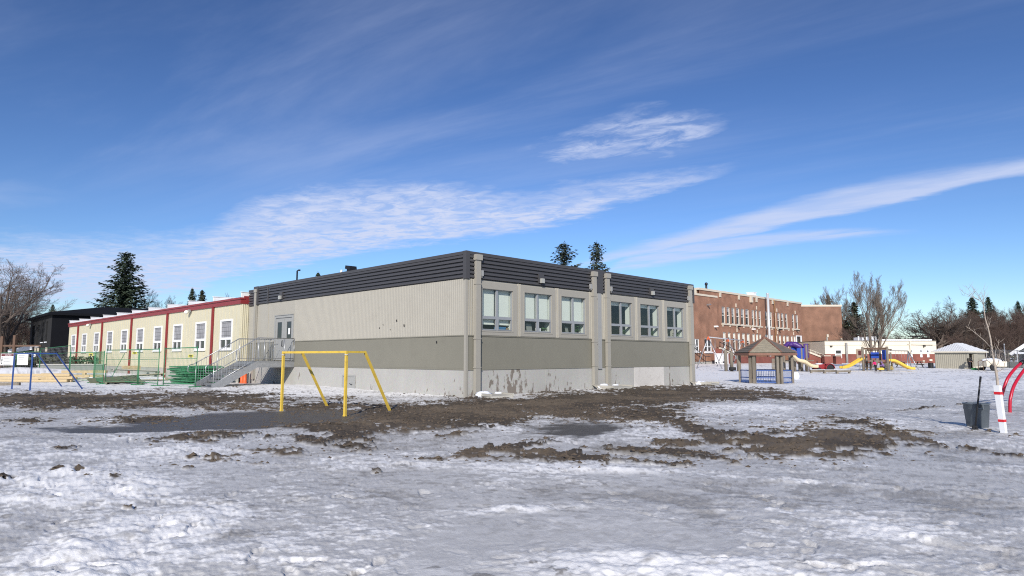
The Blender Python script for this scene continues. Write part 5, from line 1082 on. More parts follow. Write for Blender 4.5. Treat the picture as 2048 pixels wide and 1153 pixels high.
pts = [tr_(x, y, .02*math.sin(i*1.7)) for i, (x, y) in enumerate(TRK)]; rs = [.030,.028,.026,.021,.019,.017,.014,.011,.009,.007]
mb.tube([ga]+pts, [.035]+rs, 8); mb.build('trunk', M['barkp'], tt)
mb = MB(); rnd = random.Random(31)
def br(pxs, r0, r1, dy):
    n = len(pxs); P = [tr_(x, y, dy*i/(n-1)) for i, (x, y) in enumerate(pxs)]
    mb.tube(P, [r0+(r1-r0)*i/(n-1) for i in range(n)], 6)
    for i in range(1, n):
        for k in range(2):
            a = P[i-1].lerp(P[i], rnd.random()); L = rnd.uniform(.08, .22); q = a+Vector((rnd.uniform(-.6,.6), rnd.uniform(-.6,.6), rnd.uniform(.4,1))).normalized()*L; mb.tube([a, a.lerp(q, .5)+Vector((0,0,-.01)), q], [r1*.9+.001, r1*.7+.001, .0012], 4)
br([(1979.5,694),(1970,683),(1955,670),(1943,660.5),(1932,653.5)], .010, .004, -.35)
br([(1990.2,734),(1981,727),(1975,722),(1971.5,717)], .009, .003, -.3)
br([(1990.8,736),(1996,728),(1998.5,716),(2000,702)], .010, .004, .35)
br([(1991.5,745),(2000,742),(2008,736),(2011,722),(2010,700)], .008, .003, .3)
br([(1988,722),(1990,705),(1996,692),(1998,680)], .008, .003, -.25); br([(1987,718),(1982,708),(1980,700)], .006, .002, .2)
br([(1976,657),(1980,645),(1980.5,636)], .006, .002, .2); br([(1977,665),(1973,660),(1972,652)], .006, .002, -.2)
br([(1967.7,612),(1967,598),(1969.5,588),(1967,577)], .006, .002, .1); br([(1967.7,611),(1960,595),(1950,582),(1944,571)], .006, .002, -.25)
br([(1964,603),(1955,592),(1947,583)], .005, .002, .3); br([(1966,606),(1950,597),(1940,583),(1931,571)], .006, .002, .2); br([(1958,600),(1940,592),(1928,586),(1919,578)], .005, .002, -.3); br([(1950,597),(1935,593),(1922,590)], .004, .0015, .2); br([(1969,622),(1965,608),(1966,590)], .005, .002, .25)
mb.build('branches', M['barkp'], tt)
t = thing('steel_peg', 'thin black stake stuck in the snow behind the white trunk guard', 'stake', (G(1996,830).x, G(1996,830).y, gzf(*G(1996,830)[:2])-.05)); o2 = Vector(t.location)
mb = MB(); q = Zd(1993, 790, G(1996,830).y)-o2; mb.tube([(0,0,0), q], .014, 6); mb.build('stake', M['black'], t)
ra = thing('arch_climber', 'pair of red steel arches rising out of the snow at the right edge', 'arch climber', (G(2021,826).x, G(2021,826).y, gzf(*G(2021,826)[:2])-.1)); o3 = Vector(ra.location)
AY = o3.y
a_pts = [(1999,812),(2000.5,800),(2005,787),(2014,760),(2029,739),(2048,722.5),(2072,708),(2110,694),(2160,687)]
b_pts = [(2019.5,827),(2019.8,812),(2021.5,794),(2029,770),(2048,741),(2070,722),(2105,704),(2160,692)]
for pts_, Y in ((a_pts, AY+.9), (b_pts, AY)):
    P = [Zd(x, y, Y+.012*max(0, x-2020))-o3 for x, y in pts_]; P[0].z = -.1
    Q = []
    for i in range(len(P)-1):                     # smooth the bend
        p0_, p1_, p2_, p3_ = P[max(i-1,0)], P[i], P[i+1], P[min(i+2,len(P)-1)]
        for k in range(5): u = k/5; Q.append(.5*((2*p1_)+(p2_-p0_)*u+(2*p0_-5*p1_+4*p2_-p3_)*u*u+(3*p1_-p0_-3*p2_+p3_)*u**3))
    Q.append(P[-1]); mb = MB(); mb.tube(Q, .045, 14); mb.build('arch_tube', M['arch'], ra)
    if Y > AY: mb = MB(); a = Zd(2041, 727.5, Y+.25)-o3; b = Zd(2047, 723.3, Y+.33)-o3; mb.tube([a, b], .062, 14); mb.build('clamp', M['black'], ra)
p1 = Zd(2044.5, 725.5, AY+1.2)-o3; p2 = Zd(2090, 712, AY+.8)-o3; mb = MB(); mb.tube([p1, p2], .03, 8); mb.build('rung', M['black'], ra)
# ------------------------------------------------------------------ people
def skin_obj(name, joints, edges, m, parent, root=0, sub=2):
    me = bpy.data.meshes.new(name); me.from_pydata([j[0] for j in joints], edges, []); me.materials.append(m)
    o = bpy.data.objects.new(name, me); COL.objects.link(o); o.parent = parent
    sk = o.modifiers.new('skin', 'SKIN'); sk.use_smooth_shade = True
    for i, j in enumerate(joints):
        d = me.skin_vertices[0].data[i]; d.radius = (j[1], j[1] if len(j) < 3 else j[2]); d.use_root = (i == root)
    ss = o.modifiers.new('sub', 'SUBSURF'); ss.levels = sub; ss.render_levels = sub
    return o
def person(label, loc, rz, H, pose, coat, trousers, hat, group=None, hood=True):
    t = thing('person', label, 'person', loc, rz, group); k = H/1.75
    J = {n: Vector(p)*k for n, p in pose.items()}
    names = list(J); R_ = dict(pelvis=.135, belly=.125, chest=.145, neck=.055, head=.085, crown=.07, sl=.07, el=.045, wl=.03, sr=.07, er=.045, wr=.03, hl=.085, kl=.06, al=.045, tl=.04, hr=.085, kr=.06, ar=.045, tr=.04)
    E_ = [('pelvis','belly'),('belly','chest'),('chest','neck'),('neck','head'),('head','crown'),('chest','sl'),('sl','el'),('el','wl'),('chest','sr'),('sr','er'),('er','wr'),('pelvis','hl'),('hl','kl'),('kl','al'),('al','tl'),('pelvis','hr'),('hr','kr'),('kr','ar'),('ar','tr')]
    jo = [(tuple(J[n]), R_[n]*k) for n in names]; ed = [(names.index(a), names.index(b)) for a, b in E_]
    for s_, e_ in (('wl','el'), ('wr','er')):            # palms with five unequal, curled fingers
        d = (J[s_]-J[e_]).normalized(); a = d.cross(Vector((1,0,0))).normalized() if abs(d.x) < .9 else d.cross(Vector((0,1,0))).normalized(); b = d.cross(a)
        pm = J[s_]+d*.07*k; i0 = len(jo); jo.append((tuple(pm), .034*k, .02*k)); ed.append((names.index(s_), i0))
        for q, (off, L) in enumerate(((-.03,.075),(-.01,.085),(.01,.08),(.03,.062))):
            f1 = pm+a*off*k+d*L*.5*k; f2 = f1+d*L*.35*k+b*.025*k; jo.append((tuple(f1), .0095*k)); ed.append((i0, len(jo)-1)); jo.append((tuple(f2), .008*k)); ed.append((len(jo)-2, len(jo)-1))
        f1 = J[s_]+d*.05*k-a*.05*k; f2 = f1+d*.04*k+b*.02*k; jo.append((tuple(f1), .011*k)); ed.append((i0, len(jo)-1)); jo.append((tuple(f2), .009*k)); ed.append((len(jo)-2, len(jo)-1))
    skin_obj('body', jo, ed, M['skin'], t, names.index('pelvis'))
    c = ['pelvis','belly','chest','neck','sl','el','wl','sr','er','wr']; rc = dict(pelvis=.165, belly=.165, chest=.175, neck=.075, sl=.095, el=.07, wl=.055, sr=.095, er=.07, wr=.055)
    ce = [('pelvis','belly'),('belly','chest'),('chest','neck'),('chest','sl'),('sl','el'),('el','wl'),('chest','sr'),('sr','er'),('er','wr')]
    skin_obj('jacket', [(tuple(J[n]), rc[n]*k) for n in c], [(c.index(a), c.index(b)) for a, b in ce], M[coat], t, 0)
    c = ['pelvis','hl','kl','al','hr','kr','ar']; rc = dict(pelvis=.15, hl=.105, kl=.08, al=.07, hr=.105, kr=.08, ar=.07)
    ce = [('pelvis','hl'),('hl','kl'),('kl','al'),('pelvis','hr'),('hr','kr'),('kr','ar')]
    skin_obj('trousers', [(tuple(J[n]), rc[n]*k) for n in c], [(c.index(a), c.index(b)) for a, b in ce], M[trousers], t, 0)
    for a, b in (('al','tl'), ('ar','tr')): skin_obj('boot', [(tuple(J[a]+Vector((0,0,.03*k))), .065*k), (tuple(J[a]-Vector((0,0,.02*k))), .06*k), (tuple(J[b]), .05*k)], [(0,1),(1,2)], M['black'], t, 0, 1)
    hd = J['head']; f = (J['crown']-J['neck']).normalized(); mb = MB(); mb.ball(tuple(hd+f*.035*k+Vector((0,.018*k,0))), .118*k, 1, .01, 16, (.95,1,1.05)); mb.build('hat' if not hood else 'hood', M[hat], t)
    mb = MB(); fy = Vector((0,-1,0)); c0 = hd+fy*.085*k; mb.ball(tuple(c0+Vector((0,-.012*k,-.012*k))), .016*k, 1, .02, 8); 
    mb.build('nose', M['skin'], t); mb = MB()
    for sx in (-.032, .032): mb.ball(tuple(c0+Vector((sx*k,.004*k,.02*k))), .010*k, 1, .0, 8)
    mb.box(c0.x-.022*k, c0.x+.022*k, c0.y-.004*k, c0.y+.01*k, c0.z-.05*k, c0.z-.042*k); mb.build('eyes_and_mouth', M['ink'], t)
    return t, J, k
stand = dict(pelvis=(0,0,.95), belly=(0,.0,1.1), chest=(0,-.01,1.32), neck=(0,-.02,1.48), head=(0,-.04,1.60), crown=(0,-.03,1.68), sl=(.19,0,1.40), el=(.26,.02,1.13), wl=(.24,-.10,.90), sr=(-.19,0,1.40), er=(-.26,.02,1.13), wr=(-.22,-.12,.91), hl=(.10,0,.88), kl=(.11,-.03,.48), al=(.11,.02,.09), tl=(.12,-.14,.04), hr=(-.10,0,.88), kr=(-.11,-.02,.48), ar=(-.11,.03,.09), tr=(-.12,-.13,.04))
lean = dict(stand); lean.update(belly=(0,-.05,1.08), chest=(0,-.14,1.28), neck=(0,-.22,1.42), head=(0,-.29,1.51), crown=(0,-.31,1.59), sl=(.19,-.15,1.36), el=(.27,-.22,1.10), wl=(.18,-.40,1.02), sr=(-.19,-.15,1.36), er=(-.27,-.22,1.10), wr=(-.18,-.40,1.02))
sit = dict(stand); sit.update({n: (p[0], p[1], p[2]-.42) for n, p in stand.items() if n in ('pelvis','belly','chest','neck','head','crown','sl','el','wl','sr','er','wr')})
sit.update(pelvis=(0,.12,.55), belly=(0,.10,.70), chest=(0,.0,.90), neck=(0,-.06,1.06), head=(0,-.10,1.17), crown=(0,-.10,1.26), sl=(.18,-.0,.99), el=(.24,-.16,.78), wl=(.14,-.36,.74), sr=(-.18,-.0,.99), er=(-.24,-.16,.78), wr=(-.14,-.36,.74), hl=(.10,.10,.53), kl=(.13,-.32,.50), al=(.13,-.30,.10), tl=(.14,-.44,.05), hr=(-.10,.10,.53), kr=(-.13,-.30,.50), ar=(-.13,-.26,.10), tr=(-.14,-.40,.05))
pk = gp3(1751.3, 67.5); person('person in a bright pink coat with a dark hat standing by the yellow seat', pk, PI+.35, 1.17, lean, 'pink', 'navy', 'hair', hood=False)
ps = gp3(1763.0, 67.5); person('person in a purple coat with dark trousers sitting on the yellow seat', ps+Vector((.12,0,.02)), -PI/2-.3, 1.30, sit, 'purplec', 'darkc', 'purplec')
p = gp3(1759.3, 67.6); t = thing('spring_seat', 'small yellow play seat between the two children', 'play seat', p)
mb = MB(); mb.hexa([(-.2,-.2,.16),(.3,-.2,.16),(.3,.2,.16),(-.2,.2,.16),(-.22,-.22,.38),(.34,-.22,.38),(.34,.22,.38),(-.22,.22,.38)]); mb.build('seat', M['yslide'], t); mb = MB(); mb.tube([(.05+.09*math.cos(i*.9), .09*math.sin(i*.9), -.05+.0075*i) for i in range(28)], .015, 6); mb.build('spring', M['black'], t)
pd = gp3(1939, 74.0); tt_, J, k = person('person in dark clothes with a backpack at the open shed door', pd, PI*.55, 1.46, lean, 'darkc', 'navy', 'darkc')
bpk = thing('backpack', 'dark backpack on the back of the person at the shed', 'backpack', pd+Matrix.Rotation(PI*.55, 3, 'Z') @ Vector((0, .12*k, 1.22*k)), PI*.55)
mb = MB(); mb.ball((0,0,0), .21*k, 2, .06, 14, (.9,.65,1.2)); mb.ball((0,.1*k,-.06*k), .13*k, 3, .06, 12, (.9,.6,.8)); mb.build('bag', M['olive'], bpk)
# ------------------------------------------------------------------ trees
def bare_tree(seed, H, spread, trunk_r, levels=5, forks=4, low=.22, up=.35, twig_r=.012, nper=(5,5,5,5), bend=.18, droop=0., lean=(0,0), multi=1, lenk=(.40,.52,.55,.55,.5), cf=(.46,.42)):
    rnd = random.Random(seed); tm, cm = MB(), MB()
    def rv(): return Vector((rnd.gauss(0,1), rnd.gauss(0,1), rnd.gauss(0,1)))
    def grow(p, d, L, r, lv):
        n = 5 if lv == 0 else (4 if lv < 3 else 2); pts = [p]; rs = [r]; dd = d.copy()
        for i in range(n):
            dd = (dd+rv()*bend*(.5 if lv == 0 else 1)/math.sqrt(n)*1.3+Vector((0,0,(up if lv < 4 else up*.6)/n*.6-droop*(lv >= 2)/n))).normalized()
            pts.append(pts[-1]+dd*L/n); rs.append(r*(1-(i+1)/n*(.42 if lv == 0 else .62)))
        rs[-1] = max(rs[-1], twig_r*.35)
        (tm if lv <= 1 else cm).tube(pts, rs, (8, 6, 4, 3, 3, 3)[lv], cap=False)
        if lv >= levels: return
        m = nper[min(lv, len(nper)-1)]; m = max(2, m+rnd.randint(-1, 1))
        for k in range(m):
            f = (low+(1-low)*((k+rnd.random()*.9)/m)) if lv == 0 else (.22+.78*((k+rnd.random())/m))
            i = min(n-1, int(f*n)); q = pts[i].lerp(pts[i+1], f*n-i); ax = (pts[i+1]-pts[i]).normalized()
            s_ = ax.cross(rv()).normalized(); ang = rnd.uniform(.45, .95) if lv == 0 else rnd.uniform(.35, .85)
            nd = (ax*math.cos(ang)+s_*math.sin(ang)*spread).normalized()
            if nd.z < -.25: nd.z *= -.3
            rr = max(twig_r*.5, r*(cf[0] if lv == 0 else cf[1])*(1-.5*f)*(.8+.4*rnd.random()))
            grow(q, nd.normalized(), L*lenk[lv]*(1.15-.45*f)*rnd.uniform(.75, 1.25), rr, lv+1)
        if lv > 0 and lv < levels-0: grow(pts[-1], (dd+rv()*.2).normalized(), L*lenk[lv]*.8, max(rs[-1], twig_r*.5), lv+1)
    for j in range(multi):
        a = rnd.uniform(0, 6.28); off = Vector((math.cos(a), math.sin(a), 0))*(.0 if multi == 1 else trunk_r*1.6)
        d0 = Vector((lean[0], lean[1], 1))+Vector((math.cos(a), math.sin(a), 0))*(.0 if multi == 1 else .28)
        grow(off+Vector((0,0,-.3)), d0.normalized(), H*.55*(1 if j == 0 else rnd.uniform(.8, 1)), trunk_r, 0)
    return tm, cm
TREES = {}
def tree_proto(key, label, mats, **kw):
    tm, cm = bare_tree(**kw); TREES[key] = (tm.mesh('trunk', mats[0]), cm.mesh('crown', mats[1]))
    zs = [v[2] for v in cm.v]; TREES[key+'_h'] = max(zs)
def place_tree(key, label, px, Y, top_py, rz=0., group=None, name='bare_tree', wide=1.):
    p = Zd(px, 715, Y); z = gzf(p.x, p.y)-.05; Ht = Zd(px, top_py, Y).z-z; s = Ht/TREES[key+'_h']
    t = thing(name, label, 'tree', (p.x, p.y, z), rz, group); t.scale = (s*wide, s*wide, s)
    share('trunk', TREES[key][0], t); share('crown', TREES[key][1], t); return t
TB = (M['bark'], M['twig']); TRd = (M['bark'], M['twigr']); TL_ = (M['barkl'], M['barkl'])
tree_proto('elm', '', (M['bark'], mat('elm_twigs', (.17,.135,.115), .9, var=.3, scale=1.)), seed=11, H=16, spread=1.2, trunk_r=.46, low=.22, nper=(10,8,7,6,5), up=.55, droop=.10, twig_r=.017, bend=.22, lenk=(.85,.55,.5,.45,.5), cf=(.56,.47))
tree_proto('vase', '', TL_, seed=5, H=13, spread=.62, trunk_r=.20, low=.16, nper=(10,7,6,5,4), up=.8, twig_r=.010, bend=.12, multi=2, lenk=(.62,.5,.5,.5,.5))
tree_proto('oak', '', TB, seed=23, H=14, spread=1.35, trunk_r=.50, low=.38, nper=(8,6,6,5,4), up=.4, twig_r=.017, bend=.26, multi=2, lenk=(.85,.55,.5,.5,.5), cf=(.66,.60))
tree_proto('bushy', '', TRd, seed=8, H=12, spread=.9, trunk_r=.15, low=.08, nper=(10,7,6,5,3), up=.65, twig_r=.013, bend=.18, multi=3, lenk=(.62,.55,.5,.5,.5))
tree_proto('tall', '', TB, seed=41, H=15, spread=.75, trunk_r=.22, low=.25, nper=(10,7,6,5,3), up=.75, twig_r=.012, bend=.16, lenk=(.6,.52,.5,.5,.5))
tree_proto('mid', '', TRd, seed=77, H=12, spread=1.0, trunk_r=.18, low=.10, nper=(11,7,6,5,3), up=.55, twig_r=.013, bend=.2, lenk=(.75,.55,.5,.5,.5))
def spruce_mesh(seed, H, Rb, taper=.85, gap=.30, ragged=.3, droop=.35, shape=1.):
    rnd = random.Random(seed); tm, cm = MB(), MB()
    tm.tube([(0,0,-.3),(0,0,H*.5),(0,0,H*.985)], [H*.017,H*.011,.02], 8)
    z = H*.05
    while z < H*.985:
        f = 1-z/H; rr = Rb*(f**shape)*(.94+.12*math.sin(z*2.3+seed))+.06; n = rnd.randint(6, 9) if f > .25 else rnd.randint(4, 6); a0 = rnd.uniform(0, 6.28)
        for k in range(n):
            a = a0+2*PI*k/n+rnd.uniform(-.35,.35); L = rr*rnd.uniform(1-ragged, 1+ragged*.6); d = Vector((math.cos(a), math.sin(a), 0)); s_ = Vector((-d.y, d.x, 0))
            tilt = (.35 if f < .2 else .05)-droop*f
            P = lambda t: Vector((0,0,z))+d*(L*t)+Vector((0,0,L*(tilt*t+.22*t*t*t)))
            m = max(3, int(L/.34))
            for i in range(m):
                t = (i+.55)/m; p = P(t); w = (.20+.30*(1-t))*min(1., L*.8)+.05
                for g in range(4):
                    o = s_*rnd.uniform(-1,1)*w*1.1+Vector((0,0,rnd.uniform(-.16,.08)))+d*rnd.uniform(-.12,.12); u = (d*rnd.uniform(.4,1)+s_*rnd.uniform(-.9,.9)+Vector((0,0,rnd.uniform(-.55,.2)))).normalized()*rnd.uniform(.28,.55)*(.40+.60*min(1., f*5)); v = u.cross(Vector((rnd.uniform(-.5,.5),rnd.uniform(-.5,.5),1))).normalized()*rnd.uniform(.10,.20)
                    c = p+o; cm.quad(c-u*.6, c+v-u*.1, c+u, c-v-u*.1)
        z += gap*(.75+.5*rnd.random())*(.6+.5*f)
    for i in range(14): a = rnd.uniform(0, 6.28); p = Vector((0,0,H-.05*i)); u = Vector((math.cos(a)*.12, math.sin(a)*.12, .1)); cm.quad(p, p+u+Vector((.03,0,0)), p+u*2, p+u-Vector((.03,0,0)))
    return tm.mesh('trunk', M['bark']), cm
SPR = {}
for key, kw, m_ in (('full', dict(seed=3, H=19, Rb=5.6, ragged=.42, droop=.30, shape=.62, gap=.38), 'needle'), ('slim', dict(seed=6, H=22, Rb=8.6, ragged=.5, droop=.42, shape=.78, gap=.50), 'needle2'), ('cone', dict(seed=9, H=18, Rb=4.4, ragged=.25, droop=.25, shape=.75, gap=.36), 'needle'), ('wide', dict(seed=14, H=15, Rb=4.8, ragged=.3, droop=.2, shape=.75, gap=.36), 'needle3')):
    tmm, cm = spruce_mesh(**kw); SPR[key] = (tmm, cm.mesh('crown', M[m_]), kw['H'])
def place_spruce(key, label, px, Y, top_py, rz=0., wide=1., group=None):
    p = Zd(px, 715, Y); z = gzf(p.x, p.y)-.05; Ht = Zd(px, top_py, Y).z-z; s = Ht/SPR[key][2]
    t = thing('spruce_tree', label, 'tree', (p.x, p.y, z), rz, group); t.scale = (s*wide, s*wide, s)
    share('trunk', SPR[key][0], t); share('crown', SPR[key][1], t); return t
place_tree('elm', 'wide bare elm with fine drooping twigs beside the black house', 12, 88, 468, 1.0, wide=1.15)
place_tree('mid', 'dense brown bare tree in front of the big elm, left of the black house', 22, 98, 585, .3)
place_tree('bushy', 'low tangled bare tree at the corner of the black house', 40, 112, 612, 1.2)
place_tree('tall', 'bare tree at the picture edge behind the caution board', -30, 104, 560, 2.2)
place_spruce('wide', 'dark shadowed spruce under the big elm', 6, 108, 610, .4)
place_spruce('cone', 'small spruce peeping over the left end of the black house', 98, 118, 608, .9, .8)
place_spruce('full', 'tall dark spruce rising behind the black house and cream building', 240, 108, 504, .2, 1.12)
place_tree('bushy', 'bushy bare tree right of the tall dark spruce', 297, 118, 581, .5, wide=1.05)
place_tree('tall', 'bare tree crown between the dark spruce and the cream roof', 322, 124, 590, 2.5)
place_tree('bushy', 'thin bare tree crown close against the tall dark spruce', 268, 122, 592, 3.3)
place_spruce('cone', 'left one of a spruce pair above the cream roof fins', 378, 140, 576, .0, .85)
place_spruce('wide', 'right one of a spruce pair above the cream roof fins', 398, 138, 580, 1.7, .75)
place_tree('tall', 'faint bare tree top above the roof end of the cream building', 452, 150, 586, 1.1)
place_spruce('cone', 'spruce tip showing over the grey roof beside the roof vent', 631, 132, 544, 1.1, .9)
place_spruce('slim', 'left one of two ragged spruces above the grey roof', 1130, 118, 484, .3, 1.25)
place_spruce('slim', 'right one of two ragged spruces above the grey roof', 1196, 118, 482, 2.1, .95)
place_tree('vase', 'bare grey tree with two upright stems in front of the cream annexe', 1741, 80, 547, .35, wide=1.0)
place_tree('vase', 'pale bare tree leaning over the right edge of the brick block', 1668, 145, 566, 2.4, wide=.95)
place_tree('oak', 'big spreading bare oak behind the cream annexe roof', 1850, 124, 590, .2, wide=1.30)
place_tree('oak', 'bare spreading tree between the oak and the storage shed', 1925, 158, 598, 2.0)
place_spruce('cone', 'narrow spruce behind the right edge of the brick block', 1662, 156, 588, .2, .8)
place_spruce('wide', 'broad dark spruce behind the two stemmed bare tree', 1713, 142, 604, .7, 1.1)
place_spruce('wide', 'dark spruce low behind the annexe roof, next to the brick block', 1693, 150, 640, 2.7, 1.2)
place_spruce('cone', 'grey green spruce above the storage shed', 1952, 150, 594, .2, 1.25)
place_spruce('cone', 'dark pointed spruce behind the young tree', 1985, 152, 593, 1.2, 1.0)
place_spruce('cone', 'spruce tip at the right edge above the chain link fence', 2044, 160, 602, 2.0, .9)
TGp = 'bare brown trees of the thicket behind the shed'
rnd = random.Random(99); keys = ['mid', 'bushy', 'tall', 'mid', 'bushy']
thick = [(1700,132,650),(1722,140,642),(1760,128,674),(1772,142,660),(1790,134,670),(1806,146,664),(1822,132,676),(1838,140,668),(1870,130,672),(1886,146,655),(1898,128,660),(1912,136,638),(1930,128,640),(1944,142,616),(1958,130,632),(1972,144,612),(1990,128,626),(2003,140,606),(2016,150,610),(2022,128,628),(2036,140,612),(2050,130,622),(2062,146,604),(2078,134,620),(1748,150,664),(1862,152,664),(1920,118,660),(1966,116,655),(2010,118,650),(2045,118,655)]
for i, (px, Y, tp) in enumerate(thick):
    place_tree(keys[i % 5], 'bare brown tree in the dense thicket behind the annexe and the storage shed', px, Y, tp, rnd.uniform(0, 6.28), TGp, wide=1.15)
for i, (px, Y, tp, lb) in enumerate(((-20, 92, 640, 'dark bare tree low at the left picture edge'), (60, 125, 640, 'bare tree crown above the left part of the black house'))): place_tree('mid', lb, px, Y, tp, i*1.3)
# far belt of trees closing the horizon
fb = MB(); rnd = random.Random(17)
for i in range(5200):
    a = rnd.uniform(-.95, .95); d = rnd.uniform(205, 250); x, y = d*math.sin(a), d*math.cos(a); h = 5+3.2*math.sin(a*23)+2*math.sin(a*61+1)
    z = rnd.random()**.8*h; u = Vector((rnd.uniform(-.5,.5), rnd.uniform(-.5,.5), rnd.uniform(.5,1.4))); v = Vector((.14*math.cos(a), -.14*math.sin(a), 0))*rnd.uniform(.6, 2.2); c = Vector((x, y, z))
    fb.quad(c-u-v*.6, c-u+v*.6, c+u+v, c+u-v)
tag(fb.build('distant_woods', M['twig']), 'distant brown belt of leafless woods along the horizon', 'woods', kind='stuff')
# ------------------------------------------------------------------ ground
def hsh(i, j, s):
    n = (i.astype(np.int64)*374761393+j.astype(np.int64)*668265263+s*974634777) & 0x7fffffff
    n = ((n ^ (n >> 13))*1274126177) & 0x7fffffff; n = n ^ (n >> 16)
    return (n & 0xffff)/65535.
def vnoise(x, y, s):
    i = np.floor(x); j = np.floor(y); u = x-i; v = y-j; u = u*u*u*(u*(u*6-15)+10); v = v*v*v*(v*(v*6-15)+10)
    return (hsh(i,j,s)*(1-u)+hsh(i+1,j,s)*u)*(1-v)+(hsh(i,j+1,s)*(1-u)+hsh(i+1,j+1,s)*u)*v
def fbm(x, y, s, o=5, g=.5):
    t = 0; a = 1.; w = 0.; c, sn = math.cos(.6), math.sin(.6)
    for k in range(o): t = t+a*(vnoise(x, y, s+k*17)*2-1); w += a; a *= g; x, y = (x*c-y*sn)*2.03+3.1, (x*sn+y*c)*2.03-1.7
    return t/w*1.6
ang = np.concatenate([np.arange(-180, -44, 4.), np.linspace(-44, 44, 1240), np.arange(48, 180, 4.)])*PI/180
dy = np.concatenate([np.array([4000, 2200, 1400, 1000, 800, 700]), np.arange(600, 130, -1.7), np.arange(130, 22, -.62), np.arange(22, 6, -.25), np.array([5.5, 5, 4.5, 4, 3.5, 3, 2.5, 2, 1.5, 1, .75, .5])])
rad = CZ*F/dy
A_, R_ = np.meshgrid(ang, rad); GX = R_*np.sin(A_); GY = R_*np.cos(A_); nr, na = GX.shape
# where the mud, the ice and the worn snow lie: patches (photo position, half widths, tilt, strength) laid on the ground
yy = np.maximum(GY, .4); PX = CX+F*GX/yy; PYY = HZ+CZ*F/yy; front = GY > 1.0
def field(els):
    f = np.full(GX.shape, -2.)
    for (cx, cy, rx, ry, tl, st) in els:
        dx = PX-cx; dyy = PYY-cy-tl*dx; f = np.maximum(f, st*(1-np.sqrt((dx/rx)**2+(dyy/ry)**2))+(st-1)*.4)
    return np.where(front, f, -2.)
mud_els = [(120,800,330,16,.00,1.25),(430,800,260,19,.02,1.0),(300,838,95,9,-.02,.8),(60,842,80,7,-.05,.6),(640,812,130,20,.02,.9),
 (400,874,140,11,-.03,.85),(470,866,120,10,0,.9),(690,862,80,26,.3,1.0),(640,880,60,10,.1,.8),(820,835,180,30,0,1.2),(700,850,170,16,0,1.0),
 (960,822,160,26,-.02,1.4),(1130,810,180,24,-.05,1.4),(1280,795,190,20,-.06,1.5),(1430,790,150,13,-.02,1.3),(1570,795,90,6,.08,.9),(1290,830,110,22,.05,1.1),(1180,826,150,16,0,.9),(700,885,60,12,.2,.75),(900,868,60,5,-.1,.7),(1380,855,90,18,.38,1.0),(1420,874,70,14,.2,.95),(1350,884,60,9,0,.8),
 (860,846,90,10,0,.8),(1000,896,110,10,-.14,.95),(1090,905,180,9,.03,.9),(1160,912,140,14,0,1.0),(1300,900,190,9,.05,.95),(1390,904,90,9,.04,.85),(940,908,60,6,-.08,.8),(1350,922,110,6,.02,.7),(870,914,50,5,0,.7),
 (1560,888,150,24,-.03,1.15),(1640,880,150,30,.02,1.0),(1700,842,75,9,.08,.95),(1770,862,60,10,.35,1.0),(1840,880,50,6,.2,.9),(1500,876,90,16,.08,.8),(1620,846,110,7,.02,.5),(1820,862,40,4,.1,.7),(1930,893,45,3,.1,.5),(1995,905,45,3,.12,.6),
 (560,897,70,10,.03,.62),(600,905,50,5,.05,.6),(430,916,60,5,-.08,.66),(470,908,50,5,-.1,.62),(520,922,26,5,.05,.6),(150,892,34,4.5,-.05,.85),(135,936,16,4,-.1,.9),(176,937,14,4.5,-.1,.9),(20,952,30,4,0,.85),(8,963,14,4,0,.9),(250,951,16,4,-.05,.9),(195,948,8,2,0,.8),(278,1008,14,3,.1,.7),(390,931,18,4,0,.7),(395,912,20,4,-.05,.6),(760,936,14,4,0,.7),(1835,903,6,3,0,.8),(1415,772,20,3,0,.9),(1958,861,26,3,0,.75),(2016,869,20,3,0,.8)]
ice_els = [(570,834,190,13,-.0,1.2),(440,846,190,13,-.02,1.1),(300,856,200,9,.0,.9),(660,826,80,10,0,1.0),(1150,856,130,18,-.05,.55),(1020,872,90,7,-.02,.4)]
wn = fbm(GX*.55, GY*.55, 5, 4); wn2 = fbm(GX*2.6, GY*2.6, 9, 4, .6); wn3 = fbm(GX*7., GY*5., 31, 3, .6)
mudf = field(mud_els)+.20*wn+.30*wn2+.14*wn3
# a narrow muddy groove running towards the bin
gx0, gy0, gx1, gy1 = *G(1775, 825)[:2], *G(1932, 808.5)[:2]
L_ = math.hypot(gx1-gx0, gy1-gy0); tt = ((GX-gx0)*(gx1-gx0)+(GY-gy0)*(gy1-gy0))/L_**2; dd = np.abs((GX-gx0)*(gy1-gy0)-(GY-gy0)*(gx1-gx0))/L_
mudf = np.maximum(mudf, np.where((tt > 0) & (tt < 1), .45-dd*4.0+.25*wn2, -2))
icef = field(ice_els)+.26*wn+.17*wn2
inner = fbm(GX*1.3, GY*2.0, 201, 5, .62)+.5*fbm(GX*.5, GY*.7, 211, 3); mudf = np.where(mudf > -.3, mudf-.60*sstep(.10, .55, inner)*sstep(1.0, .4, mudf), mudf)
speck = sstep(.22, .5, fbm(GX*3.1, GY*5.2, 221, 4, .62)); mudf = np.where(mudf > -.3, mudf-.42*speck*sstep(.9, .3, mudf), mudf)
mud = sstep(-.08, .17, mudf); ice = sstep(-.05, .34, icef)*sstep(.75, .30, mudf-icef)
near = sstep(60, 14, R_)
w1 = fbm(GX*.62+.3*wn, GY*.62, 61, 5, .55); w2 = fbm(GX*2.1, GY*2.4, 71, 5, .6); w3 = fbm(GX*9., GY*9., 81, 3, .6); big = fbm(GX*.13, GY*.13, 91, 3)
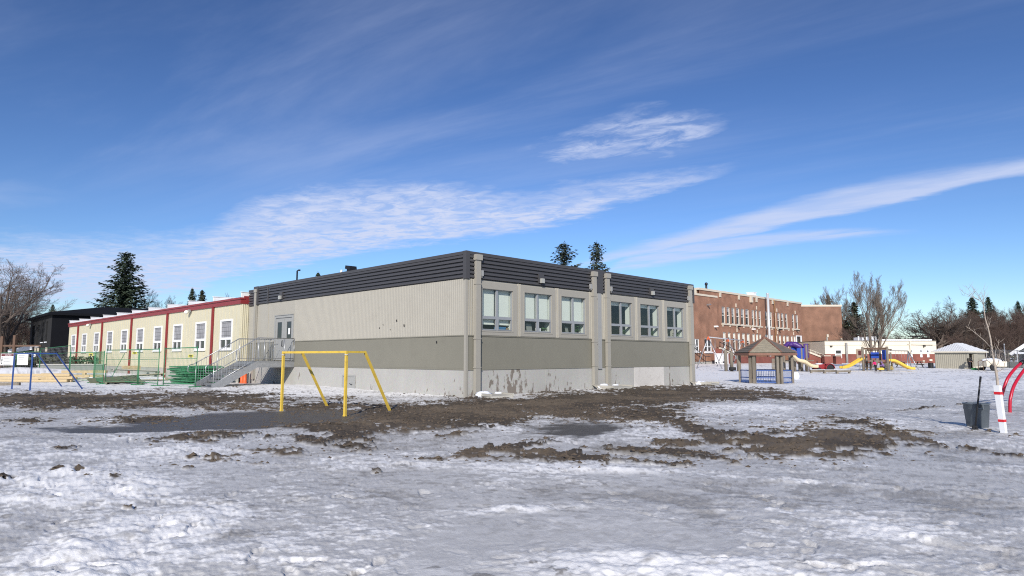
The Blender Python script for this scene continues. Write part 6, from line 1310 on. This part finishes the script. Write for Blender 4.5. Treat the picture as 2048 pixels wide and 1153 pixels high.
# worn, icy snow against fresh white crust
fresh = field([(230,1090,190,60,-.25,1.3),(400,1040,130,36,-.25,1.2),(170,960,260,40,0,1.1),(330,905,330,30,0,.9),(1330,1120,330,40,.05,.9),(700,915,260,22,0,.8),(1700,1040,300,30,.12,.5),(950,925,380,14,0,.9),(1500,940,240,14,0,.6),(1790,1056,120,9,.2,1.25),(1560,952,210,6,.06,1.1),(1250,935,160,6,.02,1.0),(1000,1010,220,10,-.05,.7),(1450,1010,200,8,.03,.7),(1500,815,120,12,-.02,.9),(1420,760,600,24,0,.9),(650,785,360,12,0,1.),(160,770,260,9,0,1.)])
fr = sstep(-.3, .7, np.maximum(fresh, -.5)+.25*wn); far_snow = sstep(22, 48, R_)
w4 = fbm(GX*3.4, GY*7., 311, 4, .62); w5 = fbm(GX*7.5, GY*17., 321, 3, .6); crust = .34*w1+.34*w2+.16*big+.34*w3+.48*w4+.36*w5*near+.55*fr+.45*far_snow-.12
white = sstep(-.02, .26, crust)
grime = sstep(.05, .60, -.50*w1+.45*w4*near+.35*w2+.25*w3-.30*fr-.25*far_snow+.12*big+.10)
dark_bits = sstep(.55, .80, fbm(GX*5., GY*5., 55, 4, .65)+field([(980,1140,190,18,0,.8),(1130,1120,100,12,-.05,.7),(780,1140,80,14,0,.7),(1980,1140,60,14,0,.6),(900,1150,300,8,0,.6)])*.35-.05+.1*w1)*near+.5*sstep(.30, .55, fbm(GX*7., GY*13., 66, 3, .6)+.25*w1-.2*fr)*near*sstep(5., 8., R_)
icy = sstep(.12, .42, fbm(GX*.42, GY*.30, 401, 3, .5)+.08*w2)*(1-fr)*(1-far_snow); white = white*(1-.65*icy); grime = grime*(1-.6*icy)
# relief
rel_ = .030*w1+.013*w2*(.4+.6*white)*.75+.0042*w3*(.35+.65*white)+.005*fbm(GX*22, GY*22, 111, 2)*near
rel_ += .045*fr*np.abs(fbm(GX*1.9, GY*1.9, 121, 4, .55))*near
rng = np.random.default_rng(4)
for k in range(330):              # footprints
    aa = rng.uniform(-.62, .62); d0 = rng.uniform(4.8, 19)**1.0; cx, cy = d0*math.sin(aa), d0*math.cos(aa); th = rng.uniform(0, 6.28); ln, wd = rng.uniform(.11, .15), rng.uniform(.04, .055)
    r0 = np.searchsorted(rad, d0-.6); r1 = np.searchsorted(rad, d0+.6); c0 = np.searchsorted(ang, aa-.6/d0); c1 = np.searchsorted(ang, aa+.6/d0)
    X_ = GX[r0:r1, c0:c1]-cx; Y_ = GY[r0:r1, c0:c1]-cy; p = X_*math.cos(th)+Y_*math.sin(th); q = -X_*math.sin(th)+Y_*math.cos(th)
    e = np.sqrt((p/ln)**2+(q/wd)**2)+.45*w3[r0:r1, c0:c1]; rel_[r0:r1, c0:c1] += rng.uniform(.35, .8)*(-.030*sstep(1.15, .75, e)+.006*np.exp(-((e-1.35)/.25)**2))
rel_ = rel_*(1-.75*icy)
mudr = .06*np.abs(fbm(GX*1.6, GY*1.6, 131, 5, .6))+.032*fbm(GX*5, GY*5, 141, 4, .62)+.01
rel_ = rel_*(1-mud)+mud*mudr; rel_ = rel_*(1-ice)-.015*ice
rel_ *= sstep(90, 45, R_)*.85+.15
GZ = gz(GX, GY)+rel_
verts = np.stack([GX, GY, GZ], -1).reshape(-1, 3)
i, j = np.meshgrid(np.arange(nr-1), np.arange(na), indexing='ij'); j2 = (j+1) % na
quads = np.stack([i*na+j, i*na+j2, (i+1)*na+j2, (i+1)*na+j], -1).reshape(-1, 4)[:, ::-1]
cen = len(verts); verts = np.vstack([verts, [[0, 0, float(GZ[0].mean())]]])
tris = np.stack([np.full(na, cen), (np.arange(na)+1) % na, np.arange(na)], -1)
me = bpy.data.meshes.new('ground'); nq, ntr = len(quads), len(tris)
me.vertices.add(len(verts)); me.vertices.foreach_set('co', verts.ravel().astype(np.float32))
me.loops.add(nq*4+ntr*3); me.loops.foreach_set('vertex_index', np.concatenate([quads.ravel(), tris.ravel()]).astype(np.int32))
me.polygons.add(nq+ntr); me.polygons.foreach_set('loop_start', np.concatenate([np.arange(nq)*4, nq*4+np.arange(ntr)*3]).astype(np.int32))
me.polygons.foreach_set('use_smooth', np.ones(nq+ntr, bool)); me.update(calc_edges=True)
at = me.attributes.new('cover', 'FLOAT_COLOR', 'POINT')
cv = np.stack([mud, ice, white, np.clip(grime*.8+dark_bits, 0, 1)], -1).reshape(-1, 4); cv = np.vstack([cv, cv[:1]]); at.data.foreach_set('color', cv.ravel().astype(np.float32))
gm, nt, b = new_mat('snow_mud_ice'); N = nt.nodes.new; K = nt.links.new
an = N('ShaderNodeAttribute'); an.attribute_name = 'cover'; sp = N('ShaderNodeSeparateColor'); K(an.outputs['Color'], sp.inputs[0])
tc = N('ShaderNodeTexCoord')
def gn(scale, det=5, rg=.6):
    n = N('ShaderNodeTexNoise'); n.inputs['Scale'].default_value = scale; n.inputs['Detail'].default_value = det; n.inputs['Roughness'].default_value = rg; K(tc.outputs['Object'], n.inputs['Vector']); return n
def mixc(f, a, b_):
    m = N('ShaderNodeMix'); m.data_type = 'RGBA'
    if hasattr(f, 'is_linked'): K(f, m.inputs['Factor'])
    else: m.inputs['Factor'].default_value = f
    for s_, k in ((a, 'A'), (b_, 'B')):
        if hasattr(s_, 'is_linked'): K(s_, m.inputs[k])
        else: m.inputs[k].default_value = list(s_)+[1]
    return m.outputs['Result']
def mapr(s_, a, b_, c=0., d=1.):
    r = N('ShaderNodeMapRange'); K(s_, r.inputs['Value']); r.inputs['From Min'].default_value = a; r.inputs['From Max'].default_value = b_; r.inputs['To Min'].default_value = c; r.inputs['To Max'].default_value = d; return r.outputs[0]
nf = gn(38); nm = gn(6.5); nmd = gn(2.2, 8, .65); nfi = gn(130, 3)
snowc = mixc(sp.outputs['Blue'], (.56,.55,.535), (.93,.915,.89))
snowc = mixc(mapr(nm.outputs['Fac'], .50, .72, 0, .35), snowc, (.86,.85,.83))
grc = mixc(nf.outputs['Fac'], (.15,.138,.122), (.40,.38,.35))
snowc = mixc(mapr(an.outputs['Alpha'], 0, 1, 0, .9), snowc, grc)
nbig = gn(.33, 3, .5); mudc = mixc(nmd.outputs['Fac'], (.034,.027,.020), (.115,.089,.062)); mudd = mixc(nmd.outputs['Fac'], (.075,.058,.040), (.24,.185,.125)); mudc = mixc(mapr(nbig.outputs['Fac'], .45, .62), mudc, mudd); mudc = mixc(mapr(nf.outputs['Fac'], .6, .8, 0, .5), mudc, (.17,.13,.095))
icec = mixc(nmd.outputs['Fac'], (.056,.049,.039), (.14,.125,.105))
col = mixc(sp.outputs['Red'], snowc, mudc); col = mixc(sp.outputs['Green'], col, icec); K(col, b.inputs['Base Color'])
ro = mixc(sp.outputs['Red'], (.55,.55,.55), (.85,.85,.85)); ro = mixc(sp.outputs['Green'], ro, (.5,.5,.5)); K(ro, b.inputs['Roughness']); b.inputs['Specular IOR Level'].default_value = .35
bs = N('ShaderNodeMath'); bs.operation = 'MULTIPLY_ADD'; K(sp.outputs['Green'], bs.inputs[0]); bs.inputs[1].default_value = -.25; bs.inputs[2].default_value = .32
bp = N('ShaderNodeBump'); bp.inputs['Distance'].default_value = .02; K(bs.outputs[0], bp.inputs['Strength'])
ad = N('ShaderNodeMath'); K(nf.outputs['Fac'], ad.inputs[0]); ml_ = N('ShaderNodeMath'); ml_.operation = 'MULTIPLY'; K(nfi.outputs['Fac'], ml_.inputs[0]); ml_.inputs[1].default_value = .45; K(ml_.outputs[0], ad.inputs[1]); K(ad.outputs[0], bp.inputs['Height']); K(bp.outputs[0], b.inputs['Normal'])
me.materials.append(gm); go = bpy.data.objects.new('ground', me); COL.objects.link(go); tag(go, 'snowy school field with mud, ice and worn grey crust', 'ground', kind='structure')
# loose lumps of frozen mud and crumbs of crust lying on the field
def lumps(name, label, mask, n, smin, smax, m, seed, dmax, flat=.6):
    r = np.random.default_rng(seed); sel = np.where((mask & (R_ < dmax) & (R_ > 3) & (np.abs(A_) < .74)).ravel())[0]
    wgt = (R_.ravel()[sel]**1.1); pick = r.choice(sel, n, replace=False, p=wgt/wgt.sum()); mb = MB()
    base = [(1,0,0),(-1,0,0),(0,1,0),(0,-1,0),(0,0,1),(.7,.7,-.3),(-.7,.7,-.3),(-.7,-.7,-.3),(.7,-.7,-.3)]
    fc = [(0,2,4),(2,1,4),(1,3,4),(3,0,4),(0,5,2),(2,6,1),(1,7,3),(3,8,0)]
    for q in pick:
        c = verts[q]; s_ = smin+(smax-smin)*r.random()**2.5; a = r.random()*6.28; k0 = len(mb.v); sx, sy = r.uniform(.6, 1.5, 2)
        for (x, y, z) in base:
            j_ = r.uniform(.7, 1.25); x, y, z = x*sx*j_, y*sy*j_, z*flat*j_; mb.v.append((c[0]+s_*(x*math.cos(a)-y*math.sin(a)), c[1]+s_*(x*math.sin(a)+y*math.cos(a)), c[2]+s_*z))
        for f in fc: mb.f.append(tuple(k0+t_ for t_ in f)); mb.mi.append(0); mb.sm.append(False)
    tag(mb.build(name, m), label, 'ground litter', kind='stuff')
edge = (mud > .75)
lumps('mud_clods', 'frozen clods of brown mud strewn over the bare ground', edge, 15000, .008, .060, M['mudm'], 1, 48)
lumps('mud_flecks', 'small dark mud flecks scattered on the snow', (mud < .3) & (mudf > -.55) & (R_ > 6), 2200, .01, .05, M['mudm'], 3, 32, .5)
# ------------------------------------------------------------------ sky, sun, camera
EL = math.radians(27); LH = Vector((.11, .994, 0)).normalized(); LD = (LH*math.cos(EL)-Vector((0,0,math.sin(EL)))).normalized()
W = bpy.data.worlds.new('World'); SC.world = W; W.use_nodes = True; nt = W.node_tree; nt.nodes.clear(); N = nt.nodes.new; K = nt.links.new
out = N('ShaderNodeOutputWorld'); bg = N('ShaderNodeBackground'); K(bg.outputs[0], out.inputs[0]); bg.inputs['Strength'].default_value = .10
sk = N('ShaderNodeTexSky'); sk.sky_type = 'NISHITA'; sk.sun_disc = False; sk.sun_elevation = EL; sk.sun_rotation = math.atan2(-LH.x, -LH.y); sk.altitude = 600; sk.air_density = 1.0; sk.dust_density = .3; sk.ozone_density = 2.2
vm = N('ShaderNodeVectorMath'); vm.operation = 'SCALE'; vm.inputs['Scale'].default_value = .115; K(sk.outputs[0], vm.inputs[0]); gm_ = N('ShaderNodeGamma'); gm_.inputs['Gamma'].default_value = 1.35; K(vm.outputs[0], gm_.inputs['Color'])
hs = N('ShaderNodeVectorMath'); hs.operation = 'MULTIPLY'; K(gm_.outputs[0], hs.inputs[0]); hs.inputs[1].default_value = (.82/.115, .90/.115, 1.08/.115)
tc = N('ShaderNodeTexCoord'); sx = N('ShaderNodeSeparateXYZ'); K(tc.outputs['Generated'], sx.inputs[0])
def mth(op, a, b_=None, c=None, clamp=False):
    m = N('ShaderNodeMath'); m.operation = op; m.use_clamp = clamp
    for k, s_ in enumerate((a, b_, c)):
        if s_ is None: continue
        if hasattr(s_, 'is_linked'): K(s_, m.inputs[k])
        else: m.inputs[k].default_value = s_
    return m.outputs[0]
X_, Y_, Z_ = sx.outputs; hyp = mth('SQRT', mth('ADD', mth('MULTIPLY', X_, X_), mth('MULTIPLY', Y_, Y_)))
az = mth('ARCTAN2', X_, Y_); el = mth('DIVIDE', Z_, mth('MAXIMUM', hyp, .001))
zc = mth('MAXIMUM', Z_, .03); pc = N('ShaderNodeCombineXYZ'); K(mth('DIVIDE', X_, zc), pc.inputs[0]); K(mth('DIVIDE', Y_, zc), pc.inputs[1])
pX, pY = mth('DIVIDE', X_, zc), mth('DIVIDE', Y_, zc); pq = N('ShaderNodeCombineXYZ')     # along and across the drift of the clouds
K(mth('ADD', mth('MULTIPLY', pX, .815), mth('MULTIPLY', pY, -.579)), pq.inputs[0]); K(mth('ADD', mth('MULTIPLY', pX, .579), mth('MULTIPLY', pY, .815)), pq.inputs[1])
def wnoise(scale, det, rg, rot=0., stretch=(1,1,1), dist=0.):
    mp = N('ShaderNodeMapping'); mp.inputs['Location'].default_value = (rot*7, rot*3, 0); mp.inputs['Scale'].default_value = stretch; K(pq.outputs[0], mp.inputs[0])
    n = N('ShaderNodeTexNoise'); n.inputs['Scale'].default_value = scale; n.inputs['Detail'].default_value = det; n.inputs['Roughness'].default_value = rg; n.inputs['Distortion'].default_value = dist; K(mp.outputs[0], n.inputs['Vector']); return n.outputs['Fac']
def sky_curve(pts):                    # height of a cloud edge against the compass direction
    c = N('ShaderNodeFloatCurve'); cv = c.mapping.curves[0]
    P = []
    for (px, py) in pts:
        a = math.atan((px-CX)/F); P.append(((a+1)/2, (HZ-py)/F*math.cos(a)))
    P.sort(); P = [(0., P[0][1])]+P+[(1., P[-1][1])]
    cv.points[0].location = P[0]; cv.points[1].location = P[-1]
    for p in P[1:-1]: cv.points.new(*p)
    for p in cv.points: p.handle_type = 'AUTO_CLAMPED'
    c.mapping.use_clip = False; c.mapping.update(); K(mth('MULTIPLY_ADD', az, .5, .5), c.inputs['Value']); return c.outputs[0]
def ss(v, a, b_):
    r = N('ShaderNodeMapRange'); r.interpolation_type = 'SMOOTHSTEP'; K(v, r.inputs['Value']); r.inputs['From Min'].default_value = a; r.inputs['From Max'].default_value = b_; return r.outputs[0]
rip = wnoise(7.0, 6, .66, .9, (.75, 1.0, 1), .5); med = wnoise(2.2, 5, .6, .7, (.4, 1., 1), .4); veil = wnoise(1.15, 7, .62, .8, (.22, 1., 1), .5); wob = mth('SUBTRACT', wnoise(3.4, 5, .65, .7, (.6,1,1)), .5)
def band(top, bot, st, sb, k=.05):
    t = sky_curve(top); bt = sky_curve(bot); e2 = mth('MULTIPLY_ADD', wob, k, el)
    return mth('MULTIPLY', ss(mth('SUBTRACT', t, e2), 0., st), ss(mth('SUBTRACT', e2, bt), 0., sb))
b1 = band([(-400,470),(0,448),(250,448),(380,440),(450,395),(560,352),(700,338),(860,330),(960,345),(1060,362),(1180,335),(1340,318),(1480,300),(1540,300),(1600,310),(2048,360)],
          [(-400,640),(0,625),(350,600),(480,560),(640,530),(760,505),(900,488),(1024,474),(1150,448),(1280,404),(1400,372),(1500,322),(1540,302),(1600,300),(2048,320)], .055, .022, .055)
b2 = band([(900,560),(1120,530),(1250,486),(1400,444),(1600,386),(1800,338),(2048,300),(2400,262)], [(900,560),(1120,545),(1210,528),(1350,500),(1500,470),(1700,428),(1850,398),(2048,354),(2400,310)], .020, .008, .016)
b3 = band([(820,310),(960,290),(1100,250),(1200,212),(1320,190),(1450,205),(1500,215),(1560,230)], [(900,300),(1000,310),(1100,320),(1250,325),(1350,310),(1450,262),(1500,232),(1560,230)], .035, .03, .07)
b4 = band([(1150,560),(1260,508),(1400,476),(1560,458),(1700,450),(1830,454),(1900,462)], [(1150,560),(1260,545),(1400,524),(1560,496),(1700,480),(1830,468),(1900,466)], .012, .010, .012)
b5 = band([(-300,330),(0,340),(120,352),(230,370),(340,395),(420,410)], [(-300,470),(0,430),(120,415),(230,405),(340,402),(420,410)], .05, .05, .03)
rm = ss(rip, .34, .62); mm_ = ss(med, .32, .60)
d1 = mth('MULTIPLY', b1, mth('MULTIPLY_ADD', mth('MULTIPLY', rm, mm_), .38, mth('MULTIPLY_ADD', rm, .30, .40)))
d2 = mth('MULTIPLY', b2, mth('MULTIPLY_ADD', mm_, .30, .52)); d3 = mth('MULTIPLY', b3, mth('MULTIPLY', mth('MULTIPLY_ADD', rm, .7, .15), mm_)); d3 = mth('MULTIPLY', d3, .85)
d4 = mth('MULTIPLY', b4, mth('MULTIPLY_ADD', mm_, .5, .2)); d5 = mth('MULTIPLY', b5, mth('MULTIPLY', mm_, .4))
vl = mth('MULTIPLY', ss(veil, .36, .80), mth('MULTIPLY', ss(el, .15, .32), mth('MULTIPLY_ADD', ss(az, .05, .55), -.10, .26)))
dens = mth('MAXIMUM', mth('MAXIMUM', d1, d2), mth('MAXIMUM', mth('MAXIMUM', d3, d4), mth('MAXIMUM', d5, vl)))
mx = N('ShaderNodeMix'); mx.data_type = 'RGBA'; mx.clamp_factor = True; K(dens, mx.inputs['Factor']); K(hs.outputs[0], mx.inputs['A']); mx.inputs['B'].default_value = (4.9, 5.5, 7.3, 1); K(mx.outputs['Result'], bg.inputs['Color'])
sun = bpy.data.lights.new('sun', 'SUN'); sun.energy = 3.6; sun.angle = math.radians(.53); sun.color = (1, .945, .87)
so_ = bpy.data.objects.new('sun', sun); COL.objects.link(so_); so_.rotation_euler = LD.to_track_quat('-Z', 'Y').to_euler(); so_.location = (0, -10, 30)
cam = bpy.data.cameras.new('camera'); co = bpy.data.objects.new('camera', cam); COL.objects.link(co); co.location = (0, 0, CZ); co.rotation_euler = (PI/2+TH, 0, 0)
cam.sensor_width = 36; cam.lens = 36*F/2048; cam.clip_start = .1; cam.clip_end = 9000; SC.camera = co
vs = SC.view_settings; vs.view_transform = 'Standard'; vs.look = 'None'; vs.exposure = .34; vs.gamma = 1; vs.use_curve_mapping = False
SC.render.engine = 'CYCLES'; cy = SC.cycles; cy.max_bounces = 6; cy.diffuse_bounces = 3; cy.glossy_bounces = 3; cy.transmission_bounces = 4; cy.transparent_max_bounces = 12; cy.caustics_reflective = False; cy.caustics_refractive = False
cy.use_denoising = False; cy.pixel_filter_type = 'BLACKMAN_HARRIS'; cy.filter_width = 1.1; cy.denoiser = 'OPENIMAGEDENOISE'; cy.denoising_input_passes = 'RGB_ALBEDO_NORMAL'; cy.sample_clamp_indirect = 6; cy.use_adaptive_sampling = False
